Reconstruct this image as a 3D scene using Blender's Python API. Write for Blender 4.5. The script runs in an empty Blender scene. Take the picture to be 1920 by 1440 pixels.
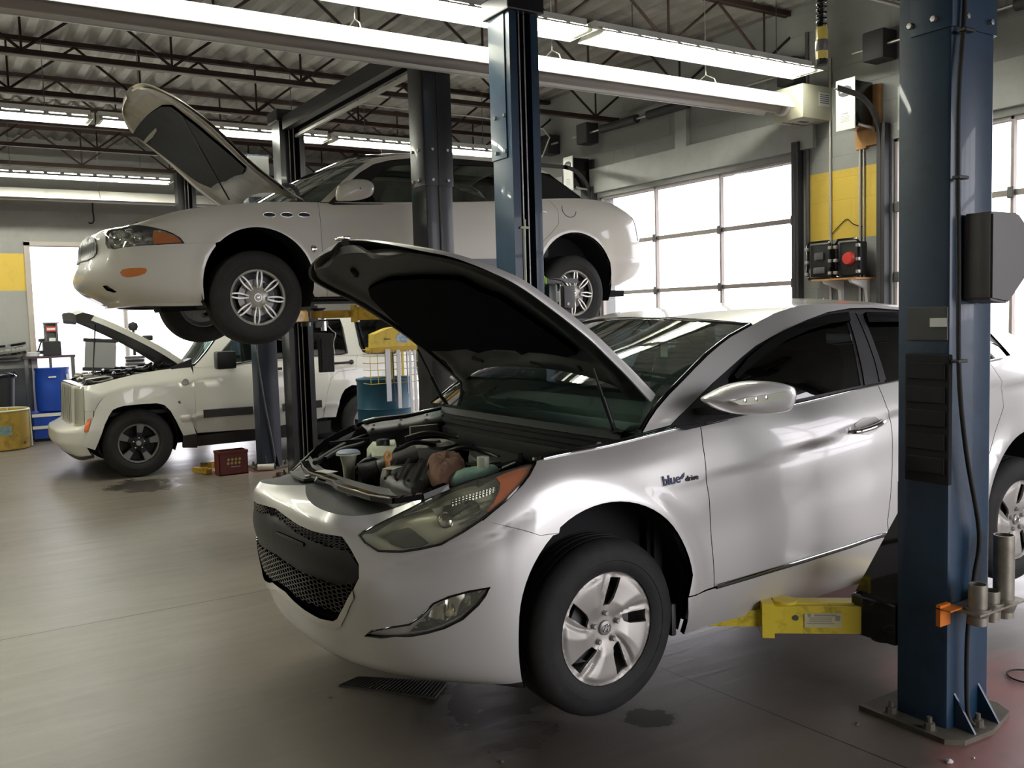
import bpy, bmesh, math, random
import numpy as np
from mathutils import Vector, Matrix
from mathutils.geometry import delaunay_2d_cdt
random.seed(7)
rng = np.random.default_rng(7)
PI = math.pi
scene = bpy.context.scene
COL = scene.collection

# ------------------------------------------------------------------ camera (measured from the photograph)
F_PX = 1710.92
CAM_H = 1.6347
CR = np.array([[0.842286948856057, -0.5382591289630668, -0.028806351290547764],
               [-0.06482751862857285, -0.048101425092872525, -0.9967364976424294],
               [0.5351168924779107, 0.8414055876876236, -0.0754092062869564]])
CO = np.array([0.0, 0.0, CAM_H])

def U(px, py, ax, val):
    """point of the view ray through a pixel on the plane <axis> = val"""
    d = CR.T @ np.array([(px - 960) / F_PX, (py - 720) / F_PX, 1.0])
    t = (val - CO[ax]) / d[ax]
    return CO + d * t

def project(P):
    P = np.asarray(P, dtype=float)
    q = (P - CO) @ CR.T
    return np.stack([960 + F_PX * q[..., 0] / q[..., 2], 720 + F_PX * q[..., 1] / q[..., 2]], -1)

cam = bpy.data.cameras.new('camera')
cam.sensor_width = 36.0
cam.lens = F_PX / 1920 * 36.0
cam.clip_end = 200
camo = bpy.data.objects.new('camera', cam)
COL.objects.link(camo)
M = Matrix(((CR[0][0], -CR[1][0], -CR[2][0], 0), (CR[0][1], -CR[1][1], -CR[2][1], 0), (CR[0][2], -CR[1][2], -CR[2][2], CAM_H), (0, 0, 0, 1)))
camo.matrix_world = M
scene.camera = camo
scene.view_settings.view_transform = 'Standard'
scene.view_settings.look = 'None'
scene.view_settings.gamma = 1
scene.view_settings.exposure = 0.3
scene.view_settings.use_curve_mapping = False
scene.cycles.use_denoising = True
scene.cycles.max_bounces = 8
scene.cycles.diffuse_bounces = 4
scene.cycles.glossy_bounces = 4
scene.cycles.transparent_max_bounces = 16
scene.cycles.transmission_bounces = 4
scene.cycles.sample_clamp_indirect = 6
scene.cycles.caustics_reflective = False
scene.cycles.caustics_refractive = False

# ------------------------------------------------------------------ objects
ORG = {}

def tag(o, label=None, cat=None, group=None, kind=None):
    if label: o['label'] = label
    if cat: o['category'] = cat
    if group: o['group'] = group
    if kind: o['kind'] = kind
    return o

def thing(name, label, cat, loc=(0, 0, 0), group=None, kind=None):
    o = bpy.data.objects.new(name, None)
    o.empty_display_size = 0.1
    COL.objects.link(o)
    o.location = loc
    ORG[o.name] = np.array(loc, dtype=float)
    return tag(o, label, cat, group, kind)

def dup(o, parent=None, loc=None, label=None, group=None):
    c = o.copy()
    COL.objects.link(c)
    if parent is not None:
        c.parent = parent
    if loc is not None:
        c.location = loc
    if label: c['label'] = label
    if group: c['group'] = group
    ORG[c.name] = np.array(loc if loc is not None else ORG[o.name])
    for ch in [x for x in scene.objects if x.parent == o]:
        dup(ch, c)
    return c

def link_mesh(name, verts, faces, mat, parent=None, smooth=30, loc=None, normals=None, mats=None, fm=None):
    me = bpy.data.meshes.new(name)
    verts = np.asarray(verts, dtype=float)
    org = np.zeros(3)
    if parent is not None:
        org = ORG[parent.name]
    elif loc is not None:
        org = np.array(loc, dtype=float)
    me.from_pydata((verts - org).tolist(), [], [list(map(int, f)) for f in faces])
    if mats:
        for m in mats: me.materials.append(m)
        if fm is not None:
            me.polygons.foreach_set('material_index', fm)
    elif mat is not None:
        me.materials.append(mat)
    me.validate()
    if smooth is not None:
        me.polygons.foreach_set('use_smooth', [True] * len(me.polygons))
        if smooth < 180:
            me.set_sharp_from_angle(angle=math.radians(smooth))
    if normals is not None and len(normals) == len(me.vertices):
        me.normals_split_custom_set_from_vertices([tuple(n) for n in normals])
    me.update()
    o = bpy.data.objects.new(name, me)
    COL.objects.link(o)
    ORG[o.name] = org
    if parent is not None:
        o.parent = parent
    elif loc is not None:
        o.location = loc
    return o

class MB:
    """collects shapes (world coordinates) into one mesh"""
    def __init__(s):
        s.v = []; s.f = []; s.m = []; s.mi = 0
    def add(s, v, f):
        n = len(s.v)
        s.v.extend([tuple(map(float, p)) for p in v])
        s.f.extend([[n + i for i in q] for q in f])
        s.m.extend([s.mi] * len(f))
        return s
    def mat(s, i):
        s.mi = i; return s
    def box(s, c, d, rot=None, bev=0.0):
        hx, hy, hz = d[0] / 2, d[1] / 2, d[2] / 2
        if bev > 0:
            b = min(bev, hx * .9, hy * .9, hz * .9)
            bm = bmesh.new()
            bmesh.ops.create_cube(bm, size=1.0, matrix=Matrix.Diagonal((d[0], d[1], d[2], 1)))
            bmesh.ops.bevel(bm, geom=bm.edges[:], offset=b, segments=2, profile=0.6, affect='EDGES')
            vs = np.array([v.co[:] for v in bm.verts]); bm.verts.index_update()
            fs = [[v.index for v in f.verts] for f in bm.faces]
            bm.free()
        else:
            vs = np.array([(x, y, z) for x in (-hx, hx) for y in (-hy, hy) for z in (-hz, hz)])
            fs = [(0, 1, 3, 2), (4, 6, 7, 5), (0, 4, 5, 1), (2, 3, 7, 6), (0, 2, 6, 4), (1, 5, 7, 3)]
        if rot is not None:
            vs = vs @ np.array(rot).T
        return s.add(vs + np.array(c), fs)
    def bb(s, x0, x1, y0, y1, z0, z1, bev=0.0):
        return s.box(((x0 + x1) / 2, (y0 + y1) / 2, (z0 + z1) / 2), (abs(x1 - x0), abs(y1 - y0), abs(z1 - z0)), bev=bev)
    def cyl(s, p0, p1, r, r1=None, n=16, cap=True):
        return s.tube([p0, p1], [r, r if r1 is None else r1], n, cap)
    def bar(s, p0, p1, w, t, up=(0, 0, 1)):
        p0 = np.array(p0, float); p1 = np.array(p1, float)
        d = p1 - p0; L = np.linalg.norm(d); d /= L
        u = np.array(up, float); a = np.cross(d, u)
        if np.linalg.norm(a) < 1e-6: a = np.cross(d, (1, 0, 0.))
        a /= np.linalg.norm(a); b = np.cross(a, d)
        R = np.stack([d, a, b], 1)
        return s.box((p0 + p1) / 2, (L, w, t), R)
    def tube(s, path, r, n=10, cap=True, closed=False):
        P = np.array(path, float); m = len(P)
        rr = np.full(m, r, float) if np.isscalar(r) else np.array(r, float)
        T = np.zeros_like(P)
        for i in range(m):
            if closed: T[i] = P[(i + 1) % m] - P[i - 1]
            else: T[i] = P[min(i + 1, m - 1)] - P[max(i - 1, 0)]
        T /= np.linalg.norm(T, axis=1)[:, None] + 1e-12
        a = np.cross(T[0], (0, 0, 1.))
        if np.linalg.norm(a) < 1e-3: a = np.cross(T[0], (1., 0, 0))
        a /= np.linalg.norm(a)
        vs = []
        for i in range(m):
            a = a - T[i] * np.dot(a, T[i]); a /= np.linalg.norm(a)
            b = np.cross(T[i], a)
            for k in range(n):
                t = 2 * PI * k / n
                vs.append(P[i] + rr[i] * (math.cos(t) * a + math.sin(t) * b))
        fs = []
        for i in range(m if closed else m - 1):
            j = (i + 1) % m
            for k in range(n):
                fs.append((i * n + k, i * n + (k + 1) % n, j * n + (k + 1) % n, j * n + k))
        if cap and not closed:
            fs.append(list(range(n))[::-1]); fs.append([(m - 1) * n + k for k in range(n)])
        return s.add(vs, fs)
    def lathe(s, prof, c, axis=2, n=32, u=None):
        """prof: (radius, height) along an axis through c; axis 0/1/2 or a vector"""
        if isinstance(axis, int):
            ax = np.zeros(3); ax[axis] = 1
        else:
            ax = np.array(axis, float); ax /= np.linalg.norm(ax)
        a = np.cross(ax, (0, 0, 1.))
        if np.linalg.norm(a) < 1e-3: a = np.array((1., 0, 0))
        a /= np.linalg.norm(a); b = np.cross(ax, a)
        vs = []; c = np.array(c, float)
        for r, h in prof:
            for k in range(n):
                t = 2 * PI * k / n
                vs.append(c + ax * h + max(r, 1e-5) * (math.cos(t) * a + math.sin(t) * b))
        fs = []
        for i in range(len(prof) - 1):
            for k in range(n):
                fs.append((i * n + k, i * n + (k + 1) % n, (i + 1) * n + (k + 1) % n, (i + 1) * n + k))
        return s.add(vs, fs)
    def prism(s, poly, ax, a0, a1):
        """2D polygon in the two other axes extruded along ax"""
        o = [i for i in range(3) if i != ax]; n = len(poly)
        vs = []
        for a in (a0, a1):
            for p in poly:
                q = [0, 0, 0]; q[ax] = a; q[o[0]] = p[0]; q[o[1]] = p[1]; vs.append(q)
        fs = [list(range(n)), list(range(2 * n - 1, n - 1, -1))] + [(i, i + n, (i + 1) % n + n, (i + 1) % n) for i in range(n)]
        return s.add(vs, fs)
    def grid(s, G, closed_u=False, closed_v=False):
        G = np.asarray(G, float); nu, nv = G.shape[:2]; fs = []
        for i in range(nu if closed_u else nu - 1):
            for j in range(nv if closed_v else nv - 1):
                fs.append((i * nv + j, ((i + 1) % nu) * nv + j, ((i + 1) % nu) * nv + (j + 1) % nv, i * nv + (j + 1) % nv))
        return s.add(G.reshape(-1, 3), fs)
    def build(s, name, mat, parent=None, smooth=30, loc=None, fix=True):
        mats = mat if isinstance(mat, (list, tuple)) else None
        o = link_mesh(name, s.v, s.f, None if mats else mat, parent, smooth, loc, mats=mats, fm=s.m if mats else None)
        if fix:
            bm = bmesh.new(); bm.from_mesh(o.data)
            bmesh.ops.recalc_face_normals(bm, faces=bm.faces[:])
            bm.to_mesh(o.data); bm.free()
            if smooth is not None and smooth < 180: o.data.set_sharp_from_angle(angle=math.radians(smooth))
        return o

# ------------------------------------------------------------------ splines
def nspline(x, y):
    """natural cubic spline through (x, y); y may be vector valued"""
    x = np.array(x, float); y = np.array(y, float); n = len(x)
    h = np.diff(x)
    A = np.eye(n); shp = y.shape[1:]
    B = np.zeros((n,) + shp)
    for i in range(1, n - 1):
        A[i, i - 1] = h[i - 1]; A[i, i] = 2 * (h[i - 1] + h[i]); A[i, i + 1] = h[i]
        B[i] = 6 * ((y[i + 1] - y[i]) / h[i] - (y[i] - y[i - 1]) / h[i - 1])
    m = np.linalg.solve(A, B.reshape(n, -1)).reshape((n,) + shp)
    def ev(t):
        t = np.asarray(t, float); tt = np.clip(t, x[0], x[-1])
        i = np.clip(np.searchsorted(x, tt) - 1, 0, n - 2)
        d = tt - x[i]; hh = h[i]
        ex = (Ellipsis,) + (None,) * len(shp)
        d = d[ex]; hh = hh[ex]
        return y[i] + d * ((y[i + 1] - y[i]) / hh - hh * (2 * m[i] + m[i + 1]) / 6) + d * d * m[i] / 2 + d ** 3 * (m[i + 1] - m[i]) / (6 * hh)
    return ev

def pchip(x, y):
    """monotone cubic: no overshoot"""
    x = np.array(x, float); y = np.array(y, float); h = np.diff(x); de = np.diff(y) / h
    m = np.zeros(len(x)); m[0] = de[0]; m[-1] = de[-1]
    for i in range(1, len(x) - 1):
        if de[i - 1] * de[i] > 0:
            w1 = 2 * h[i] + h[i - 1]; w2 = h[i] + 2 * h[i - 1]
            m[i] = (w1 + w2) / (w1 / de[i - 1] + w2 / de[i])
    def ev(t):
        t = np.clip(np.asarray(t, float), x[0], x[-1])
        i = np.clip(np.searchsorted(x, t) - 1, 0, len(x) - 2)
        s = (t - x[i]) / h[i]
        return (y[i] * (1 + 2 * s) * (1 - s) ** 2 + h[i] * m[i] * s * (1 - s) ** 2 + y[i + 1] * s * s * (3 - 2 * s) + h[i] * m[i + 1] * s * s * (s - 1))
    return ev

def smooth_line(pts, n=8, closed=False):
    """Catmull-Rom through points"""
    P = np.array(pts, float); m = len(P); out = []
    for i in range(m if closed else m - 1):
        if closed: p0, p1, p2, p3 = P[i - 1], P[i], P[(i + 1) % m], P[(i + 2) % m]
        else: p0, p1, p2, p3 = P[max(i - 1, 0)], P[i], P[i + 1], P[min(i + 2, m - 1)]
        for k in range(n):
            t = k / n
            out.append(0.5 * (2 * p1 + (p2 - p0) * t + (2 * p0 - 5 * p1 + 4 * p2 - p3) * t * t + (3 * p1 - p0 - 3 * p2 + p3) * t ** 3))
    if not closed: out.append(P[-1])
    return np.array(out)

def inside(poly, pts):
    x, y = pts[:, 0], pts[:, 1]; r = np.zeros(len(pts), bool); n = len(poly)
    for i in range(n):
        x0, y0 = poly[i - 1]; x1, y1 = poly[i]
        c = (y0 > y) != (y1 > y)
        with np.errstate(divide='ignore', invalid='ignore'):
            r ^= c & (x < (x1 - x0) * (y - y0) / (y1 - y0 + 1e-30) + x0)
    return r

def resample(poly, step):
    out = []
    n = len(poly)
    for i in range(n):
        a = np.array(poly[i], float); b = np.array(poly[(i + 1) % n], float)
        k = max(1, int(math.ceil(np.linalg.norm(b - a) / step)))
        for j in range(k): out.append(a + (b - a) * j / k)
    return np.array(out)

def inset(poly, d):
    P = np.array(poly, float); n = len(P)
    ar = 0.5 * sum(P[i - 1][0] * P[i][1] - P[i][0] * P[i - 1][1] for i in range(n))
    s = 1 if ar > 0 else -1
    out = []
    for i in range(n):
        e0 = P[i] - P[i - 1]; e1 = P[(i + 1) % n] - P[i]
        l0 = np.linalg.norm(e0) + 1e-12; l1 = np.linalg.norm(e1) + 1e-12
        n0 = np.array([-e0[1], e0[0]]) / l0; n1 = np.array([-e1[1], e1[0]]) / l1
        nn = n0 + n1; q = np.dot(nn, nn)
        nn = nn / max(q, .6) * 2 * 0.5 * 2 if q > 1e-9 else n0
        nn = (n0 + n1) / max(np.dot(n0 + n1, n0), .5)
        out.append(P[i] + s * d * nn)
    return np.array(out)

class Surf:
    """height-field like surface f(a, b) -> world points; panels are cut out of it"""
    def __init__(s, f, a0, a1, b0, b1, na=240, nb=80, flip=1):
        s.f = f; s.flip = flip; s.rg = (a0, a1, b0, b1)
        s.A, s.B = np.meshgrid(np.linspace(a0, a1, na), np.linspace(b0, b1, nb), indexing='ij')
        s.G = f(s.A, s.B); s.PX = project(s.G)
        N = s.nrm(s.A, s.B)
        s.face = np.sum(N * (CO - s.G), -1) > 0
    def nrm(s, a, b):
        e = 2e-3
        u = s.f(a + e, b) - s.f(a - e, b); v = s.f(a, b + e) - s.f(a, b - e)
        n = np.cross(u, v) * s.flip
        return n / (np.linalg.norm(n, axis=-1, keepdims=True) + 1e-12)
    def pt(s, a, b, off=0.0):
        a = np.asarray(a, float); b = np.asarray(b, float)
        return s.f(a, b) + s.nrm(a, b) * off
    def hit(s, px, py):
        d = np.hypot(s.PX[..., 0] - px, s.PX[..., 1] - py) + np.where(s.face, 0, 1e4)
        i = np.unravel_index(np.argmin(d), d.shape)
        a, b = s.A[i], s.B[i]
        for _ in range(8):
            p = project(s.f(np.array(a), np.array(b)))
            r = np.array([px, py]) - p
            if np.hypot(*r) < .01: break
            e = 1e-3
            ja = (project(s.f(np.array(a + e), np.array(b))) - p) / e
            jb = (project(s.f(np.array(a), np.array(b + e))) - p) / e
            J = np.array([ja, jb]).T
            det = np.linalg.det(J)
            if abs(det) < 1e3: break
            st = np.linalg.solve(J, r)
            m = np.abs(st).max()
            if m > .08: st *= .08 / m
            a2 = a + st[0]; b2 = b + st[1]
            p2 = project(s.f(np.array(a2), np.array(b2)))
            if np.hypot(*(np.array([px, py]) - p2)) > np.hypot(*r): break
            a, b = a2, b2
        return (float(a), float(b))
    def hits(s, pts):
        return [s.hit(*p) for p in pts]
    def panel(s, name, poly, mat, parent, step=.03, off=0.0, edge=.012, gap=.0, holes=(), mirror=None, fn=None, auto=True):
        """poly in (a, b); optional holes; edge = depth of the folded rim; mirror(points) -> points"""
        P = np.array(poly, float)
        if gap: P = inset(P, gap)
        P = resample(P, step)
        loops = [P] + [resample(np.array(h, float), step) for h in holes]
        x0, y0 = P.min(0); x1, y1 = P.max(0)
        gx = np.arange(x0 + step * .5, x1, step); gy = np.arange(y0 + step * .5, y1, step)
        Q = np.array([(x, y) for i, x in enumerate(gx) for y in gy]) if len(gx) and len(gy) else np.zeros((0, 2))
        if len(Q):
            k = inside(P, Q)
            for h in loops[1:]: k &= ~inside(h, Q)
            Q = Q[k]
            allb = np.concatenate(loops)
            if len(Q):
                dmin = np.min(np.hypot(Q[:, None, 0] - allb[None, :, 0], Q[:, None, 1] - allb[None, :, 1]), 1)
                Q = Q[dmin > step * .4]
        V = np.concatenate(loops + [Q]) if len(Q) else np.concatenate(loops)
        E = []; o = 0
        for L in loops:
            E += [(o + i, o + (i + 1) % len(L)) for i in range(len(L))]; o += len(L)
        r = delaunay_2d_cdt([Vector(p) for p in V], E, [], 0, 1e-6)
        vo = np.array([p[:] for p in r[0]]); fo = [list(t) for t in r[2]]
        cen = np.array([vo[t].mean(0) for t in fo])
        k = inside(P, cen)
        for h in loops[1:]: k &= ~inside(h, cen)
        fo = [t for t, q in zip(fo, k) if q]
        # orient counter clockwise in (a, b)
        ff = []
        for t in fo:
            a, b, c = vo[t[0]], vo[t[1]], vo[t[2]]
            ar = (b[0] - a[0]) * (c[1] - a[1]) - (b[1] - a[1]) * (c[0] - a[0])
            if abs(ar) < 1e-12: continue
            ff.append(t if (ar > 0) == (s.flip > 0) else t[::-1])
        W = s.pt(vo[:, 0], vo[:, 1], off); N = s.nrm(vo[:, 0], vo[:, 1])
        if fn is not None: W = W + N * fn(vo[:, 0], vo[:, 1])[:, None]
        nv = len(W); verts = [W]; nor = [N]; faces = list(ff)
        if edge:
            cnt = {}
            for t in ff:
                for i in range(3):
                    cnt[(t[i], t[(i + 1) % 3])] = 1
            bd = [e for e in cnt if (e[1], e[0]) not in cnt]
            vs = []; ns = []; n0 = nv
            for a, b in bd:
                pa, pb = W[a], W[b]; qa, qb = pa - N[a] * edge, pb - N[b] * edge
                nn = np.cross(pa - pb, N[a]); nn = nn / (np.linalg.norm(nn) + 1e-12)
                vs += [pa, pb, qb, qa]; ns += [nn] * 4
                faces.append((n0 + 1, n0, n0 + 3, n0 + 2)); n0 += 4
            if vs:
                verts.append(np.array(vs)); nor.append(np.array(ns))
        V3 = np.concatenate(verts); N3 = np.concatenate(nor)
        if mirror is not None:
            V3 = mirror(V3); N3 = mirror(N3 + 0, True); faces = [f[::-1] for f in faces]
        if fn is not None and auto: return link_mesh(name, V3, faces, mat, parent, 50)
        return link_mesh(name, V3, faces, mat, parent, 180, normals=N3)
# ------------------------------------------------------------------ materials
def newmat(name):
    m = bpy.data.materials.new(name); m.use_nodes = True
    nt = m.node_tree; nt.nodes.clear()
    out = nt.nodes.new('ShaderNodeOutputMaterial')
    return m, nt, out

def srgb(r, g, b):
    c = [x / 255 for x in (r, g, b)]
    return tuple((x / 12.92 if x <= .04045 else ((x + .055) / 1.055) ** 2.4) for x in c) + (1,)

def ramp(nt, fac, stops):
    r = nt.nodes.new('ShaderNodeValToRGB'); e = r.color_ramp.elements
    while len(e) > 1: e.remove(e[0])
    e[0].position = stops[0][0]; e[0].color = stops[0][1]
    for p, c in stops[1:]:
        x = e.new(p); x.color = c
    nt.links.new(fac, r.inputs[0])
    return r.outputs[0]

def noise(nt, scale, detail=4, rough=.55, vec=None, dist=0):
    n = nt.nodes.new('ShaderNodeTexNoise'); n.inputs['Scale'].default_value = scale
    n.inputs['Detail'].default_value = detail; n.inputs['Roughness'].default_value = rough
    n.inputs['Distortion'].default_value = dist
    if vec is not None: nt.links.new(vec, n.inputs['Vector'])
    return n.outputs['Fac']

def coords(nt, scale=(1, 1, 1), kind='Object'):
    t = nt.nodes.new('ShaderNodeTexCoord'); m = nt.nodes.new('ShaderNodeMapping')
    m.inputs['Scale'].default_value = scale
    nt.links.new(t.outputs[kind], m.inputs['Vector'])
    return m.outputs[0]

def mixc(nt, fac, a, b, mode='MIX'):
    m = nt.nodes.new('ShaderNodeMix'); m.data_type = 'RGBA'; m.blend_type = mode
    for s, x in ((0, fac), (6, a), (7, b)):
        if isinstance(x, (float, int)): m.inputs[s].default_value = x
        elif isinstance(x, tuple): m.inputs[s].default_value = x
        else: nt.links.new(x, m.inputs[s])
    return m.outputs[2]

def math_(nt, op, a, b=None, c=None):
    m = nt.nodes.new('ShaderNodeMath'); m.operation = op
    for i, x in enumerate((a, b, c)):
        if x is None: continue
        if isinstance(x, (float, int)): m.inputs[i].default_value = x
        else: nt.links.new(x, m.inputs[i])
    return m.outputs[0]

def bump(nt, h, strength=.2, dist=.01):
    b = nt.nodes.new('ShaderNodeBump'); b.inputs['Strength'].default_value = strength
    b.inputs['Distance'].default_value = dist
    nt.links.new(h, b.inputs['Height'])
    return b.outputs[0]

def pbr(name, col, rough=.5, metal=0.0, coat=0.0, spec=.5, var=0.0, vscale=6, bmp=0.0, bscale=60, dirt=None, dscale=3, damt=.5, coat_rough=.03, sheen=0):
    m, nt, out = newmat(name)
    p = nt.nodes.new('ShaderNodeBsdfPrincipled')
    nt.links.new(p.outputs[0], out.inputs[0])
    c = col if isinstance(col, tuple) and len(col) == 4 else srgb(*col)
    p.inputs['Roughness'].default_value = rough
    p.inputs['Metallic'].default_value = metal
    p.inputs['Specular IOR Level'].default_value = spec
    p.inputs['Coat Weight'].default_value = coat
    p.inputs['Coat Roughness'].default_value = coat_rough
    p.inputs['Base Color'].default_value = c
    if var or dirt or bmp:
        v = coords(nt)
        cc = c
        if var:
            n = noise(nt, vscale, 5, .6, v)
            lo = tuple(x * (1 - var) for x in c[:3]) + (1,); hi = tuple(min(1, x * (1 + var)) for x in c[:3]) + (1,)
            cc = ramp(nt, n, [(.25, lo), (.75, hi)])
        if dirt:
            n2 = noise(nt, dscale, 6, .7, v, .4)
            k = ramp(nt, n2, [(.5, (0, 0, 0, 1)), (.72, (damt, damt, damt, 1))])
            cc = mixc(nt, k, cc, dirt if len(dirt) == 4 else srgb(*dirt))
        if not isinstance(cc, tuple): nt.links.new(cc, p.inputs['Base Color'])
        if bmp:
            nt.links.new(bump(nt, noise(nt, bscale, 4, .6, v), bmp), p.inputs['Normal'])
    return m

def glass(name, tint=(.75, .85, .8), refl=.6, rough=.02, body=(0, 0, 0), bodyw=0.0):
    """thin pane: transparent, with mirror reflections that grow at grazing angles"""
    m, nt, out = newmat(name)
    tr = nt.nodes.new('ShaderNodeBsdfTransparent'); tr.inputs[0].default_value = tint + (1,)
    gl = nt.nodes.new('ShaderNodeBsdfGlossy'); gl.inputs['Roughness'].default_value = rough
    gl.inputs[0].default_value = (1, 1, 1, 1)
    fr = nt.nodes.new('ShaderNodeFresnel'); ge = nt.nodes.new('ShaderNodeNewGeometry')
    nt.links.new(math_(nt, 'SUBTRACT', 1.5, math_(nt, 'MULTIPLY', ge.outputs['Backfacing'], .8333)), fr.inputs[0])
    k = math_(nt, 'MULTIPLY', fr.outputs[0], refl * 2)
    mx = nt.nodes.new('ShaderNodeMixShader')
    base = tr.outputs[0]
    if bodyw:
        df = nt.nodes.new('ShaderNodeBsdfDiffuse'); df.inputs[0].default_value = body + (1,)
        m0 = nt.nodes.new('ShaderNodeMixShader'); m0.inputs[0].default_value = bodyw
        nt.links.new(tr.outputs[0], m0.inputs[1]); nt.links.new(df.outputs[0], m0.inputs[2]); base = m0.outputs[0]
    nt.links.new(k, mx.inputs[0]); nt.links.new(base, mx.inputs[1]); nt.links.new(gl.outputs[0], mx.inputs[2])
    nt.links.new(mx.outputs[0], out.inputs[0])
    return m

def emis(name, col, strength):
    m, nt, out = newmat(name)
    e = nt.nodes.new('ShaderNodeEmission'); e.inputs[0].default_value = col + (1,) if len(col) == 3 else col
    e.inputs[1].default_value = strength
    nt.links.new(e.outputs[0], out.inputs[0])
    return m

M_ = {}
M_['silver'] = pbr('silver_paint', (.70, .69, .66, 1), .33, .36, .8, coat_rough=.04)
M_['silver_dull'] = pbr('silver_plastic', (.55, .54, .5, 1), .4, .3, .3)
M_['white'] = pbr('white_paint', (.83, .80, .71, 1), .35, 0, .8, coat_rough=.05)
M_['white_dirty'] = pbr('white_paint_lower', (.82, .79, .70, 1), .36, 0, .8)
M_['white_jeep'] = pbr('cream_white_paint', (.82, .81, .73, 1), .35, 0, .8)
M_['black_plastic'] = pbr('black_plastic', (.008, .008, .009, 1), .45, bmp=.03, bscale=200)
M_['grey_plastic'] = pbr('grey_plastic', (.032, .032, .032, 1), .5, var=.2)
M_['dark_grey'] = pbr('dark_grey_plastic', (.013, .0135, .014, 1), .45, spec=.4)
M_['gloss_black'] = pbr('gloss_black', (.006, .006, .007, 1), .08, coat=.6)
M_['satin_grey'] = pbr('pillar_black', (.05, .05, .052, 1), .22)
M_['rubber'] = pbr('tyre_rubber', (.011, .011, .010, 1), .75, var=.25, vscale=20, bmp=.05, bscale=90, dirt=(70, 66, 60), dscale=9, damt=.25)
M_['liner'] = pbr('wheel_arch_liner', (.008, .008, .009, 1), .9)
M_['insulation'] = pbr('hood_insulation', (.0025, .0025, .005, 1), .95, spec=.1, bmp=.2, bscale=40)
M_['bezel'] = pbr('lamp_bezel', (.74, .74, .60, 1), .3, .1)
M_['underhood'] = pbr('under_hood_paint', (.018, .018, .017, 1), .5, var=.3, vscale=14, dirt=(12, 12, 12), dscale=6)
M_['alloy'] = pbr('silver_alloy', (.46, .44, .40, 1), .45, .5)
M_['alloy_dirty'] = pbr('dull_alloy', (.36, .35, .33, 1), .45, .5, dirt=(50, 44, 38), dscale=20)
M_['alloy_grey'] = pbr('grey_alloy_face', (.22, .21, .2, 1), .4, .5)
M_['alloy_black'] = pbr('dark_alloy', (.02, .02, .02, 1), .4, .4)
M_['chrome'] = pbr('chrome', (.85, .85, .85, 1), .07, 1.0)
M_['steel'] = pbr('bare_steel', (.42, .41, .38, 1), .38, .8, dirt=(90, 70, 50), dscale=12)
M_['steel_dark'] = pbr('dark_steel', (.12, .12, .12, 1), .5, .7, var=.3)
M_['galv'] = pbr('galvanised_pipe', (.30, .28, .23, 1), .42, .7, var=.25, vscale=16, dirt=(70, 60, 44), dscale=9)
M_['lift_blue'] = pbr('blue_lift_paint', (.013, .042, .082, 1), .36, 0, .2, var=.12, vscale=3, dirt=(14, 18, 26), dscale=5, damt=.5)
M_['lift_black'] = pbr('black_lift_paint', (.009, .0095, .012, 1), .3, 0, .1, var=.2)
M_['lift_yellow'] = pbr('yellow_lift_paint', (.78, .62, .05, 1), .42, 0, .1, dirt=(60, 50, 20), dscale=9, damt=.8)
M_['arm_ochre'] = pbr('ochre_lift_paint', (.50, .30, .03, 1), .45, dirt=(60, 40, 20), dscale=12, damt=.8)
M_['amber'] = pbr('amber_lens', (.70, .20, .03, 1), .1, coat=1)
M_['amber_dark'] = pbr('orange_lens', (.85, .20, .06, 1), .1, coat=1)
M_['red_lens'] = pbr('red_lens', (.35, .01, .015, 1), .1, coat=1)
M_['lens'] = glass('clear_lens', (.93, .95, .93), .8, .02, (.8, .82, .76), .06)
M_['haze_lens'] = glass('hazed_headlamp_lens', (.96, .97, .9), .5, .04, (.8, .82, .66), .12)
M_['wind'] = glass('windscreen_glass', (.60, .74, .68), 1.0, .01, (.20, .34, .29), .10)  # green diffuse body stands in for reflections and cabin light
M_['tint'] = glass('tinted_window', (.05, .06, .07), .9, .01)
M_['tint_mid'] = glass('tinted_window_green', (.32, .42, .38), .9, .01)
M_['alloy_bright'] = pbr('bright_alloy', (.66, .64, .58, 1), .35, .45)
M_['cabin'] = pbr('cabin_trim', (.012, .012, .013, 1), .8)
M_['cabin_grey'] = pbr('cabin_cloth', (.09, .09, .085, 1), .9)
M_['reflector'] = pbr('lamp_reflector', (.8, .8, .78, 1), .12, 1.0)
M_['yellow_plate'] = pbr('yellow_plastic', (.75, .55, .08, 1), .5, dirt=(70, 60, 30), dscale=8)
M_['blue_drum'] = pbr('blue_plastic_drum', (.008, .045, .30, 1), .35, var=.2)
M_['teal_drum'] = pbr('teal_steel_drum', (.008, .075, .125, 1), .45, var=.2)
M_['red_crate'] = pbr('dark_red_plastic', (.12, .018, .012, 1), .5, var=.2)
M_['orange'] = pbr('orange_plastic', (.7, .2, .02, 1), .45)
M_['red'] = pbr('red_plastic', (.55, .04, .03, 1), .4)
M_['cream'] = pbr('cream_plastic', (.55, .58, .44, 1), .4)
M_['rag'] = pbr('brown_shop_rag', (.17, .09, .055, 1), .95, bmp=.5, bscale=40, var=.2)
M_['rag_green'] = pbr('pale_green_cloth', (.30, .48, .38, 1), .95, bmp=.3, bscale=40)
M_['paper'] = pbr('paper_label', (.72, .72, .68, 1), .6)
M_['ink'] = pbr('printing_ink', (.02, .02, .03, 1), .6)
M_['ink_blue'] = pbr('blue_ink', (.02, .03, .11, 1), .4)
M_['ink_grey'] = pbr('grey_ink', (.3, .3, .3, 1), .6)
M_['wood'] = pbr('bare_wood', (.42, .22, .08, 1), .7, var=.25, vscale=12)
M_['opener_white'] = pbr('white_sheet_metal', (.72, .72, .69, 1), .4)
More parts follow.
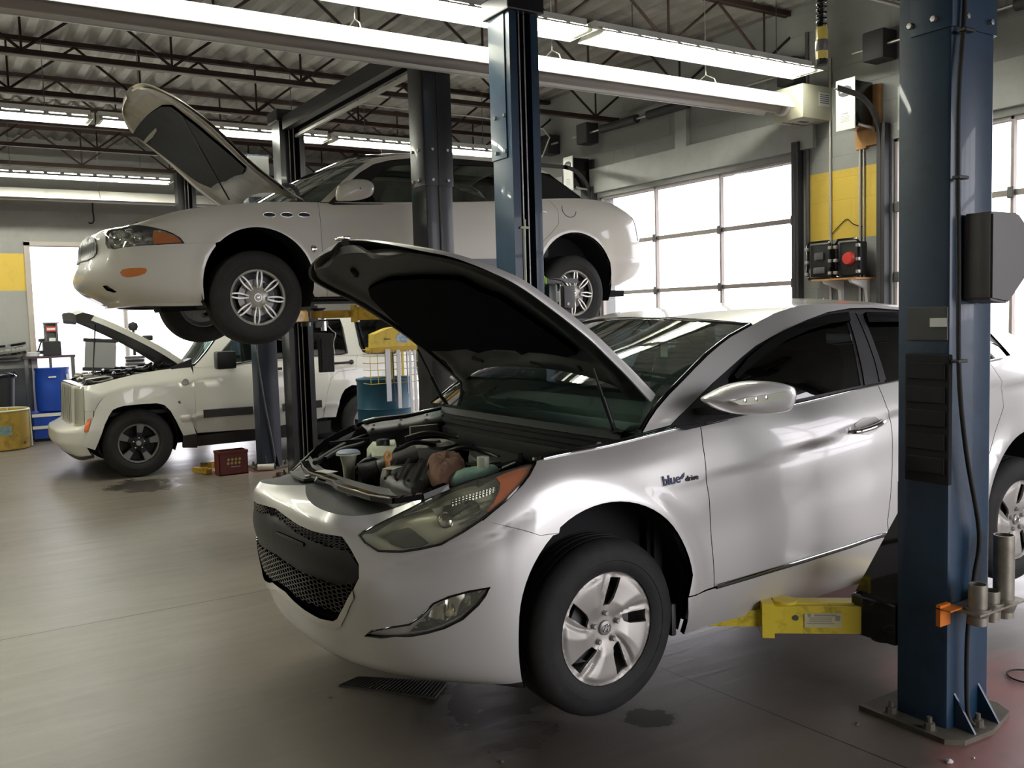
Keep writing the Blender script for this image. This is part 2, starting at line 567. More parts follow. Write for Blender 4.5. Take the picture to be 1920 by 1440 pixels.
M_['beige_metal'] = pbr('beige_sheet_metal', (.50, .49, .38, 1), .45, var=.08)
M_['joist'] = pbr('brown_joist_paint', (.030, .017, .014, 1), .7, spec=.2, var=.3)
M_['conduit'] = pbr('conduit', (.45, .43, .4, 1), .4, .6)
M_['heater_tube'] = pbr('heater_tube', (.33, .30, .28, 1), .5, .4)
M_['alu'] = pbr('polished_aluminium', (.86, .84, .78, 1), .35, .15, var=.05, vscale=2)
M_['fixture'] = pbr('white_fixture_enamel', (.85, .85, .82, 1), .35)
M_['tube'] = emis('fluorescent_tube', (.98, .98, .84), 52.0)
M_['mat_rubber'] = pbr('ribbed_rubber', (.06, .055, .05, 1), .7, var=.3, vscale=30)
M_['yellow_clear'] = pbr('yellow_wire', (.72, .58, .12, 1), .4)
M_['sleeve_clear'] = glass('clear_plastic_sleeve', (.85, .86, .9), 1.0, .08, (.85, .85, .88), .6)
M_['green'] = pbr('green_plastic', (.25, .5, .03, 1), .5)
M_['concrete_dust'] = pbr('grimy_steel_plate', (.11, .10, .075, 1), .8, var=.3, vscale=14)
M_['debris'] = pbr('debris', (.14, .1, .07, 1), .9)
M_['door_white'] = pbr('door_frame_paint', (.42, .37, .33, 1), .5)
M_['track'] = pbr('galvanised_track', (.10, .095, .09, 1), .5, .5, var=.3)
M_['track_dark'] = pbr('dark_track', (.04, .04, .042, 1), .6, .3)
M_['pane'] = glass('door_pane', (.97, .97, .97), .12, .05)

def floor_mat():
    m, nt, out = newmat('stained_concrete')
    p = nt.nodes.new('ShaderNodeBsdfPrincipled'); nt.links.new(p.outputs[0], out.inputs[0])
    v = coords(nt)
    big = noise(nt, .55, 5, .6, v, .3); med = noise(nt, 3.2, 6, .65, v, .5); fine = noise(nt, 40, 4, .6, v)
    c = ramp(nt, big, [(.3, (.130, .110, .086, 1)), (.55, (.168, .146, .118, 1)), (.75, (.20, .178, .148, 1))])
    c = mixc(nt, ramp(nt, med, [(.3, (0, 0, 0, 1)), (.8, (.45, .45, .45, 1))]), c, (.10, .085, .066, 1))
    c = mixc(nt, ramp(nt, fine, [(.35, (.25, .25, .25, 1)), (.7, (0, 0, 0, 1))]), c, (.13, .115, .095, 1))
    sep = nt.nodes.new('ShaderNodeSeparateXYZ'); nt.links.new(v, sep.inputs[0])
    X, Y = sep.outputs[0], sep.outputs[1]
    # brush strokes in the trowelled surface
    st = noise(nt, 1.0, 5, .6, coords(nt, (1.4, 9, 1)), .6)
    def spot(x, y, r, wob=.5):
        dx = math_(nt, 'SUBTRACT', X, x); dy = math_(nt, 'SUBTRACT', Y, y)
        d = math_(nt, 'SQRT', math_(nt, 'ADD', math_(nt, 'MULTIPLY', dx, dx), math_(nt, 'MULTIPLY', dy, dy)))
        d = math_(nt, 'ADD', math_(nt, 'DIVIDE', d, r), math_(nt, 'MULTIPLY', math_(nt, 'SUBTRACT', med, .5), wob * 3))
        return ramp(nt, d, [(.55, (1, 1, 1, 1)), (1.0, (0, 0, 0, 1))])
    # pink paint worn into the concrete round the lift posts
    for x, y, r, a in ((3.35, 1.78, .32, .55), (3.75, 2.1, .5, .5), (3.0, 1.72, .2, .5), (4.3, 3.6, 1.0, .4), (2.9, 10.2, .5, .4), (2.7, 4.6, .5, .25), (3.3, 4.9, .6, .5), (2.4, 10.9, .5, .45)):
        k = math_(nt, 'MULTIPLY', spot(x, y, r), math_(nt, 'MULTIPLY', med, a * 1.9))
        c = mixc(nt, k, c, (.42, .13, .12, 1))
    # oil and drip stains
    wet = None
    for x, y, r, a in ((2.0, 3.3, .45, .55), (2.25, 3.05, .25, .5), (1.85, 3.0, .3, .4), (1.75, 9.9, .45, .8), (2.35, 2.75, .12, .6), (3.1, 3.5, .5, .35), (2.0, 2.6, .4, .25)):
        k = math_(nt, 'MULTIPLY', spot(x, y, r, .8), a)
        c = mixc(nt, k, c, (.045, .04, .036, 1))
        wet = k if wet is None else math_(nt, 'MAXIMUM', wet, k)
    # control joints
    def line(coord, c0, w):
        d = math_(nt, 'ABSOLUTE', math_(nt, 'SUBTRACT', coord, c0))
        return math_(nt, 'LESS_THAN', d, w)
    jt = line(Y, 5.445, .006)
    Xs = math_(nt, 'ADD', X, math_(nt, 'MULTIPLY', Y, .065))
    jt = math_(nt, 'MAXIMUM', jt, line(Xs, 2.933, .0035))
    jt = math_(nt, 'MAXIMUM', jt, line(Y, 11.6, .008))
    c = mixc(nt, jt, c, (.03, .025, .02, 1))
    nt.links.new(c, p.inputs['Base Color'])
    r = ramp(nt, math_(nt, 'ADD', math_(nt, 'MULTIPLY', big, .5), math_(nt, 'MULTIPLY', st, .5)), [(.3, (.30, .30, .30, 1)), (.7, (.5, .5, .5, 1))])
    r = mixc(nt, wet, r, (.12, .12, .12, 1))
    nt.links.new(r, p.inputs['Roughness'])
    p.inputs['Specular IOR Level'].default_value = .5
    h = math_(nt, 'ADD', math_(nt, 'MULTIPLY', st, .6), math_(nt, 'MULTIPLY', fine, .12))
    h = math_(nt, 'SUBTRACT', h, math_(nt, 'MULTIPLY', jt, 1.0))
    nt.links.new(bump(nt, h, .22, .012), p.inputs['Normal'])
    return m

def wall_mat(name, base, band=None, low=None, axis=1, brick=True, low_z=1.05):
    """painted blockwork with a yellow band at a given height and a darker base band"""
    m, nt, out = newmat(name)
    p = nt.nodes.new('ShaderNodeBsdfPrincipled'); nt.links.new(p.outputs[0], out.inputs[0])
    v = coords(nt); sep = nt.nodes.new('ShaderNodeSeparateXYZ'); nt.links.new(v, sep.inputs[0])
    n = noise(nt, 1.3, 5, .6, v)
    c = ramp(nt, n, [(.25, tuple(x * .82 for x in base[:3]) + (1,)), (.75, base)])
    Z = sep.outputs[2]
    if low:
        c = mixc(nt, math_(nt, 'LESS_THAN', Z, low_z), c, low)
    if band:
        z0, z1, a0, a1 = band
        k = math_(nt, 'MULTIPLY', math_(nt, 'GREATER_THAN', Z, z0), math_(nt, 'LESS_THAN', Z, z1))
        A = sep.outputs[axis]
        k = math_(nt, 'MULTIPLY', k, math_(nt, 'MULTIPLY', math_(nt, 'GREATER_THAN', A, a0), math_(nt, 'LESS_THAN', A, a1)))
        c = mixc(nt, k, c, (.62, .43, .06, 1))
    grime = noise(nt, 2.6, 7, .7, v, .5)
    c = mixc(nt, ramp(nt, grime, [(.52, (0, 0, 0, 1)), (.8, (.3, .3, .3, 1))]), c, (.12, .11, .1, 1))
    nt.links.new(c, p.inputs['Base Color']); p.inputs['Roughness'].default_value = .6
    cm = nt.nodes.new('ShaderNodeCombineXYZ'); nt.links.new(sep.outputs[axis], cm.inputs[0]); nt.links.new(Z, cm.inputs[1])
    b = nt.nodes.new('ShaderNodeTexBrick'); nt.links.new(cm.outputs[0], b.inputs[0])
    b.inputs['Scale'].default_value = 1.0; b.inputs['Brick Width'].default_value = .4; b.inputs['Row Height'].default_value = .2
    b.inputs['Mortar Size'].default_value = .006; b.inputs['Mortar Smooth'].default_value = .6
    inv = math_(nt, 'SUBTRACT', 1.0, b.outputs['Fac'])
    nt.links.new(bump(nt, inv, .35 if brick else .1, .006), p.inputs['Normal'])
    return m
# ------------------------------------------------------------------ the building
XW, YB, XL, YF, ZD, WT = 7.15, 15.5, -3.5, -3.0, 4.46, 4.6
GREY = (.27, .275, .265, 1)
M_['floor'] = floor_mat()
M_['wall_r'] = wall_mat('grey_blockwork_garage_side', GREY, (2.245, 2.875, 5.1, 5.86), None, 1, True)
M_['wall_b'] = wall_mat('grey_blockwork_back', (.31, .305, .29, 1), (2.21, 2.76, -4, 1.33), (.07, .072, .078, 1), 0, False)
M_['wall_o'] = wall_mat('pale_blockwork', (.42, .40, .36, 1), None, None, 0, False)

def struct(o): return tag(o, kind='structure')

struct(MB().bb(XL, XW, YF, YB, -.12, 0).build('floor', M_['floor'], smooth=None))
struct(MB().bb(-60, 90, -60, 90, -.3, -.13).build('ground', pbr('outdoor_asphalt', (.18, .18, .175, 1), .9), smooth=None))
# garage wall with three overhead doors and an unseen one added for light
doorsY = [(10.05, 13.05), (6.04, 9.12), (1.9, 4.985), (-2.3, -.1)]
DH = 3.06
w = MB()
ys = sorted([y for d in doorsY for y in d])
edges = [YF] + ys + [YB]
for i in range(0, len(edges), 2):
    w.bb(XW, XW + .25, edges[i], edges[i + 1], 0, WT)
for a, b in doorsY:
    w.bb(XW, XW + .25, a, b, DH, WT)
struct(w.build('wall_right', M_['wall_r'], smooth=None))
# back wall with the bright opening
bx0, bx1, bz = 1.33, 4.6, 2.88
w = MB()
w.bb(XL, bx0, YB, YB + .25, 0, WT).bb(bx1, XW, YB, YB + .25, 0, WT).bb(bx0, bx1, YB, YB + .25, bz, WT)
struct(w.build('wall_back', M_['wall_b'], smooth=None))
struct(MB().bb(XL - .2, XL, YF, YB, 0, WT).build('wall_left', M_['wall_o'], smooth=None))
w = MB()
w.bb(XL, 2.4, YF - .2, YF, 0, WT).bb(6.6, XW, YF - .2, YF, 0, WT).bb(2.4, 6.6, YF - .2, YF, 3.3, WT)
struct(w.build('wall_front', M_['wall_o'], smooth=None))
# door jamb trim of the back opening, header and blocking above the garage doors
t = MB()
t.bb(bx0 - .05, bx0 + .03, YB - .03, YB, 0, bz + .05).bb(bx1 - .03, bx1 + .05, YB - .03, YB, 0, bz + .05).bb(bx0 - .05, bx1 + .05, YB - .03, YB, bz, bz + .06)
struct(t.build('trim_1', M_['door_white'], smooth=None))
t = MB()
for a, b in doorsY[:2]:
    t.bb(XW - .05, XW, a - .25, b + .1, DH + .06, DH + .36)
    t.bb(XW - .05, XW, (a + b) / 2 - .10, (a + b) / 2 + .08, DH + .36, 3.86)
t.bb(XW - .05, XW, 1.7, 4.9, DH + .06, DH + .42)
struct(t.build('trim_2', pbr('painted_timber_header', (.37, .38, .36, 1), .5, var=.1), smooth=None))

# corrugated roof deck: real flutes running across the bays
prof = []
p = .21
n = int((XW + .2 - XL) / p)
for i in range(n):
    x = XL + i * p
    prof += [(x, ZD + .045), (x + .05, ZD), (x + .13, ZD), (x + .18, ZD + .045)]
prof.append((XL + n * p, ZD + .045))
d = MB()
G = np.array([[(x, y, z) for x, z in prof] for y in (YF - .2, YB + .2)])
d.grid(G)
G2 = G.copy(); G2[..., 2] += .06
d.grid(G2)
dk = d.build('ceiling', pbr('roof_deck', (.20, .188, .172, 1), .6, var=.3, vscale=1.2, dirt=(20, 18, 16), dscale=1.5, damt=.5), smooth=20)
struct(dk)

# open web joists along X
def joist(Y):
    r = thing('roof_joist', 'brown open web steel joist under the corrugated roof deck', 'roof joist', (0, Y, 3.9), group='open web joists under the roof deck')
    c = MB()
    for z in (3.9, 4.40):
        c.bb(XL, XW - .02, Y - .035, Y - .005, z, z + .045).bb(XL, XW - .02, Y + .005, Y + .035, z, z + .045)
    c.build('chord', M_['joist'], r, None)
    wb = MB(); x = XL + .1; k = 0
    while x < XW - .7:
        wb.cyl((x, Y, 4.40), (x + .6, Y, 3.94), .013, n=6)
        wb.cyl((x + .6, Y, 3.94), (x + 1.2, Y, 4.40), .013, n=6)
        wb.cyl((x + .6, Y, 3.94), (x + .6, Y, 4.42), .011, n=6)
        x += 1.2; k += 1
    wb.build('web', M_['joist'], r, 60)
    return r
j0 = None
jd = {0: 'nearest the camera'}
for i, Y in enumerate([1.4, 2.85, 4.3, 5.75 + .35, 7.25, 8.68, 10.1, 11.55, 13.0, 14.4]):
    if j0 is None:
        j0 = joist(Y)
    else:
        dup(j0, loc=(0, Y, 3.9))
# conduit strapped under joists
def conduit(path, r, label):
    o = MB().tube(path, r, 8).build('conduit', M_['conduit'], None, 60, loc=path[0])
    return tag(o, label, 'conduit')
conduit([(XL + .2, 8.64, 3.885), (4.1, 8.64, 3.885)], .014, 'thin pale electrical conduit under the joist above the open hood of the raised cream sedan')
conduit([(XL + .2, 10.06, 3.885), (2.9, 10.06, 3.885)], .012, 'thin pale conduit under the joist in front of the far row of fluorescent lights')
conduit([(3.6, 7.21, 3.885), (XW - .4, 7.21, 3.885)], .014, 'thin pale conduit under the joist behind the overhead lift beam')
conduit([(1.0, 4.36, 3.88), (XW - .3, 4.36, 3.88)], .016, 'pale conduit running along the joist above the nearest row of lights')
conduit([(4.0, 9.3, 3.95), (5.6, 9.25, 3.93), (6.4, 9.2, 3.86), (6.6, 9.35, 3.8), (6.62, 9.55, 3.6)], .009, 'thin white cable drooping to the opener at the far corner')

# ------------------------------------------------------------------ garage doors (frames, panes, tracks)
def gdoor(name, ya, yb, seen):
    r = thing(name, None, None, (XW, (ya + yb) / 2, 0))
    r['kind'] = 'structure'
    f = MB(); xm = XW + .05
    ncol = 3; W = yb - ya
    zs = [0.02, .66, 1.26, 1.87, 2.475, DH]
    for z in zs:
        f.bb(xm - .02, xm + .025, ya, yb, z - .022, z + .022)
    for k in range(ncol + 1):
        y = ya + W * k / ncol; hw = .03 if k in (0, ncol) else .012
        f.bb(xm - .02, xm + .025, y - hw, y + hw, 0, DH)
    f.build('frame', M_['door_white'], r, None)
    g = MB()
    for i in range(5):
        for k in range(ncol):
            g.box((xm, ya + W * (k + .5) / ncol, (zs[i] + zs[i + 1]) / 2), (.004, W / ncol - .02, zs[i + 1] - zs[i] - .04))
    g.build('pane', M_['pane'], r, None)
    h = MB()
    for z in zs[1:-1]:
        for k in range(ncol + 1):
            y = ya + W * k / ncol + (.04 if k == 0 else -.04 if k == ncol else 0)
            h.box((xm - .035, y, z), (.03, .05, .09), bev=.008)
    h.build('hinge', M_['steel_dark'], r, None)
    for y in (ya - .06, yb + .06):
        path = [(XW - .06, y, 0), (XW - .06, y, 3.02)]
        for a in np.linspace(0, PI / 2, 9):
            path.append((XW - .06 - .40 * (1 - math.cos(a)), y, 3.02 + .40 * math.sin(a)))
        path.append((6.5 if ya < 5.5 else 4.3, y, 3.44))
        if name == 'door_1' and y < ya: path = path[:2]
        tr = MB()
        P = np.array(path)
        for k in range(len(P) - 1):
            d_ = P[k + 1] - P[k]; up = (0, 1, 0)
            tr.bar(P[k] - d_ * .02, P[k + 1] + d_ * .02, .05, .004, up).bar(P[k] + np.array((0, .02, 0)), P[k + 1] + np.array((0, .02, 0)), .004, .04, up)
        tr.build('track', M_['track'], r, 40)
        MB().bb(XW - .08, XW - .001, y - .04, y + .04, 0, 3.2).build('jamb_angle', M_['track_dark'], r, None)
    for y0, y1 in ((ya + 1.3, ya + 1.95), (ya + 2.15, ya + 2.8)):
        sp = MB().cyl((XW - .14, y0, 3.84), (XW - .14, y1, 3.84), .05, n=16)
        sp.build('torsion_spring', M_['track_dark'], r, 60)
    MB().cyl((XW - .14, ya - .3, 3.84), (XW - .14, yb + .3, 3.84), .014, n=8).build('shaft', M_['steel'], r, 60)
    MB().bb(XW - .2, XW - .001, yb - .05, yb + .16, 3.72, 3.97, .02).bb(XW - .2, XW - .001, ya - .16, ya + .05, 3.72, 3.97, .02).build('bearing_plate', M_['track_dark'], r, 40)
    return r
gdoor('door_1', *doorsY[1], True)
gdoor('door_2', *doorsY[2], True)
gdoor('door_3', *doorsY[0], False)
gdoor('unseen_door', *doorsY[3], False)  # out of view, added to brighten the side of the silver sedan

# ------------------------------------------------------------------ fluorescent rows
def strip_light(x0, Y, z, L=2.4, label=None, group=None):
    r = thing('strip_light', label, 'ceiling light', (x0, Y, z), group=group)
    h = MB()
    h.bb(x0, x0 + L, Y - .045, Y + .045, z + .05, z + .10)
    for s in (-1, 1):
        a = np.array((Y + s * .045, z + .06)); b = np.array((Y + s * .17, z - .01))
        def pt(t, x): q = a + (b - a) * t; return (x, q[0], q[1])
        def strip(t0, t1, xa, xb):
            h.add([pt(t0, xa), pt(t1, xa), pt(t1, xb), pt(t0, xb)], [(0, 1, 2, 3)])
        strip(.45, 1, x0, x0 + L); strip(0, .22, x0, x0 + L)
        n_ = 12; step = L / n_
        for k in range(n_ + 1):
            xa = x0 + k * step - .025; strip(.22, .45, max(x0, xa), min(x0 + L, xa + .05))
    for xa in (x0, x0 + L):
        h.add([(xa, Y - .17, z - .01), (xa, Y - .045, z + .06), (xa, Y + .045, z + .06), (xa, Y + .17, z - .01)], [(0, 1, 2, 3)])
    h.build('reflector_housing', M_['fixture'], r, None)
    for s in (-1, 1):
        MB().cyl((x0 + .04, Y + s * .06, z + .012), (x0 + L - .04, Y + s * .06, z + .012), .019, n=10).build('tube', M_['tube'], r, 60)
    for xa in (x0 + .02, x0 + L - .02): MB().box((xa, Y, z + .02), (.03, .2, .05), bev=.005).build('lamp_holder', M_['cream'], r, None)
    for xa in (x0 + .4, x0 + L - .4): MB().cyl((xa, Y, z + .1), (xa, Y, 4.44), .004, n=5).build('hanger', M_['steel_dark'], r, None)
    return r
rows = [
    ('nearest', 5.5, 3.68, [6.75 - 2.47 * (k + 1) for k in range(4)], 'fluorescent strip light in the nearest row, over the silver sedan'),
    ('middle', 10.0, 3.67, [6.5 - 2.47 * (k + 1) for k in range(4)], 'fluorescent strip light in the row behind the raised cream sedan'),
    ('far', 13.6, 3.64, [3.1 - 2.47 * (k + 1) for k in range(2)], 'fluorescent strip light in the farthest row, near the back wall'),
]
sl = None
for nm, Y, z, xs, lab in rows:
    for k, x in enumerate(xs):
        if sl is None: sl = strip_light(x, Y, z, label=lab, group='fluorescent lights in the %s row' % nm)
        else: dup(sl, loc=(x, Y, z), label=lab, group='fluorescent lights in the %s row' % nm)

# ------------------------------------------------------------------ gas tube heaters
def heater(Y, z, x0, x1, box, label):
    r = thing('tube_heater', label, 'heater', ((x0 + x1) / 2, Y, z))
    h = MB()
    sec = [(-.20, -.075), (-.155, .03), (-.09, .105), (.09, .105), (.155, .03), (.20, -.075)]
    sec = [(-.175, -.045), (-.10, .085), (.10, .085), (.175, -.045)]
    k = x0; L = 1.5
    while k < x1 - .01:
        e = min(k + L, x1)
        for a, b in zip(sec[:-1], sec[1:]):
            h.add([(k, Y + a[0], z + a[1]), (k, Y + b[0], z + b[1]), (e + .02, Y + b[0], z + b[1]), (e + .02, Y + a[0], z + a[1])], [(0, 1, 2, 3)])
        h.bar((k, Y - .177, z - .047), (e, Y - .177, z - .047), .012, .008)
        h.bar((k, Y + .177, z - .047), (e, Y + .177, z - .047), .012, .008)
        k = e
    h.build('reflector', M_['alu'], r, 20)
    MB().cyl((x0, Y + .02, z - .012), (x1 + .15, Y + .02, z - .012), .05, n=20).build('radiant_tube', M_['heater_tube'], r, 60)
    hk = MB()
    kx = x0 + .5
    while kx < x1:
        hk.tube([(kx, Y - .19, z - .03), (kx, Y - .12, z + .11), (kx + .02, Y, z + .17), (kx, Y + .12, z + .11), (kx, Y + .19, z - .03)], .005, 6)
        hk.cyl((kx + .02, Y, z + .17), (kx + .02, Y, 4.4), .004, n=5)
        kx += 1.6
    hk.build('hanger_wire', M_['steel'], r, 60)
    if box:
        b = MB().box((x1 + .36, Y, z + .03), (.46, .34, .30), bev=.008)
        b.build('burner_box', M_['beige_metal'], r, 40)
        MB().lathe([(0, 0), (.085, 0), (.085, .05), (.055, .055), (.055, 0)], (x1 + .02, Y, z), 0, 24).build('flange_ring', M_['opener_white'], r, 40)
        s = MB().box((x1 + .42, Y - .1715, z + .06), (.15, .003, .12)).box((x1 + .3, Y - .03, z - .121), (.2, .1, .003))
        s.build('label_plate', M_['paper'], r, None)
        s = MB()
        for q in range(5): s.box((x1 + .42, Y - .1735, z + .10 - q * .018), (.12, .002, .006))
        s.box((x1 + .3, Y - .03, z - .1235), (.12, .05, .002))
        for q in range(6): s.box((x1 + .18 + q * .06, Y + .09, z - .121), (.035, .03, .003))
        s.build('label_print', M_['ink_blue'], r, None)
    return r
heater(5.78, 3.455, -1.2, 6.62, True, 'long gas tube heater with a polished reflector beside the nearest row of lights')
heater(14.5, 3.50, -1.5, 4.6, False, 'gas tube heater with a glowing pale reflector along the back wall')

# ------------------------------------------------------------------ daylight
wd = bpy.data.worlds.new('overcast_sky'); scene.world = wd; wd.use_nodes = True
bg = wd.node_tree.nodes['Background']; bg.inputs[0].default_value = (.97, .94, 1.0, 1); bg.inputs[1].default_value = 5.0
def portal(loc, rot, sx, sy):
    l = bpy.data.lights.new('sky_portal', 'AREA'); l.shape = 'RECTANGLE'; l.size = sx; l.size_y = sy
    l.cycles.is_portal = True
    o = bpy.data.objects.new('sky_portal', l); COL.objects.link(o); o.location = loc; o.rotation_euler = rot
for a, b in doorsY:
    portal((XW + .24, (a + b) / 2, DH / 2), (0, PI / 2, 0), DH, b - a)
portal(((bx0 + bx1) / 2, YB + .24, bz / 2), (-PI / 2, 0, 0), bx1 - bx0, bz)
portal((4.5, YF - .19, 1.65), (PI / 2, 0, 0), 4.2, 3.3)
# ------------------------------------------------------------------ two post lifts
def lift_post(name, label, x0, x1, yb, yi, mat, sleeve_z, top, sgn, group=None, bolts=True, carriage_z=None):
    """column: closed back at yb, open channel toward the car at yi; sgn = +1 when the car is on the +Y side"""
    r = thing(name, label, 'lift post', ((x0 + x1) / 2, (yb + yi) / 2, 0), group=group)
    t = .008; lip = .055
    def chan(xa, xb, ya, yc, z0, z1):
        c = MB()
        lo, hi = min(ya, yc), max(ya, yc)
        sg = 1 if yc > ya else -1
        rr = .018
        # section polygon in (x, y) of the channel wall, outer then inner
        out = [(xa + lip, yc), (xa, yc), (xa, ya + sg * rr), (xa + rr * .3, ya + sg * rr * .3), (xa + rr, ya), (xb - rr, ya), (xb - rr * .3, ya + sg * rr * .3), (xb, ya + sg * rr), (xb, yc), (xb - lip, yc)]
        inn = [(xb - lip, yc - sg * t), (xb - t, yc - sg * t), (xb - t, ya + sg * (rr + t)), (xb - rr, ya + sg * t), (xa + rr, ya + sg * t), (xa + t, ya + sg * (rr + t)), (xa + t, yc - sg * t), (xa + lip, yc - sg * t)]
        poly = out + inn
        n = len(poly)
        v = [(p[0], p[1], z) for z in (z0, z1) for p in poly]
        f = [(i, (i + 1) % n, (i + 1) % n + n, i + n) for i in range(n)]
        f += [list(range(n)), [n + i for i in range(n)][::-1]]
        return c.add(v, f)
    chan(x0, x1, yb, yi, .015, top - .02).build('column', mat, r, 35)
    if sleeve_z:
        e = .008
        chan(x0 - e, x1 + e, yb - sgn * e, yi - sgn * .05, sleeve_z, top).build('sleeve', mat, r, 35)
        if bolts:
            for zz in (sleeve_z + .04, sleeve_z + .26):
                for fx in (.25, .8):
                    xx = x0 + (x1 - x0) * fx
                    MB().lathe([(0, .014), (.011, .013), (.013, 0)], (xx, yb - sgn * e, zz), (0, -sgn, 0), 6).build('bolt', M_['steel'], r, 30)
                for fy in (.3, .75):
                    yy = yb + (yi - yb) * fy
                    MB().lathe([(0, .014), (.011, .013), (.013, 0)], (x0 - e, yy, zz), (-1, 0, 0), 6).build('bolt', M_['steel'], r, 30)
    # base plate
    b = MB()
    cx = (x0 + x1) / 2; ya, yc = min(yb, yi), max(yb, yi)
    if sgn > 0: ylo, yhi = ya - .10, yc + .12
    else: ylo, yhi = ya - .12, yc + .10
    pl = [(x0 - .08, ylo + .06), (x0 - .03, ylo + .01), (cx, ylo), (x1 + .06, ylo + .05), (x1 + .10, ylo + .12), (x1 + .08, yhi), (x0 - .08, yhi)]
    b.prism(pl, 2, 0.0, .02)
    b.build('base_plate', M_['concrete_dust'], r, None)
    for fx in (.15, .72):
        g = MB()
        xx = x0 + (x1 - x0) * fx
        yo = yb - sgn * .085
        g.add([(xx, yb, .02), (xx, yo, .02), (xx, yb, .15), (xx + .01, yb, .02), (xx + .01, yo, .02), (xx + .01, yb, .15)], [(0, 1, 2), (3, 5, 4), (0, 3, 4, 1), (1, 4, 5, 2), (0, 2, 5, 3)])
        g.build('gusset', mat, r, None)
    for xx, yy in ((x0 + .12, yb - sgn * .05), (x1 + .05, yb + sgn * .05), (x0 - .05, yb + sgn * .04), (x1 + .04, yi), (x0 - .04, yi)):
        MB().lathe([(0, .05), (.010, .05), (.010, .028), (.020, .027), (.022, .002), (.03, 0)], (xx, yy, .02), 2, 8).build('anchor_bolt', M_['concrete_dust'], r, 30)
    # lifting cables inside the channel
    cb = MB(); ym = (yb + yi) / 2
    for fx in (.42, .6):
        xx = x0 + (x1 - x0) * fx
        cb.cyl((xx, yi - sgn * .03, .1), (xx, yi - sgn * .03, top - .05), .006, n=6)
    cb.build('cable', M_['steel'], r, 60)
    return r

BL, BK = M_['lift_blue'], M_['lift_black']
pA = lift_post('lift_post', 'blue lift post with a black rack and grey cover in front of the silver sedan', 3.155, 3.435, 1.96, 2.17, BL, 2.62, 3.6, 1)
pB = lift_post('lift_post', 'blue lift post with an open cable channel on the far side of the silver sedan', 3.13, 3.345, 5.08, 4.84, BL, 2.62, 3.62, -1)
pC = lift_post('lift_post', 'black lift post with its closed back to the camera beside the raised cream sedan', 3.13, 3.36, 6.02, 6.25, BK, 2.6, 3.55, 1)
pD = lift_post('lift_post', 'black lift post with an open cable channel behind the front of the raised cream sedan', 3.13, 3.39, 9.43, 9.18, BK, None, 3.72, -1)
pE = lift_post('lift_post', 'slate blue lift post with a hose down it, in front of the off-road car', 3.035, 3.27, 10.0, 10.20, pbr('slate_lift_paint', (.03, .036, .055, 1), .35), 2.95, 3.46, 1, bolts=False)
pF = lift_post('lift_post', 'farthest black lift post showing above the nose of the raised cream sedan', 3.13, 3.38, 13.88, 13.66, BK, None, 3.83, -1)
MB().cyl((3.24, 6.012, 1.6), (3.24, 6.012, 3.5), .005, n=6).build('control_cable', M_['rubber'], pC, 60)
# white steel at the heads of the rear posts
def head(post, x0, x1, y0, y1, z, m):
    MB().bb(x0, x1, y0, y1, z, z + .12, .01).build('head_plate', m, post, None)
head(pB, 3.10, 3.37, 4.80, 5.11, 3.50, BK)
head(pD, 3.10, 3.42, 9.15, 9.46, 3.66, BK)
# sheet on the upper part of the slate post
MB().bb(3.04, 3.265, 9.975, 9.99, 3.0, 3.44).build('upper_cover', pbr('light_sheet', (.42, .43, .42, 1), .4), pE, None)
# overhead beams between posts
def beam(name, Y0, Y1, z, label, cat='lift beam'):
    b = MB()
    b.bb(3.15, 3.23, Y0, Y1, z - .06, z + .07)
    b.bb(3.30, 3.33, Y0, Y1, z - .06, z + .05)
    o = b.build(name, M_['lift_black'], None, None, loc=(3.27, (Y0 + Y1) / 2, z))
    return tag(o, label, cat)
beam('overhead_beam', 6.27, 9.14, 3.63, 'black overhead crossbeam joining the two black posts of the cream sedan lift')
beam('overhead_beam', 2.0, 5.08, 3.78, 'dark overhead crossbeam of the blue lift above the silver sedan')
tag(MB().bb(3.27, 3.30, 6.3, 9.12, 3.50, 3.53).build('cable_guard_bar', M_['conduit'], None, None, loc=(3.3, 7.9, 3.5)), 'thin pale shutoff bar under the black overhead crossbeam', 'bar')

# carriage and swing arms
def arm(post, pivot, tip, z, mat, h=.09, w=.10):
    p = np.array(pivot); q = np.array(tip); d = q - p; L = np.linalg.norm(d); u = d / L
    def P(t, zz): return (p[0] + u[0] * t, p[1] + u[1] * t, zz)
    a = MB().bar(P(0, z), P(L * .62, z), w, h)
    a.box(P(L * .60, z - .0), (.05, w + .03, h + .03), np.array([[u[0], -u[1], 0], [u[1], u[0], 0], [0, 0, 1]]))
    r = a.build('swing_arm', mat, post, None)
    b = MB().bar(P(L * .55, z), P(L * .9, z), w * .72, h * .6)
    b.lathe([(0, -.028), (w * .5, -.028), (w * .5, .028), (0, .028)], P(L * .93, z), 2, 20)
    b.build('inner_arm', mat, r, 40)
    c = MB().lathe([(0, 0), (.04, 0), (.04, .01), (.055, .012), (.055, .022), (0, .022)], P(L * .93, z + .028), 2, 20)
    c.build('lift_pad', M_['rubber'], r, 40)
    t = MB().bar(P(L * .08, z + h / 2 + .004), P(L * .5, z + h / 2 + .004), w * .55, .008)
    t.lathe([(0, 0), (.05, 0), (.05, .012), (0, .012)], P(L * .5, z + h / 2), 2, 20).lathe([(0, 0), (.05, 0), (.05, .012), (0, .012)], P(L * .08, z + h / 2), 2, 20)
    t.build('cover_strip', mat, r, 40)
    MB().lathe([(0, -.1), (.05, -.1), (.05, .1), (0, .1)], P(0, z), 2, 20).build('pivot_pin', M_['lift_black'], r, 40)
    return r, P, u
aA, PA, uA = arm(pA, (3.29, 2.33), (2.66, 2.83), .335, M_['lift_yellow'], .115, .12)
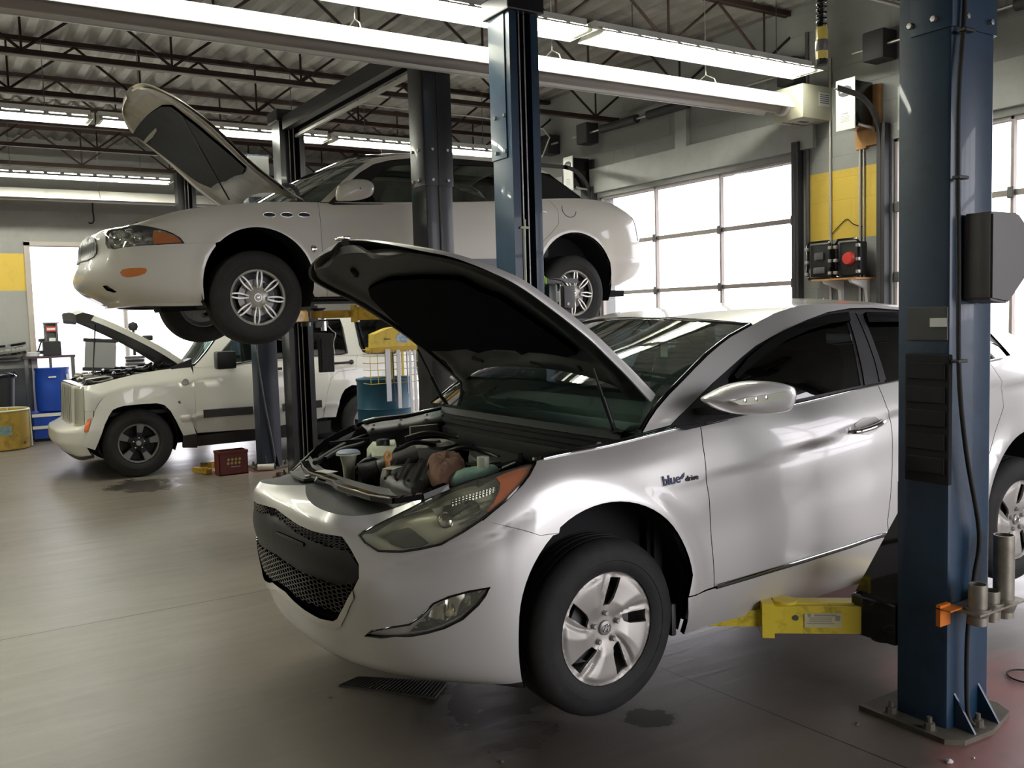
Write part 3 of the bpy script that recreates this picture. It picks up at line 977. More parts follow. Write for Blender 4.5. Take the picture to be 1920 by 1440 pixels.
# warning label on the visible side of the arm
nrm = np.array((uA[1], -uA[0], 0.)); nrm = nrm if nrm[1] < 0 else -nrm
R_ = np.array([[uA[0], nrm[0], 0], [uA[1], nrm[1], 0], [0, 0, 1]])
MB().box(np.array(PA(.26, .335)) + nrm * .0625, (.15, .003, .06), R_).build('warning_label', pbr('pale_yellow_label', (.62, .58, .32, 1), .5), aA, None)
lp = MB()
for k in range(4): lp.box(np.array(PA(.27, .322 + k * .008)) + nrm * .065, (.09 if k else .11, .002, .003), R_)
lp.box(np.array(PA(.25, .357)) + nrm * .065, (.09, .002, .007), R_).box(np.array(PA(.20, .345)) + nrm * .065, (.018, .002, .022), R_).box(np.array(PA(.315, .357)) + nrm * .065, (.012, .002, .012), R_)
lp.build('label_print', M_['ink_grey'], aA, None)
MB().lathe([(0, 0), (.012, 0), (.012, .004), (0, .004)], np.array(PA(.37, .345)) + nrm * .06, tuple(nrm), 12).build('bolt_hole', M_['steel_dark'], aA, None)
# second arm to the rear of the near post, and arms of the far posts
arm(pA, (3.31, 2.33), (4.0, 2.85), .335, M_['lift_yellow'], .115, .12)
arm(pB, (3.24, 4.72), (2.66, 4.2), .335, M_['lift_yellow'], .115, .12)
def carriage(post, x0, x1, y0, y1, z, m):
    r = MB().bb(x0, x1, y0, y1, z - .06, z + .11, .01).build('carriage', m, post, None)
    xm = (x0 + x1) / 2
    g = MB()
    g.add([(xm - .10, y0, z + .11), (xm - .10, y1, z + .11), (xm - .10, y0, z + .5), (xm - .085, y0, z + .11), (xm - .085, y1, z + .11), (xm - .085, y0, z + .5)], [(0, 1, 2), (3, 5, 4), (0, 3, 4, 1), (1, 4, 5, 2), (0, 2, 5, 3)])
    g.bb(x0 + .04, x1 - .04, y0 - .005, y0 + .02, z, z + .6)
    g.build('carriage_gusset', m, r, None)
carriage(pA, 3.17, 3.43, 2.19, 2.40, .33, M_['gloss_black'])
carriage(pB, 3.15, 3.33, 4.62, 4.82, .33, M_['gloss_black'])

# Buick lift arms
def arm2(post, pivot, tip, z): arm(post, pivot, tip, z, M_['arm_ochre'], .10, .12)
ZB = 1.68
carriage(pC, 3.15, 3.34, 6.27, 6.45, ZB, M_['lift_black'])
carriage(pD, 3.15, 3.37, 8.95, 9.16, ZB, M_['lift_black'])
arm2(pC, (3.24, 6.38), (2.5, 6.80), ZB)
arm2(pC, (3.26, 6.38), (4.4, 6.85), ZB)
arm2(pD, (3.26, 9.03), (2.6, 8.35), ZB)

# ---- things on the near blue post
r = thing('cable_cover', 'grey metal cover box bolted to the right side of the near blue post', 'cover', (3.34, 1.93, 1.8))
c = MB().prism([(3.222, 1.640), (3.222, 1.955), (3.40, 1.955), (3.475, 1.90), (3.475, 1.735), (3.34, 1.625)], 1, 1.845, 1.955)
o = c.build('cover_shell', pbr('grey_brown_cover', (.075, .068, .065, 1), .4, .1), r, None)
bm = bmesh.new(); bm.from_mesh(o.data); bmesh.ops.bevel(bm, geom=bm.edges[:], offset=.008, segments=2, affect='EDGES'); bm.to_mesh(o.data); bm.free()
r = thing('tool_rack', 'black plastic tool rack hung on the left face of the near blue post', 'rack', (3.13, 2.03, 1.2))
c = MB().bb(3.128, 3.152, 1.945, 2.125, .96, 1.445, .006)
c.build('back_panel', M_['liner'], r, None)
c = MB()
for k in range(5):
    z = 1.00 + k * .088
    c.bb(3.121, 3.129, 1.96, 2.115, z, z + .06, .003)
c.build('tray', M_['liner'], r, None)
tag(MB().bb(3.145, 3.154, 1.965, 2.13, 1.495, 1.62, .002).build('rubber_pad', M_['black_plastic'], None, None, loc=(3.15, 2.04, 1.5)), 'dark rubber pad with a faint name on the near blue post above the tool rack', 'pad')
tag(MB().bb(3.138, 3.144, 1.965, 2.03, 1.545, 1.578, .002).build('sticker', M_['paper'], None, None, loc=(3.14, 2.0, 1.55)), 'small white sticker on the left face of the near blue post', 'sticker')
hp = [(3.188, 1.935, 3.2), (3.18, 1.935, 2.7), (3.146, 1.935, 2.388), (3.135, 1.93, 2.08), (3.136, 1.925, 1.798), (3.137, 1.92, 1.378), (3.180, 1.915, 1.082), (3.262, 1.91, .771), (3.246, 1.92, .591), (3.215, 1.925, .373), (3.21, 1.92, .1), (3.22, 1.90, .04)]
hp = [(3.165 + (x - 3.165) * .98 + .012, y, z) for x, y, z in hp]
tag(MB().tube(smooth_line(hp, 6), .0085, 10).build('hydraulic_hose', M_['rubber'], None, 60, loc=hp[-1]), 'black hydraulic hose running down the near blue post', 'hose')
for z, x in ((2.08, 3.147), (1.42, 3.150), (2.60, 3.18)): MB().box((x + .01, 1.925, z), (.06, .03, .012), bev=.003).build('hose_clip', M_['dark_grey'], bpy.data.objects['hydraulic_hose'], None)
MB().bb(3.34, 3.75, 5.02, 5.04, 1.84, 1.87).bb(3.34, 3.75, 4.88, 5.05, 1.585, 1.595).build('side_bracket', M_['steel_dark'], pB, None)
r = thing('adapter_holder', 'steel bracket with truck adapters on the right side of the near blue post', 'holder', (3.27, 1.88, .5))
MB().bb(3.13, 3.44, 1.82, 1.955, .497, .505).build('bracket_plate', M_['galv'], r, None)
MB().bb(3.075, 3.14, 1.94, 1.957, .44, .52).bb(3.075, 3.16, 1.90, 1.957, .505, .510).build('mounting_tab', M_['orange'], r, None)
b = MB()
for x, y in ((3.19, 1.865), (3.29, 1.875)): b.lathe([(.036, -.02), (.045, 0), (.045, .012), (.036, .012), (.036, -.05), (.03, -.05)], (x, y, .50), 2, 24)
b.lathe([(.036, -.04), (.05, 0), (.05, .012), (.036, .012)], (3.37, 1.87, .50), 2, 24)
b.build('socket', M_['galv'], r, 40)
for x, y, z0, z1, rr, lab in ((3.19, 1.865, .46, .60, .033, 'short steel adapter tube, nearer one in the post holder'), (3.37, 1.87, .44, .755, .037, 'tall steel adapter tube in the post holder in front of the rear wheel'), (3.29, 1.875, .44, .555, .033, 'stubby steel adapter sunk in the middle of the post holder')):
    o = MB().lathe([(rr, 0), (rr, z1 - z0), (rr - .005, z1 - z0), (rr - .005, .01), (0, .01)], (x, y, z0), 2, 28).build('lift_adapter', M_['galv'], None, 40, loc=(x, y, z0))
    tag(o, lab, 'lift adapter')
# ------------------------------------------------------------------ car building tools
def tensor(stations, lin=False):
    """stations: list of rows of 3D control points -> f(sigma, t) in car coordinates, sigma = arc length"""
    A = np.array(stations, float)
    mid = A.shape[1] // 2
    s = np.concatenate([[0], np.cumsum(np.linalg.norm(np.diff(A[:, mid], axis=0), axis=1))])
    tt = np.linspace(0, 1, A.shape[1])
    sp = nspline(s, A)
    ns, nt = 260, 90
    sg = np.linspace(0, s[-1], ns)
    rows = sp(sg)                                      # ns x K x 3
    tg = np.linspace(0, 1, nt)
    G = nspline(tt, rows.transpose(1, 0, 2))(tg).transpose(1, 0, 2)
    if lin:
        R_ = rows.transpose(1, 0, 2); x = tg * (len(tt) - 1); i = np.clip(np.floor(x).astype(int), 0, len(tt) - 2); w = (x - i)[:, None, None]
        G = (R_[i] * (1 - w) + R_[i + 1] * w)
        for _ in range(2): G[1:-1] = (G[:-2] + 2 * G[1:-1] + G[2:]) / 4
        G = G.transpose(1, 0, 2)
    def cr(p0, p1, p2, p3, t):
        t = t[..., None]
        return .5 * (2 * p1 + (p2 - p0) * t + (2 * p0 - 5 * p1 + 4 * p2 - p3) * t * t + (3 * p1 - p0 - 3 * p2 + p3) * t ** 3)
    Gp = np.pad(G, ((1, 2), (1, 2), (0, 0)), mode='edge')
    Gp[0] = 2 * Gp[1] - Gp[2]; Gp[-2] = 2 * Gp[-3] - Gp[-4]; Gp[-1] = 2 * Gp[-2] - Gp[-3]
    Gp[:, 0] = 2 * Gp[:, 1] - Gp[:, 2]; Gp[:, -2] = 2 * Gp[:, -3] - Gp[:, -4]; Gp[:, -1] = 2 * Gp[:, -2] - Gp[:, -3]
    def f(a, b):
        a = np.asarray(a, float); b = np.asarray(b, float); a, b = np.broadcast_arrays(a, b)
        x = a / s[-1] * (ns - 1); y = b * (nt - 1)
        i = np.clip(np.floor(x).astype(int), 0, ns - 2); j = np.clip(np.floor(y).astype(int), 0, nt - 2)
        fx = np.clip(x - i, -1, 2); fy = np.clip(y - j, -1, 2)
        r = [cr(Gp[i + k, j], Gp[i + k, j + 1], Gp[i + k, j + 2], Gp[i + k, j + 3], fy) for k in range(4)]
        return cr(*r, fx)
    f.s = s
    return f

class Car:
    def __init__(s, name, label, origin, wc, hubz):
        """origin: front hub on the near wheel face; wc: distance to the centre plane"""
        s.o = np.array(origin, float); s.wc = wc
        s.root = thing(name, label, 'car', (origin[0] + 1.4, origin[1] + wc, 0))
        s.yc = origin[1] + wc
    def W(s, p):
        return np.asarray(p, float) + s.o
    def mir(s, V, isn=False):
        V = np.array(V, float)
        if isn: V[:, 1] *= -1
        else: V[:, 1] = 2 * s.yc - V[:, 1]
        return V
    def surf(s, f, a0, a1, b0, b1, **k):
        return Surf(lambda a, b: f(a, b) + s.o, a0, a1, b0, b1, **k)
    def pair(s, S, name, poly, mat, both=True, parent=None, **k):
        a = S.panel(name, poly, mat, parent or s.root, **k)
        b = None
        if both: b = S.panel(name, poly, mat, parent if parent else s.root, mirror=s.mir, **k)
        return a, b

def inv_lz(S, car, l, z, guess=None):
    """(l, z) in car coordinates -> surface parameters (side area)"""
    T = np.array([l + car.o[0], z + car.o[2]])
    D = np.hypot(S.G[..., 0] - T[0], S.G[..., 2] - T[1]) + np.where(np.abs(S.G[..., 1] - car.o[1]) < .45, 0, 10)
    i = np.unravel_index(np.argmin(D), D.shape); a, b = S.A[i], S.B[i]
    for _ in range(8):
        p = S.f(np.array(a), np.array(b))[[0, 2]]; r = T - p
        if np.hypot(*r) < 1e-5: break
        e = 1e-3
        ja = (S.f(np.array(a + e), np.array(b))[[0, 2]] - p) / e; jb = (S.f(np.array(a), np.array(b + e))[[0, 2]] - p) / e
        try: st = np.linalg.solve(np.array([ja, jb]).T, r)
        except Exception: break
        m = np.abs(st).max()
        if m > .05: st *= .05 / m
        a += st[0]; b += st[1]
    return (float(a), float(b))

def arch_pts(S, car, lc, zc, r, a0, a1, n=26, sx=1.0):
    """arc from angle a0 to a1 (degrees, 0 = rearward, 90 = up)"""
    return [inv_lz(S, car, lc + sx * r * math.cos(math.radians(t)), zc + r * math.sin(math.radians(t))) for t in np.linspace(a0, a1, n)]

def tyre(car, name, lc, zc, wy, R, rr, width, far=False, parent=None, yaw=0):
    """wheel part with tyre sub-part; wy = y of the outer face; returns wheel parent empty-like mesh (rim barrel)"""
    sg = -1 if not far else 1
    c = np.array([lc + car.o[0], wy, zc + car.o[2]])
    ax = (0, sg, 0)
    rim = MB().lathe([(rr * .985, .004), (rr, -.004), (rr, -.012), (rr * .93, -.02), (rr * .86, -.07), (rr * .84, -width * .8), (rr * .93, -width * .97), (rr, -width), (rr * .97, -width), (rr * .80, -width * .8), (rr * .8, -width * .75), (0.02, -width * .72)], c, ax, 48)
    w = rim.build(name, M_['alloy_dirty'], parent or car.root, 40)
    s = (R - rr)
    prof = [(rr * .99, -.012), (rr * .995, .002), (rr + s * .12, .010), (rr + s * .3, .014), (rr + s * .34, .0135), (rr + s * .36, .0155), (rr + s * .62, .012), (rr + s * .8, .002), (rr + s * .90, -.010), (rr + s * .97, -.022), (R, -.035)]
    half = [(R - .0005, -.045), (R - .009, -.047), (R - .009, -.053), (R, -.055), (R + .001, -.078), (R - .009, -.080), (R - .009, -.087), (R + .0015, -.089), (R + .0015, -width / 2 + .002)]
    pr = prof + half
    pr2 = pr + [(r, -width - h) for r, h in pr[::-1]]
    t = MB().lathe(pr2, c, ax, 72).build('tyre', M_['rubber'], w, 28)
    return w, c

def well(car, lc, zc, r, y0, y1, name='wheel_arch_liner'):
    """dark liner behind a wheel: an arched shell with an inner wall"""
    c = car.o + np.array([lc, 0, zc]); m = MB(); n = 24
    G = []
    for y in (y0, y1):
        G.append([(c[0] + r * math.cos(t), y, c[2] + r * math.sin(t)) for t in np.linspace(-.45, PI + .45, n)])
    m.grid(G)
    ring = [(c[0] + r * math.cos(t), y1, c[2] + r * math.sin(t)) for t in np.linspace(-.45, PI + .45, n)]
    m.add(ring + [(c[0], y1, c[2] - r * .4)], [list(range(n)) + [n]])
    return m.build(name, M_['liner'], car.root, 60)
# ------------------------------------------------------------------ silver sedan on the blue lift
def sonata():
    C_ = Car('sedan', 'silver sedan in front with its hood raised, lifted just off the floor on yellow arms', (2.0486, 2.6096, .4658), .88, .4658)
    R0 = C_.root; o = C_.o
    def row(l, w, z): return [(a, b, c) for a, b, c in zip(l, w, z)]
    def side(l, w, z): return [(l, a, b) for a, b in zip(w, z)]
    c8 = [.88] * 8
    Z0 = [-.17, -.10, .03, .17, .32, .44, .49, .515]
    st = [
        row([-.65, -.84, -.918, -.955, -.965, -.945, -.895, -.82], c8, Z0),
        row([-.63, -.825, -.903, -.94, -.95, -.94, -.925, -.89], [.62] * 8, [-.17, -.10, .03, .17, .315, .425, .466, .492]),
        row([-.57, -.775, -.852, -.89, -.90, -.895, -.88, -.855], [.45, .43, .42, .42, .42, .42, .42, .425], [-.17, -.10, .03, .17, .30, .40, .446, .478]),
        row([-.50, -.68, -.765, -.795, -.79, -.76, -.725, -.69], [.34, .26, .235, .23, .235, .265, .305, .355], [-.17, -.10, .03, .17, .29, .395, .45, .487]),
        row([-.42, -.57, -.64, -.66, -.655, -.625, -.575, -.52], [.22, .13, .11, .105, .11, .13, .17, .225], [-.17, -.10, .03, .17, .30, .425, .51, .568]),
        row([-.36, -.45, -.50, -.51, -.505, -.485, -.445, -.40], [.10, .05, .035, .03, .03, .05, .085, .14], [-.17, -.10, .03, .17, .31, .44, .545, .610]),
        row([-.30, -.34, -.36, -.36, -.355, -.335, -.295, -.25], [.05, .02, .0, -.005, -.003, .01, .035, .08], [-.17, -.10, .03, .17, .32, .46, .575, .645]),
        side(0, [.02, 0, -.02, -.03, -.03, -.02, .005, .068], [-.17, -.10, .03, .18, .33, .47, .59, .664]),
        side(.49, [.06, .02, -.02, -.03, -.03, -.025, -.005, .036], [-.17, -.09, .03, .18, .33, .48, .61, .716]),
        side(1.1, [.06, .02, -.025, -.035, -.035, -.03, -.008, .042], [-.17, -.09, .05, .20, .36, .51, .645, .757]),
        side(1.64, [.06, .02, -.025, -.035, -.035, -.03, -.004, .05], [-.17, -.08, .06, .22, .38, .54, .68, .80]),
        side(2.2, [.06, .02, -.02, -.035, -.035, -.03, .002, .06], [-.16, -.07, .07, .24, .41, .57, .71, .832]),
        side(2.8, [.06, .03, -.02, -.04, -.043, -.03, .01, .09], [-.15, -.06, .08, .25, .43, .60, .745, .872]),
        side(3.35, [.12, .06, .02, .003, .003, .015, .06, .14], [-.14, -.05, .08, .26, .45, .62, .77, .89]),
        row([3.56, 3.66, 3.72, 3.745, 3.74, 3.715, 3.68, 3.60], [.24, .17, .14, .125, .125, .135, .18, .25], [-.12, -.04, .09, .27, .46, .63, .79, .905]),
        row([3.66, 3.76, 3.82, 3.845, 3.84, 3.82, 3.78, 3.70], [.52, .5, .5, .5, .5, .5, .5, .5], [-.12, -.04, .10, .27, .46, .64, .81, .92]),
        row([3.68, 3.78, 3.84, 3.86, 3.855, 3.835, 3.80, 3.72], c8, [-.12, -.04, .10, .27, .46, .64, .82, .93]),
    ]
    f0 = tensor(st)
    def f(a, b):
        P = f0(a, b)
        l, z = P[..., 0], P[..., 2]
        nearside = np.clip((l + .15) / .4, 0, 1) * np.clip((3.5 - l) / .3, 0, 1)
        zc = np.interp(l, [-.2, .383, .526, 1.026, 1.378, 1.724, 2.4, 3.5], [.47, .49, .508, .561, .613, .663, .72, .76])
        u = z - zc
        ridge = -.017 / (1 + np.exp(np.clip(u / .0065, -40, 40))) * np.exp(np.minimum(u, 0) / .15) * np.clip((l - .25) / .7, 0, 1)
        # concave dish under the crease on the doors
        dish = -.006 * np.exp(-((z - (zc - .20)) / .10) ** 2)
        # flared wheel arch lips
        for lc, zz in ((0.0, .09), (2.795, .10)):
            r = np.hypot(l - lc, z - zz)
            ridge = ridge + .020 * np.exp(-((r - .395) / .06) ** 2) * (z > -.2)
        Pn = P.copy()
        Pn[..., 1] = P[..., 1] - (ridge + dish) * nearside
        if cre is not None:      # sculpted fold across the bumper corner
            bc = np.interp(a, cre[0], cre[1]); win = np.clip((a - cre[0][0]) / .12, 0, 1) * np.clip((cre[0][-1] - a) / .12, 0, 1)
            d = -.016 / (1 + np.exp(np.clip((b - bc) / .006, -40, 40))) * np.exp(np.minimum(b - bc, 0) / .14) * win
            e = 3e-3; u_ = f0(a + e, b) - f0(a - e, b); v_ = f0(a, b + e) - f0(a, b - e); n_ = np.cross(u_, v_); n_ /= np.linalg.norm(n_, axis=-1, keepdims=True) + 1e-12
            Pn = Pn + n_ * d[..., None]
        return Pn
    cre = None
    S = C_.surf(f, 0, f0.s[-1], 0, 1, na=420, nb=110)
    ch_ = sorted(S.hits([(690, 1108), (712, 1082), (745, 1060), (800, 1043), (870, 1028), (925, 1004), (975, 975), (1010, 955)]))
    cre = (np.array([h[0] for h in ch_]), np.array([h[1] for h in ch_]))
    S = C_.surf(f, 0, f0.s[-1], 0, 1, na=420, nb=110)
    H = S.hit
    smax = f0.s[-1]
    top = lambda a: (a, 1.0)
    # ---- shared outlines, traced on the near side
    seam_bf = S.hits([(904, 977), (950, 987), (1013, 1004.6), (1049, 1000)])
    lens = S.hits([(672.5, 1004), (683, 1018), (708, 1035), (754, 1036.5), (790, 1031), (827, 1023), (868, 1000), (904, 976), (952, 937.5), (980, 909), (993, 892), (1005, 869)])
    lens_up = S.hits([(990, 869), (972.5, 873), (940, 882), (910, 893), (880, 902), (847.5, 914), (815, 928), (789, 942), (772.5, 951), (743, 965.6), (710, 982), (681, 996)])
    lens_up = [(a, min(b, .995)) for a, b in lens_up]
    archF = arch_pts(S, C_, 0, .09, .388, 175, 8, 30)      # front edge -> rear edge over the top
    aF = H(987.5, 1227)
    grille = S.hits([(532, 965), (559, 984), (587, 996), (623, 1003), (641, 1006), (657, 1029), (673, 1059), (673, 1084), (662, 1107), (646, 1137), (634, 1159), (626, 1164), (601, 1159), (573, 1143), (550, 1124)])
    gT = H(514.5, 952)[1]; gB = H(538, 1110)[1]
    g1_ = [g for g in grille if g[0] > .10]
    tp_ = pchip([0, g1_[0][0], g1_[1][0]], [gT, g1_[0][1], g1_[1][1]]); gl_ = grille[-1]
    grille = [(a, float(tp_(a))) for a in (0.0, .04, .08)] + g1_[:-1] + [(gl_[0], gl_[1])] + [(.08, gB + .0), (0.0, gB)]
    fog = S.hits([(684, 1192), (697, 1182.5), (735, 1176), (767.5, 1171), (788, 1157), (813, 1132), (842.5, 1119), (880, 1109), (919, 1102), (910, 1117), (897, 1134), (867.5, 1161), (834, 1177.5), (800, 1187), (772, 1192), (713, 1195)])
    si = lambda l: inv_lz(S, C_, l, .2)[0]
    # ---- bumper skin (near half and its mirror are one surface in the car, built as two panels meeting at the centre)
    bot = .03
    arch_low = [inv_lz(S, C_, -.388, .06), inv_lz(S, C_, -.386, -.02), inv_lz(S, C_, -.372, -.09)]
    iT = H(742, 945); tA = [(x, 1.0) for x in np.linspace(.02, lens_up[7][0] - .0, 14)]
    outline = [(0.0, gT)] + [(0.0, 1.0)] + tA + [(lens_up[7][0], 1.0)] + lens_up[7:] + lens[:8] + seam_bf[1:]
    af = [p for p in archF if p[1] < seam_bf[-1][1] - .01][:14]
    af = [p for p in archF[:20] if project(S.f(np.array(p[0]), np.array(p[1])))[1] > 1003]
    outline = outline + af[::-1] + [inv_lz(S, C_, -.375, -.08), inv_lz(S, C_, -.36, -.125)]
    cb = [(a, .10) for a in np.linspace(inv_lz(S, C_, -.36, -.125)[0] - .06, 0, 16)]
    outline = outline + cb + [(0.0, gB)] + [g for g in grille[1:-1]][::-1]
    for par in (0,):
        C_.pair(S, 'front_bumper', outline, M_['silver'], step=.022, gap=0, holes=[fog], edge=.014)
    # black lip under the bumper
    lip = [(0.0, .0), (0.0, .10)] + cb[::-1][1:] + [inv_lz(S, C_, -.36, -.125), (inv_lz(S, C_, -.34, -.16)[0], .0)]
    C_.pair(S, 'bumper_lip', lip, M_['grey_plastic'], step=.05, off=-.004, edge=.01)
    # thin bright strip under the grille
    ch = [g for g in grille[1:-1] if g[1] < gB + .10 and g[0] < .62]
    hb_ = H(668, 1098)[1]; low = [g for g in grille[6:-1] if g[1] < hb_]
    stp = low + [(0.0, gB)] + [(0.0, gB - .03)] + [(a + .004, b - .03) for a, b in low[::-1]]
    C_.pair(S, 'grille_trim', stp, pbr('satin_chrome', (.75, .74, .7, 1), .18, .9), step=.03, off=.004, edge=.008)
    # grille: recessed mesh, upper slot and the broad black bar
    C_.pair(S, 'grille_backing', [(a * .98, b) for a, b in grille], M_['liner'], step=.04, off=-.055, edge=0)
    gs = np.array(grille)
    wall = MB()
    P0 = S.pt(gs[:, 0], gs[:, 1], 0.0); P1 = S.pt(gs[:, 0], gs[:, 1], -.06)
    wall.grid(np.stack([P0, P1]))
    Pm0 = C_.mir(P0); Pm1 = C_.mir(P1); wall.grid(np.stack([Pm1, Pm0]))
    wall.build('grille_surround', M_['gloss_black'], R0, 40)
    bar = S.hits([(517, 968), (530, 980), (545, 995), (575, 1013), (610, 1026), (650, 1033), (672, 1062), (671, 1084), (660, 1098), (628, 1100), (598, 1090), (560, 1075), (530, 1056)])
    bT, bB = H(513, 966)[1], H(521, 1048)[1]
    barp = [(0.0, bT), (.08, bT - .004)] + bar[2:11] + [(bar[11][0], bar[11][1]), (.08, bB - .002), (0.0, bB)]
    def bulge(a, b): return .014 * np.sin(np.clip((b - bB) / (bT - bB), 0, 1) * PI) ** .7
    C_.pair(S, 'grille_bar', barp, M_['dark_grey'], step=.025, off=-.014, edge=.02, fn=bulge)
    # number plate bracket and its groove
    pb = S.hits([(520, 996), (571, 1018), (571, 1024), (520, 1001)])
    C_.pair(S, 'plate_bracket', pb, M_['gloss_black'], both=False, step=.03, off=.006, edge=.008)
    # honeycomb in the lower grille and small studs in the upper slot
    hx = MB(); q = .027
    lowp = np.array(barp[5:-1][::-1]); gp = np.array(grille)
    for i in range(0, 30):
        for j in range(0, 22):
            a = i * q; b = gB + .005 + j * q * .62 + (i % 2) * q * .31
            if not inside(gp, np.array([[a, b]]))[0]: continue
            if inside(np.array(barp), np.array([[a, b]]))[0] and j > 0: continue
            c = S.pt(a, b, -.007); ca, cb_ = S.f(np.array(a + .01), np.array(b)) - S.f(np.array(a), np.array(b)), S.f(np.array(a), np.array(b + .01)) - S.f(np.array(a), np.array(b))
            ca /= np.linalg.norm(ca); nn = S.nrm(np.array(a), np.array(b)); cb_ = np.cross(nn, ca)
            ring = []
            for k in range(6):
                t = PI / 3 * k
                ring.append((c + ca * math.cos(t) * .0155 + cb_ * math.sin(t) * .011, c + ca * math.cos(t) * .012 + cb_ * math.sin(t) * .008, c + ca * math.cos(t) * .010 + cb_ * math.sin(t) * .0065 - nn * .02))
            for mirr in (0, 1):
                v = np.array([r[x] for x in range(3) for r in ring])
                if mirr: v = C_.mir(v)
                hx.add(v, [(x * 6 + k, x * 6 + (k + 1) % 6, (x + 1) * 6 + (k + 1) % 6, (x + 1) * 6 + k) for x in (0, 1) for k in range(6)])
    hx.build('grille_mesh', M_['gloss_black'], R0, 40)
    # fog lamps: recessed chrome bowl, lens and bezel
    fogin = S.hits([(766, 1188), (790, 1165), (815, 1138), (843, 1123), (880, 1112), (914, 1105), (904, 1118), (893, 1133), (864, 1157), (832, 1173), (798, 1184)])
    for mm in (None, C_.mir):
        bz = S.panel('fog_lamp', fog, M_['silver_dull'], R0, step=.03, off=-.012, edge=.01, mirror=mm, holes=[inset(fogin, -.0)])
        S.panel('bowl', fogin, M_['reflector'], bz, step=.02, off=-.03, edge=0, mirror=mm, fn=lambda a, b: -.02 * np.abs(np.sin(a * 60)))
        S.panel('lens', fogin, M_['haze_lens'], bz, step=.03, off=-.006, edge=.006, mirror=mm)
    fq = np.array(fog); fp = S.pt(fq[:, 0], fq[:, 1], .0)
    MB().tube(fp, .004, 6, closed=True).build('fog_seal', M_['gloss_black'], R0, 60)
    c = S.pt(*H(842, 1152), -.02); MB().lathe([(0, .012), (.012, .008), (.016, 0)], c, (-.5, -.8, 0), 16).build('fog_bulb', pbr('warm_bulb', (.6, .5, .3, 1), .2, .4), R0, 40)
    # ---- head lamps
    lensP = lens + lens_up
    amber = S.hits([(1003, 870), (993, 891), (980, 908), (952, 937), (922, 960), (912, 958), (926, 942), (936, 920), (938, 905), (930, 893), (950, 884), (975, 876)])
    for mm in (None, C_.mir):
        hl = S.panel('head_lamp', inset(lensP, .002), M_['haze_lens'], R0, step=.02, off=.002, edge=.012, mirror=mm)
        S.panel('lamp_housing', lensP, M_['bezel'], hl, step=.02, off=-.020, edge=0, mirror=mm, fn=lambda a, b: -.007 * (1 + np.sin(a * 22 + b * 30)))
        rim_ = np.array(lensP); Pa = S.pt(rim_[:, 0], rim_[:, 1], .0025); Pb = S.pt(rim_[:, 0], rim_[:, 1], -.03)
        ins = inset(lensP, .009); Pc = S.pt(ins[:, 0], ins[:, 1], .0045)
        g = MB(); g.grid(np.stack([Pb, Pa + (Pc - Pa) * .15, Pc])[:, list(range(len(rim_))) + [0]])
        if mm: g.v = [tuple(v) for v in mm(np.array(g.v))]
        g.build('lamp_seal', M_['gloss_black'], hl, 50)
        S.panel('turn_lens', amber, M_['amber_dark'], hl, step=.02, off=-.006, edge=.012, mirror=mm)
        inn = S.hits([(716, 1002), (735, 992), (762, 984), (782, 1000), (800, 1016), (786, 1022), (752, 1026), (730, 1018)])
        S.panel('dark_insert', inn, M_['grey_plastic'], hl, step=.02, off=-.014, edge=.01, mirror=mm)
        inn2 = S.hits([(806, 950), (850, 940), (880, 942), (850, 962), (815, 962)])
        S.panel('lamp_shade', inn2, pbr('bezel_grey', (.14, .15, .14, 1), .4, .4), hl, step=.02, off=-.014, edge=.01, mirror=mm)
        # projector and reflector bowl
        for (px, py, rad, dep) in ((829, 974, .030, -.016), (884, 955, .036, -.022)):
            c = S.pt(*H(px, py), dep)
            ax = np.array((-.85, -.45, .25)); ax /= np.linalg.norm(ax)
            m = MB()
            if rad < .033: m.lathe([(0, .012), (rad * .5, .010), (rad * .85, .002), (rad, -.006), (rad * 1.12, -.004), (rad * 1.15, -.02), (rad * 1.1, -.03)], c, ax, 28)
            else: m.lathe([(rad * 1.1, .01), (rad, .0), (rad * .8, -.014), (rad * .3, -.024), (0, -.012)], c, ax, 28)
            if mm: m.v = [tuple(v) for v in mm(np.array(m.v))]
            m.build('projector' if rad < .033 else 'reflector_bowl', M_['reflector'], hl, 50)
        pr = MB()
        for k in range(14):
            for r_ in range(3):
                c = S.pt(*H(846 + k * 6.5, 934 - k * 1.9 + r_ * 4.5), -.014); pr.box(c, (.0065, .0065, .0065))
        if mm: pr.v = [tuple(v) for v in mm(np.array(pr.v))]
        pr.build('reflex_studs', M_['reflector'], hl, None)
        rb = MB()
        for (x0, y0, x1, y1) in ((858, 972, 920, 948), (862, 982, 926, 956), (868, 990, 918, 966), (880, 948, 926, 934), (745, 962, 800, 945)):
            rb.cyl(S.pt(*H(x0, y0), -.018), S.pt(*H(x1, y1), -.018), .0035, n=8)
        if mm: rb.v = [tuple(v) for v in mm(np.array(rb.v))]
        rb.build('reflector_rib', M_['reflector'], hl, 60)
    # ---- fender
    dF = S.hits([(1314, 797), (1318, 837), (1324, 895), (1330, 937), (1334.6, 1020), (1339, 1101)])
    dF[0] = (dF[0][0], 1.0)
    sl = inv_lz(S, C_, .36, .00)
    archR = [p for p in archF if project(S.f(np.array(p[0]), np.array(p[1])))[1] <= 1003 or p[0] > si(0)]
    fender = [(lens[-1][0], 1.0)] + [(x, 1.0) for x in np.linspace(lens[-1][0] + .05, dF[0][0] - .05, 9)] + dF + [H(1291, 1119)] + archR[::-1] + seam_bf[::-1] + lens[8:]
    fen, _ = C_.pair(S, 'front_fender', fender, M_['silver'], step=.025, gap=.0018, edge=.016)
    # ---- doors
    dB = S.hits([(1647, 724), (1662, 762), (1670, 791), (1673, 874), (1669, 937), (1664, 978), (1666, 1003)]); dB[0] = (dB[0][0], 1.0)
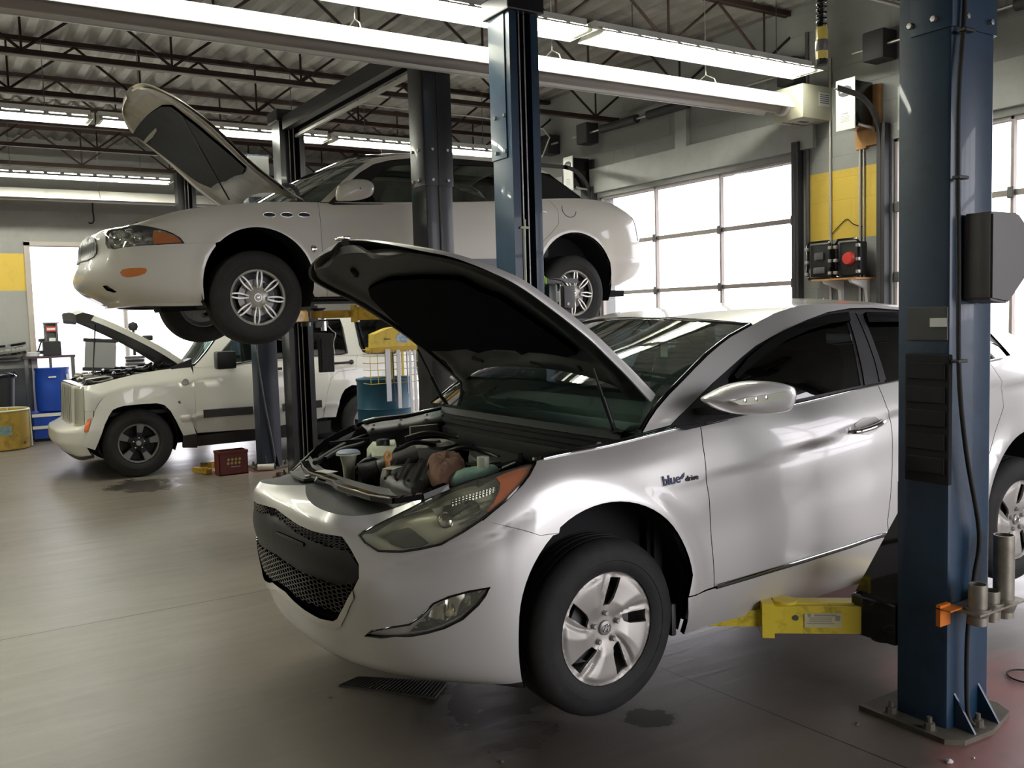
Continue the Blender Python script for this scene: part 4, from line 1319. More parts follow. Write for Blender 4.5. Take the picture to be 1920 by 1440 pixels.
    low1 = S.hits([(1666, 1005), (1500, 1056), (1339, 1104)])
    def tops(a, b, n=8): return [(x, 1.0) for x in np.linspace(a, b, n)[1:-1]]
    doorA = [dF[0]] + tops(dF[0][0], dB[0][0]) + dB + [low1[1]] + dF[::-1][:-1]
    d1, d1m = C_.pair(S, 'front_door', doorA, M_['silver'], step=.03, gap=.0022, edge=.016)
    zr = lambda l, z: inv_lz(S, C_, l, z)
    aR = arch_pts(S, C_, 2.795, .10, .388, 172, 20, 26)
    dC = [zr(2.62, .86), zr(2.64, .75), zr(2.60, .62), zr(2.5, .50), zr(2.42, .38), zr(2.39, .2), zr(2.36, .03)]; dC[0] = (dC[0][0], 1.0)
    doorB = [dB[0]] + tops(dB[0][0], dC[0][0]) + dC + [zr(1.9, .02)] + dB[::-1][:-1]
    d2, d2m = C_.pair(S, 'rear_door', doorB, M_['silver'], step=.03, gap=.0022, edge=.016)
    quarter = [dC[0]] + tops(dC[0][0], si(3.2) + .55, 8) + [(smax, 1.0), (smax, .1)] + [(a, .1) for a in np.linspace(smax, zr(3.16, -.05)[0], 8)[1:-1]] + [zr(3.165, -.02)] + aR[::-1][:] + dC[::-1][:-1]
    C_.pair(S, 'rear_quarter', quarter, M_['silver'], step=.04, gap=.0012, edge=.014)
    # ---- sill and lower trims
    sill = [H(1291, 1121), low1[2], low1[1], low1[0], zr(2.36, .025), zr(2.40, -.06), (zr(2.40, -.10)[0], .10), (zr(1.6, -.1)[0], .09), (zr(.8, -.1)[0], .09), (zr(.40, -.1)[0], .10)]
    C_.pair(S, 'side_sill', sill, M_['silver'], step=.04, gap=.0014, edge=.02, off=-.004)
    for mm in (None, C_.mir):
        A = np.array([low1[2], S.hit(1420, 1080), low1[1], S.hit(1580, 1031), low1[0], zr(2.0, .03), zr(2.34, .045)])
        A = smooth_line(A, 6)
        pth = S.pt(A[:, 0] + .01, A[:, 1] + .014, .004)
        pth2 = S.pt(A[:, 0] + .01, A[:, 1] + .004, .002)
        if mm: pth, pth2 = mm(pth), mm(pth2)
        MB().tube(pth, .006, 8).build('door_trim', M_['chrome'], R0, 60)
        MB().tube(pth2, .007, 8).build('door_seal', M_['black_plastic'], R0, 60)
        ts = np.linspace(dF[0][0] + .02, zr(2.75, .86)[0], 50)
        bl = S.pt(ts, np.full(50, .992), .004)
        if mm: bl = mm(bl)
        MB().tube(bl, .0055, 8).build('belt_trim', M_['chrome'], R0, 60)
        ts = np.linspace(lens[-1][0] + .03, dF[0][0] - .02, 40)
        bl = S.pt(ts, np.full(40, .999), .0)
        if mm: bl = mm(bl)
        MB().tube(bl + np.array((0, 0, .002)), .006, 8).build('fender_edge', M_['chrome'], R0, 60)
        bl2 = bl + np.array((0, (.022 if not mm else -.022), -.004))
        MB().tube(bl2, .014, 8).build('fender_gasket', M_['black_plastic'], R0, 60)
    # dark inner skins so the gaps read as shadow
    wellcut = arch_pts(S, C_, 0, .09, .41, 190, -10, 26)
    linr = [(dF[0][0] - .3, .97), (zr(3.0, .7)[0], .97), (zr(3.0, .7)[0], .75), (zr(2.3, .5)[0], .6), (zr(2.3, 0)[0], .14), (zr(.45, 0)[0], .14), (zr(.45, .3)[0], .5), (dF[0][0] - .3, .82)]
    C_.pair(S, 'gap_shade_skin', linr, M_['liner'], step=.08, off=-.02, edge=0)
    linr = [(.55, .62), (.55, .80), (.9, .93), (lens[-1][0] + .02, .94), (si(-.28), .83), (si(-.30), .70)]
    # ---- handles, badge, mirror
    for (pts, par, mm) in (((1592, 808, 1660, 787), d1, None), ((1592, 808, 1660, 787), d1m, C_.mir)):
        cup = S.hits([(1602, 796), (1618, 783), (1640, 781), (1652, 790), (1646, 806), (1628, 816), (1608, 814)])
        S.panel('handle_cup', cup, M_['silver_dull'], par, step=.015, off=.0015, edge=0, mirror=mm, fn=lambda a, b: 0 * a)
        p = [S.pt(*H(x, y), k) for x, y, k in ((1591, 809, .004), (1600, 804, .026), (1620, 800, .034), (1640, 795, .032), (1656, 789, .012))]
        p = smooth_line(p, 5); rr = np.interp(np.linspace(0, 1, len(p)), [0, .15, .5, .85, 1], [.006, .011, .012, .012, .008])
        m = MB().tube(p, rr, 10)
        if mm: m.v = [tuple(v) for v in mm(np.array(m.v))]
        m.build('door_handle', M_['chrome'], par, 60)
    p = MB()   # rear handles
    for mm in (0, 1):
        c = [S.pt(*zr(l, z), k) for l, z, k in ((2.18, .705, .004), (2.22, .71, .03), (2.32, .72, .032), (2.38, .727, .008))]
        if mm: c = list(C_.mir(np.array(c)))
        MB().tube(smooth_line(c, 5), .011, 10).build('door_handle', M_['chrome'], d2m if mm else d2, 60)
    # fender badge: the words blue drive with a leaf over the e
    tc = bpy.data.curves.new('badge', 'FONT'); tc.body = 'blue'; tc.size = .052; tc.extrude = .0022; tc.offset = .0012
    def text_obj(name, body, size, px, py, par, mat, S_, off=.003, sc=(1, 1), ext=.0015, bold=.0008):
        tc = bpy.data.curves.new(name, 'FONT'); tc.body = body; tc.size = size; tc.extrude = ext; tc.offset = bold
        to = bpy.data.objects.new(name, tc); COL.objects.link(to)
        dg = bpy.context.evaluated_depsgraph_get(); me = bpy.data.meshes.new_from_object(to.evaluated_get(dg))
        bpy.data.objects.remove(to)
        a, b = S_.hit(px, py)
        P = S_.pt(a, b, off); u = S_.f(np.array(a + .01), np.array(b)) - S_.f(np.array(a), np.array(b)); u /= np.linalg.norm(u)
        n = S_.nrm(np.array(a), np.array(b)); v = np.cross(n, u)
        v = v / np.linalg.norm(v); u = np.cross(v, n)
        V = np.array([x.co[:] for x in me.vertices]); F = [list(pp.vertices) for pp in me.polygons]
        W = P + V[:, :1] * u * sc[0] + V[:, 1:2] * v * sc[1] + V[:, 2:3] * n
        bpy.data.meshes.remove(me)
        return link_mesh(name, W, F, mat, par, 30)
    text_obj('badge_lettering', 'blue', .050, 1243, 911, R0, M_['ink_blue'], S, sc=(1.08, 1), bold=.0012)
    text_obj('badge_outline', 'blue', .050, 1242, 912, R0, M_['silver_dull'], S, off=.0005, sc=(1.08, 1), bold=.004, ext=.0005)
    text_obj('badge_lettering', 'drive', .030, 1285, 903, R0, M_['ink'], S, sc=(1.1, 1), bold=.0004)
    lf = [S.pt(*H(x, y), .004) for x, y in ((1274, 897), (1279, 890), (1283, 885), (1282, 893), (1278, 899))]
    MB().add(lf, [list(range(5))]).build('badge_leaf', M_['ink_blue'], R0, None)
    bpy.data.curves.remove(tc)
    # ---- wheels: five blade alloys
    def rim_face(c, wheel, far):
        R = .2135; sg = 1 if far else -1
        def ff(a, b):
            P = np.stack([c[0] + a, np.full_like(a, c[1]) + 0 * a, c[2] + b], -1); return P
        Sf = Surf(ff, -.22, .22, -.22, .22, na=8, nb=8, flip=1 if not far else -1)
        th = np.linspace(0, 2 * PI, 80, endpoint=False)
        circ = [(R * math.cos(t), R * math.sin(t)) for t in th]
        slot0 = [(.10, .89), (.34, .84), (.26, .66), (.18, .50), (.09, .40), (-.05, .40), (-.01, .55), (.05, .72)]
        holes = []
        for k in range(5):
            q = math.radians(72 * k); cq, sq = math.cos(q), math.sin(q)
            holes.append([(R * (x * cq - y * sq), R * (x * sq + y * cq)) for x, y in slot0])
        def hf(a, b):
            r = np.hypot(a, b) / R; t = np.degrees(np.arctan2(b, a))
            ph = ((t - 90 - 8 + 26 * (r - .6)) % 72) / 72.0        # 0 at the slot, rising blade
            blade = .017 * np.clip(1 - np.abs(ph - .22) / .55, 0, 1) * np.clip(ph / .06, 0, 1) + .006 * np.clip(1 - np.abs(ph - .9) / .08, 0, 1)
            env = np.clip((r - .22) / .25, 0, 1) * np.clip((1.0 - r) / .12, 0, 1)
            return -.012 - .012 * np.clip(1 - r / .8, 0, 1) + blade * env + .004 * (r > .97)
        fo = Sf.panel('wheel_face', circ, M_['alloy'], wheel, step=.0065, off=.002, edge=.012, holes=holes, fn=hf)
        m = MB()
        m.lathe([(0, .004), (.022, .004), (.027, .001), (.029, -.008)], c + np.array((0, sg * -.012, 0)), (0, sg, 0), 28)
        m.build('centre_cap', M_['alloy_dirty'], wheel, 40)
        h = MB()
        for x in (-1, 1): h.bar(c + np.array((x * .009 - .004, sg * -.006, -.011)), c + np.array((x * .006 + .004, sg * -.006, .011)), .003, .004, (0, 1, 0))
        h.bar(c + np.array((-.008, sg * -.006, -.003)), c + np.array((.009, sg * -.006, .004)), .003, .004, (0, 1, 0))
        ring = [c + np.array((.021 * math.cos(t), sg * -.008, .013 * math.sin(t))) for t in np.linspace(0, 2 * PI, 24, endpoint=False)]
        h.tube(ring, .0016, 6, closed=True)
        h.build('cap_emblem', M_['chrome'], wheel, 40)
        for k in range(5):
            t = math.radians(90 + 72 * k)
            cc = c + np.array((.057 * math.cos(t), sg * -.020, .057 * math.sin(t)))
            MB().lathe([(.017, -.002), (.016, .003), (.0105, .003), (.0105, .014), (.007, .018), (0, .018)], cc, (0, sg, 0), 12).build('lug_nut', M_['steel'], wheel, 30)
        MB().lathe([(0, -.05), (.14, -.05), (.14, -.065), (0, -.065)], c, (0, sg, 0), 32).build('brake_disc', M_['steel_dark'], wheel, 40)
    for lc in (0, 2.795):
        for far in (False, True):
            wy = o[1] if not far else 2 * C_.yc - o[1]
            w, c = tyre(C_, 'wheel', lc, 0, wy, .334, .2152, .20, far)
            rim_face(c, w, far)
            y1 = o[1] + .30 if not far else 2 * C_.yc - o[1] - .30
            y0 = o[1] + .015 if not far else 2 * C_.yc - o[1] - .015
            well(C_, lc, .09 if lc == 0 else .10, .402, y0, y1)
    # mud flap bit behind the front wheel
    MB().bb(o[0] + .335, o[0] + .36, o[1] + .02, o[1] + .2, o[2] - .11, o[2] + .02, .008).build('splash_guard', M_['grey_plastic'], R0, 30)
    # ---- greenhouse
    def fg(l, z):
        return np.stack([l + 0 * z, .06 + .5 * (z - .8) - .035 * np.clip((z - .75) / .4, 0, 1) * np.clip((1.18 - z) / .4, 0, 1) * 2 + .10 * np.clip((l - 2.45) / .9, 0, 1) ** 2 + 0 * l, z + 0 * l], -1)
    G_ = C_.surf(fg, .1, 3.2, .6, 1.3, na=300, nb=80)
    up = G_.hits([(1205, 811), (1218, 788), (1232, 767), (1255, 740), (1278, 717), (1303, 691), (1328, 666), (1349, 648), (1370, 632), (1412, 609), (1450, 588), (1480, 578), (1500, 573), (1530, 570), (1560, 569), (1600, 570), (1640, 572), (1700, 577)])
    lo = G_.hits([(1257, 797), (1308, 746), (1335, 719), (1363, 694), (1390, 670), (1417, 648), (1445, 632), (1471, 619), (1512, 600), (1552, 585), (1593, 578), (1634, 577), (1701, 582)])
    l_end = [(2.5, 1.115), (2.8, 1.05), (3.0, .985), (3.15, .93)]
    l_end_lo = [(3.18, .885), (2.95, .93), (2.75, 1.02), (2.5, 1.085)]
    rail = up + l_end
    C_.pair(G_, 'roof_rail', rail + l_end_lo + lo[::-1], M_['silver'], step=.025, edge=.01)
    # rear pillar
    C_.pair(G_, 'rear_pillar', [(2.75, 1.018), (2.95, .93), (3.18, .885), (3.1, .86), (2.9, .855)], M_['silver'], step=.03, edge=.01)
    gl1 = G_.hits([(1367, 709), (1390, 682), (1430, 649), (1471, 624), (1512, 606), (1552, 594), (1586, 591), (1593, 612), (1606, 662), (1616, 722), (1479, 752), (1369, 736)])
    gl2 = G_.hits([(1617, 591), (1701, 593), (1780, 606), (1830, 622), (1859, 639), (1912, 668), (1857, 679), (1760, 701), (1661, 716), (1640, 652)])
    bt = [(l, z - .012) for l, z in ((.42, .715), (.8, .742), (1.1, .76), (1.64, .80), (2.2, .832), (2.8, .868), (3.05, .872))]
    frame = lo + l_end_lo[::-1][:3] + [(3.0, .87)] + bt[::-1]
    C_.pair(G_, 'window_frame', frame, M_['black_plastic'], step=.03, off=-.006, edge=0, holes=[gl1, gl2])
    C_.pair(G_, 'front_window', gl1, M_['tint'], step=.04, off=-.010, edge=0)
    C_.pair(G_, 'rear_window', gl2, M_['tint'], step=.04, off=-.010, edge=0)
    pA_ = G_.hits([(1588, 587), (1603, 586), (1640, 680), (1648, 717), (1622, 722), (1611, 665)]); pB_ = G_.hits([(1605, 586), (1617, 589), (1642, 650), (1662, 712), (1650, 716), (1642, 680)])
    C_.pair(G_, 'pillar_trim', pA_, M_['satin_grey'], step=.03, off=-.001, edge=.006)
    C_.pair(G_, 'pillar_trim', pB_, M_['satin_grey'], step=.03, off=-.001, edge=.006)
    vis = G_.hits([(1372, 706), (1400, 672), (1430, 647), (1471, 621), (1512, 604), (1552, 592), (1587, 588), (1591, 604), (1552, 610), (1512, 622), (1471, 641), (1435, 665), (1400, 692), (1378, 713)])
    C_.pair(G_, 'rain_visor', vis, pbr('smoked_visor', (.01, .01, .011, 1), .12, coat=.5), step=.02, off=.016, edge=.02)
    vis2 = G_.hits([(1619, 588), (1701, 589), (1780, 602), (1830, 618), (1829, 630), (1780, 618), (1701, 606), (1625, 607)])
    C_.pair(G_, 'rain_visor', vis2, pbr('smoked_visor_rear', (.01, .01, .011, 1), .12, coat=.5), step=.02, off=.016, edge=.02)
    # ---- roof, windscreen, backlight, decklid
    rl = np.array([fg(np.array(l), np.array(z)) for l, z in rail])
    i0 = 9
    def loft(near, ctr, n=18, pw=2.0, s0=0.0):
        """near edge points -> centre points, mirrored: returns full-width grid (car coords)"""
        near = np.array(near, float); ctr = np.array(ctr, float); g = []
        for s in np.linspace(0, 1, n):
            k = 1 - (1 - s) ** pw
            p = near + (ctr - near) * k
            p[:, 1] = near[:, 1] + (.88 - near[:, 1]) * s
            g.append(p)
        g = np.array(g); m = g[::-1].copy()[1:]; m[..., 1] = 1.76 - m[..., 1]
        return np.concatenate([g, m])
    near = rl[i0:]
    lc = near[:, 0].copy(); zc = near[:, 2].copy()
    k = np.linspace(0, 1, len(near))
    cz = np.interp(near[:, 0], [1.0, 1.3, 1.9, 2.4, 2.8, 3.2], [1.136, 1.178, 1.215, 1.19, 1.12, 1.0])
    cl = near[:, 0] + np.interp(near[:, 0], [1.0, 1.3, 1.9, 2.5, 3.2], [-.11, -.06, 0, .0, .0])
    near_r = near[near[:, 0] < 2.72]; nr = len(near_r)
    ctr_r = np.stack([cl[:nr], np.full(nr, .88), cz[:nr]], 1)
    MB().grid(loft(near_r, ctr_r, 16, 2.4) + o).build('roof_panel', M_['silver'], R0, 80)
    ws_near = rl[:i0 + 1]
    ctr_ws = np.stack([np.interp(np.linspace(0, 1, i0 + 1), [0, 1], [-.02, .89]), np.full(i0 + 1, .88), np.interp(np.linspace(0, 1, i0 + 1), [0, .5, 1], [.76, .985, 1.136])], 1)
    wsn = ws_near.copy(); wsn[:, 1] += .012
    MB().grid(loft(wsn, ctr_ws, 20, 2.0) + o).build('windscreen', M_['wind'], R0, 180)
    bl_near = np.array([rl[-3], rl[-2], rl[-1]]); ctr_b = np.array([(near_r[-1][0] + .05, .88, cz[nr - 1] - .005), (2.95, .88, 1.08), (3.28, .88, .95)])
    bl_near[0] = near_r[-1]
    MB().grid(loft(bl_near, ctr_b, 14, 2.2) + o).build('rear_screen', M_['tint'], R0, 180)
    edge_n = S.f(np.linspace(zr(3.1, .8)[0], smax, 16), np.ones(16)) - o
    dk = []
    for p in edge_n:
        q = np.array([min(p[0], 3.72), .88, .945 if p[0] > 3.3 else .95]); dk.append(q)
    dkn = np.array([(3.12, .16, .895), (3.3, .16, .895), (3.45, .18, .90), (3.6, .25, .905)]); dkc = np.array([(3.26, .88, .955), (3.4, .88, .955), (3.55, .88, .95), (3.73, .88, .93)])
    MB().grid(loft(dkn, dkc, 14, 2.0) + o).build('boot_lid', M_['silver'], R0, 60)
    # black border round the screen
    bd = MB()
    wp = wsn + o + np.array((0, .004, .002))
    bd.tube(wp, .009, 6).build('screen_seal', M_['gloss_black'], R0, 60); MB().tube(C_.mir(wp), .009, 6).build('screen_seal', M_['gloss_black'], R0, 60)
    topl = loft(wsn[-1:], ctr_ws[-1:], 20, 2.0)[:, 0] + o
    MB().tube(topl, .008, 6).build('screen_top_seal', M_['gloss_black'], R0, 60)
    # water beads on the roof
    dr = MB()
    for k in range(46):
        lx = rng.uniform(1.1, 2.0); wx = rng.uniform(.4, 1.5)
        zt = np.interp(lx, [1.0, 1.3, 1.9, 2.4], [1.122, 1.172, 1.212, 1.19]) - .05 * abs((wx - .88) / .65) ** 2.4 + .004
        rr = rng.uniform(.003, .007); dr.lathe([(rr, -.003), (rr * .8, .0015), (0, .003)], o + np.array((lx, wx, zt)), 2, 8)
    dr.build('water_beads', M_['lens'], R0, 60)
    # ---- mirrors
    for mm in (False, True):
        # lofted sections from the door outward; (l, w, z, half length, half height)
        sec = [(.50, .02, .80, .02, .012), (.53, -.02, .80, .05, .03), (.575, -.06, .80, .095, .05), (.625, -.11, .805, .125, .066), (.66, -.155, .808, .125, .068), (.69, -.195, .807, .10, .058), (.71, -.215, .805, .06, .036)]
        ctrl = [(1326, 752), (1341, 738), (1371, 723), (1404, 715), (1440, 715), (1472, 721), (1481, 732), (1480, 750), (1470, 769), (1444, 775), (1400, 777), (1366, 773)]
        q = np.array([U(px, py, 1, o[1] - .12) - o for px, py in ctrl]); q = smooth_line(q[:, [0, 2]], 4, True)
        cen = q.mean(0); ring = []
        for dy, sc in ((-.085, .02), (-.083, .45), (-.07, .74), (-.045, .92), (-.01, 1.0), (.03, 1.0), (.045, .96)):
            ring.append([(cen[0] + (x - cen[0]) * sc + dy * .0, -.12 + dy, cen[1] + (z - cen[1]) * sc) for x, z in q])
        G = np.array(ring) + o
        if mm: G = C_.mir(G.reshape(-1, 3)).reshape(G.shape)
        sh = MB().grid(G, closed_v=True).build('side_mirror', M_['silver'], R0, 60)
        G2 = np.array([ring[-1], [(cen[0] + (x - cen[0]) * .9, -.085, cen[1] + (z - cen[1]) * .9) for x, z in q], [(cen[0], -.085, cen[1])] * len(q)]) + o
        if mm: G2 = C_.mir(G2.reshape(-1, 3)).reshape(G2.shape)
        MB().grid(G2, closed_v=True).build('mirror_glass', M_['gloss_black'], sh, 30)
        ft = MB().bar(o + np.array((.52, .06, .765)), o + np.array((.56, -.10, .775)), .07, .025)
        if mm: ft.v = [tuple(v) for v in C_.mir(np.array(ft.v))]
        ft.build('mirror_foot', M_['black_plastic'], sh, 40)
        sg = [U(px, py, 1, o[1] - .205) for px, py in ((1374, 753), (1400, 745), (1440, 739), (1474, 734), (1470, 744), (1452, 751), (1410, 758), (1385, 759))]
        sgm = MB(); n_ = len(sg)
        cen3 = np.mean(sg, 0)
        sg2 = [p + np.array((0, -.012 if False else -.006, 0)) for p in sg]
        base = [p + np.array((0, .02, 0)) for p in sg]
        sgm.add(sg2 + base, [list(range(n_))] + [(i, (i + 1) % n_, (i + 1) % n_ + n_, i + n_) for i in range(n_)])
        if mm: sgm.v = [tuple(v) for v in C_.mir(np.array(sgm.v))]
        sgm.build('mirror_indicator', pbr('indicator_lens', (.62, .63, .5, 1), .2, .1, .6) if not mm else M_['reflector'], sh, 30)
        dots = MB()
        for px, py in ((1397, 751), (1418, 748), (1437, 745)): dots.lathe([(0, .004), (.008, .002), (.009, 0)], U(px, py, 1, o[1] - .211), (0, -1, 0), 12)
        if mm: dots.v = [tuple(v) for v in C_.mir(np.array(dots.v))]
        dots.build('indicator_lamp', M_['chrome'], sh, 40)
    # triangle trim ahead of the front window
    tri = G_.hits([(1257, 799), (1308, 748), (1362, 696), (1365, 734), (1320, 786), (1314, 793)])
    C_.pair(G_, 'mirror_triangle', tri, M_['black_plastic'], step=.03, off=-.003, edge=.006)
    # ---- cabin: dashboard, seats, floor, steering wheel
    cb_ = MB()
    cb_.bb(o[0] + .35, o[0] + 3.2, o[1] + .10, o[1] + 1.66, o[2] - .02, o[2] + .03).bb(o[0] + .32, o[0] + .36, o[1] + .1, o[1] + 1.66, o[2], o[2] + .70)
    cb_.build('cabin_floor', M_['cabin'], R0, None)
    ds = MB().prism([(o[0] + .22, o[2] + .70), (o[0] + .62, o[2] + .76), (o[0] + .80, o[2] + .74), (o[0] + .84, o[2] + .6), (o[0] + .78, o[2] + .4), (o[0] + .34, o[2] + .4)], 1, o[1] + .09, o[1] + 1.67)
    ds.build('dashboard', M_['cabin'], R0, 40)
    for w_, l_ in ((.50, 1.55), (1.26, 1.55), (.52, 2.5), (1.26, 2.5)):
        s_ = MB()
        s_.box(o + np.array((l_ - .28, w_, .30)), (.5, .50, .18), bev=.05).box(o + np.array((l_ + .02, w_, .62)), (.16, .48, .66), np.array([[.97, 0, -.24], [0, 1, 0], [.24, 0, .97]]).T, bev=.05)
        s_.box(o + np.array((l_ + .12, w_, 1.0)), (.10, .26, .17), bev=.04)
        s_.build('seat', M_['cabin_grey'], R0, 50)
    sw = [o + np.array((1.0 + .02 * math.cos(t), .50 + .18 * math.cos(t), .70 + .17 * math.sin(t))) for t in np.linspace(0, 2 * PI, 24, endpoint=False)]
    MB().tube(sw, .014, 8, closed=True).build('steering_wheel', M_['cabin'], R0, 60)
    tg = MB().box(o + np.array((1.02, .80, .99)), (.004, .05, .10)); tg.build('windscreen_tag', M_['paper'], R0, None)
    MB().box(o + np.array((.98, .88, 1.05)), (.03, .22, .06), bev=.015).build('rear_view_mirror', M_['gloss_black'], R0, 40)
    und = MB().bb(o[0] - .55, o[0] + 3.5, o[1] + .32, o[1] + 1.44, o[2] - .08, o[2] - .02).bb(o[0] + .45, o[0] + 2.35, o[1] + .06, o[1] + 1.7, o[2] - .08, o[2] - .01)
    und.build('underbody', M_['liner'], R0, None)
    return C_, S, G_, st, fg
C_son, S_son, G_son, st_son, fg_son = sonata()
def sonata_hood():
    C_, o, R0 = C_son, C_son.o, C_son.root
    near = np.array([(.372, .12, .827), (.30, .12, .892), (.238, .12, .947), (.150, .12, 1.02), (.065, .12, 1.089), (-.102, .12, 1.202), (-.259, .12, 1.296), (-.365, .14, 1.341), (-.470, .20, 1.385), (-.534, .32, 1.414), (-.580, .48, 1.445), (-.605, .68, 1.474), (-.613, .88, 1.490)])
    ctr = np.array([(.27, .88, .95), (.215, .88, .997), (.155, .88, 1.045), (.08, .88, 1.105), (0, .88, 1.165), (-.14, .88, 1.262), (-.28, .88, 1.35), (-.38, .88, 1.402), (-.46, .88, 1.438), (-.52, .88, 1.46), (-.565, .88, 1.476), (-.595, .88, 1.486), (-.613, .88, 1.490)])
    u = np.linspace(0, 1, len(near))
    fn_, fc_ = pchipv(u, near), pchipv(u, ctr)
    def g(a, b):
        """a: 0 rear .. 1 front; b: 0 near .. 1 centre .. 2 far"""
        a = np.asarray(a, float); b = np.asarray(b, float); a, b = np.broadcast_arrays(a, b)
        s = np.where(b > 1, 2 - b, b); n = fn_(a); c = fc_(a)
        k = 1 - (1 - np.clip(s, -1, 1)) ** 2.6
        P = n + (c - n) * k[..., None]
        w = n[..., 1] + (.88 - n[..., 1]) * s
        P[..., 1] = np.where(b > 1, 1.76 - w, w)
        return P
    top = C_.surf(g, 0, 1, 0, 2, na=60, nb=120, flip=-1)
    und = C_.surf(g, 0, 1, 0, 2, na=120, nb=160, flip=1)
    full = [(a, 0) for a in np.linspace(0, 1, 30)] + [(1, 1), (1, 2)] + [(a, 2) for a in np.linspace(1, 0, 30)] + [(0, b) for b in np.linspace(2, 0, 20)[1:-1]]
    full = [(0.0, 0.0), (.985, 0.0), (.985, 2.0), (0.0, 2.0)]
    hood = top.panel('hood', full, M_['silver'], R0, step=.03, edge=0)
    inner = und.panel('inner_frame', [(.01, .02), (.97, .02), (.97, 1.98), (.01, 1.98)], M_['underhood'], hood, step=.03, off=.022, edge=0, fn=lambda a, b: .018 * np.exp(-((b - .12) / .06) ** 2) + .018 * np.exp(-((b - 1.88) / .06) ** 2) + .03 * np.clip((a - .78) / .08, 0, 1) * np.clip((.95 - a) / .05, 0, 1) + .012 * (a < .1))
    # down-turned flange round the rim (the bright strip along the near edge)
    rimb = MB()
    def hem(bside, sgn):
        aa = np.linspace(0, .97, 60)
        P = g(aa, np.full(60, bside)) + o
        wd = np.interp(aa, [0, .05, .5, .7, .97], [.048, .046, .036, .018, .006])
        dirv = np.array((-.62, sgn * .28, -.55)); 
        Q = P + wd[:, None] * (dirv / np.linalg.norm(dirv))
        Q2 = Q + np.array((-.004, -sgn * .0 + (.012 if bside == 0 else -.012), .004))
        rimb.grid(np.stack([P, (P + Q) / 2 + np.array((-.003, sgn * .004, -.001)), Q, Q2]))
    hem(0.0, -1); rimb.build('hood_edge', M_['silver'], hood, 60)
    rimb = MB(); hem2 = hem; rimb_f = rimb
    aa = np.linspace(0, .97, 60); P = g(aa, np.full(60, 2.0)) + o; Q = P + np.array((-.025, .008, -.03)); rimb.grid(np.stack([P, Q, Q + np.array((.004, -.02, .0))]))
    rimb.build('far_edge', M_['underhood'], hood, 60)
    nose = MB()
    bb = np.linspace(0, 2, 60)
    aa = np.full(60, .985)
    P = g(aa, bb) + o; Q = P + np.array((.02, 0, -.045)); Q2 = Q + np.array((.05, 0, .005))
    nose.grid(np.stack([P, Q, Q2])); nose.build('hood_nose', M_['underhood'], hood, 60)
    nb = MB(); tip = g(np.array(.97), np.array(1.0)) + o
    nb.box(tip + np.array((-.012, 0, .006)), (.03, .10, .012), bev=.004); nb.build('hood_badge', M_['chrome'], hood, 40)
    pad = und.hits([(697, 527), (735, 510), (800, 505), (868, 507), (910, 530), (944, 541), (1012, 588), (1060, 622), (1092, 647), (1074, 654), (1040, 648), (1002, 645), (988, 650), (975, 642), (935, 641), (905, 648), (885, 641), (850, 645), (812, 646), (786, 630), (740, 583), (703, 545)])
    und.panel('insulation_pad', pad, M_['insulation'], hood, step=.03, off=.045, edge=.02)
    sl = MB()
    for x0, y0, x1, y1 in ((893, 662, 912, 666), (1004, 668, 1022, 672), (838, 665, 842, 672), (1094, 675, 1098, 682), (665, 495, 672, 505)):
        sl.cyl(und.pt(*und.hit(x0, y0), .03), und.pt(*und.hit(x1, y1), .03), .012, n=8)
    sl.build('frame_hole', M_['liner'], hood, 40)
    # gas struts and hinges
    def strut(p0, p1, nm='gas_strut'):
        p0, p1 = np.array(p0), np.array(p1); m = p0 + (p1 - p0) * .55
        a = MB().cyl(p0, m, .010, n=12).cyl(m, p1, .005, n=10).lathe([(0, -.01), (.012, -.01), (.012, .01), (0, .01)], p0, 0, 10).build(nm, M_['black_plastic'], R0, 50)
    strut(U(1152, 808, 1, o[1] + .16), U(1112, 690, 1, o[1] + .17))
    strut(U(838, 766, 1, o[1] + 1.62), U(783, 655, 1, o[1] + 1.58))
    for far in (0, 1):
        w0 = .13 if not far else 1.63
        pts = [(.33, w0, .83), (.375, w0, .80), (.40, w0, .76), (.41, w0 + (.0), .70), (.46, w0, .665)]
        P = smooth_line(np.array(pts) + o, 5); m = MB()
        for i in range(len(P) - 1): m.bar(P[i], P[i + 1] + (P[i + 1] - P[i]) * .1, .03, .008, (0, 1, 0))
        m.build('hood_hinge', M_['underhood'], R0, 50)

def pchipv(x, Y):
    Y = np.array(Y, float); fs = [pchip(x, Y[:, k]) for k in range(Y.shape[1])]
    fine = np.linspace(x[0], x[-1], 200); V = np.stack([f(fine) for f in fs], -1)
    for _ in range(6):
        V[1:-1] = (V[:-2] + 2 * V[1:-1] + V[2:]) / 4
    sp = [lambda t, k=k: np.interp(t, fine, V[:, k]) for k in range(Y.shape[1])]
    d = fine[1] - fine[0]
    def ev(t):
        t = np.asarray(t, float); q = (t - fine[0]) / d; i = np.clip(np.floor(q).astype(int), 1, len(fine) - 3); w = (q - i)[..., None]
        p0, p1, p2, p3 = V[i - 1], V[i], V[i + 1], V[i + 2]
        return .5 * (2 * p1 + (p2 - p0) * w + (2 * p0 - 5 * p1 + 4 * p2 - p3) * w * w + (3 * p1 - p0 - 3 * p2 + p3) * w ** 3)
    return ev
sonata_hood()
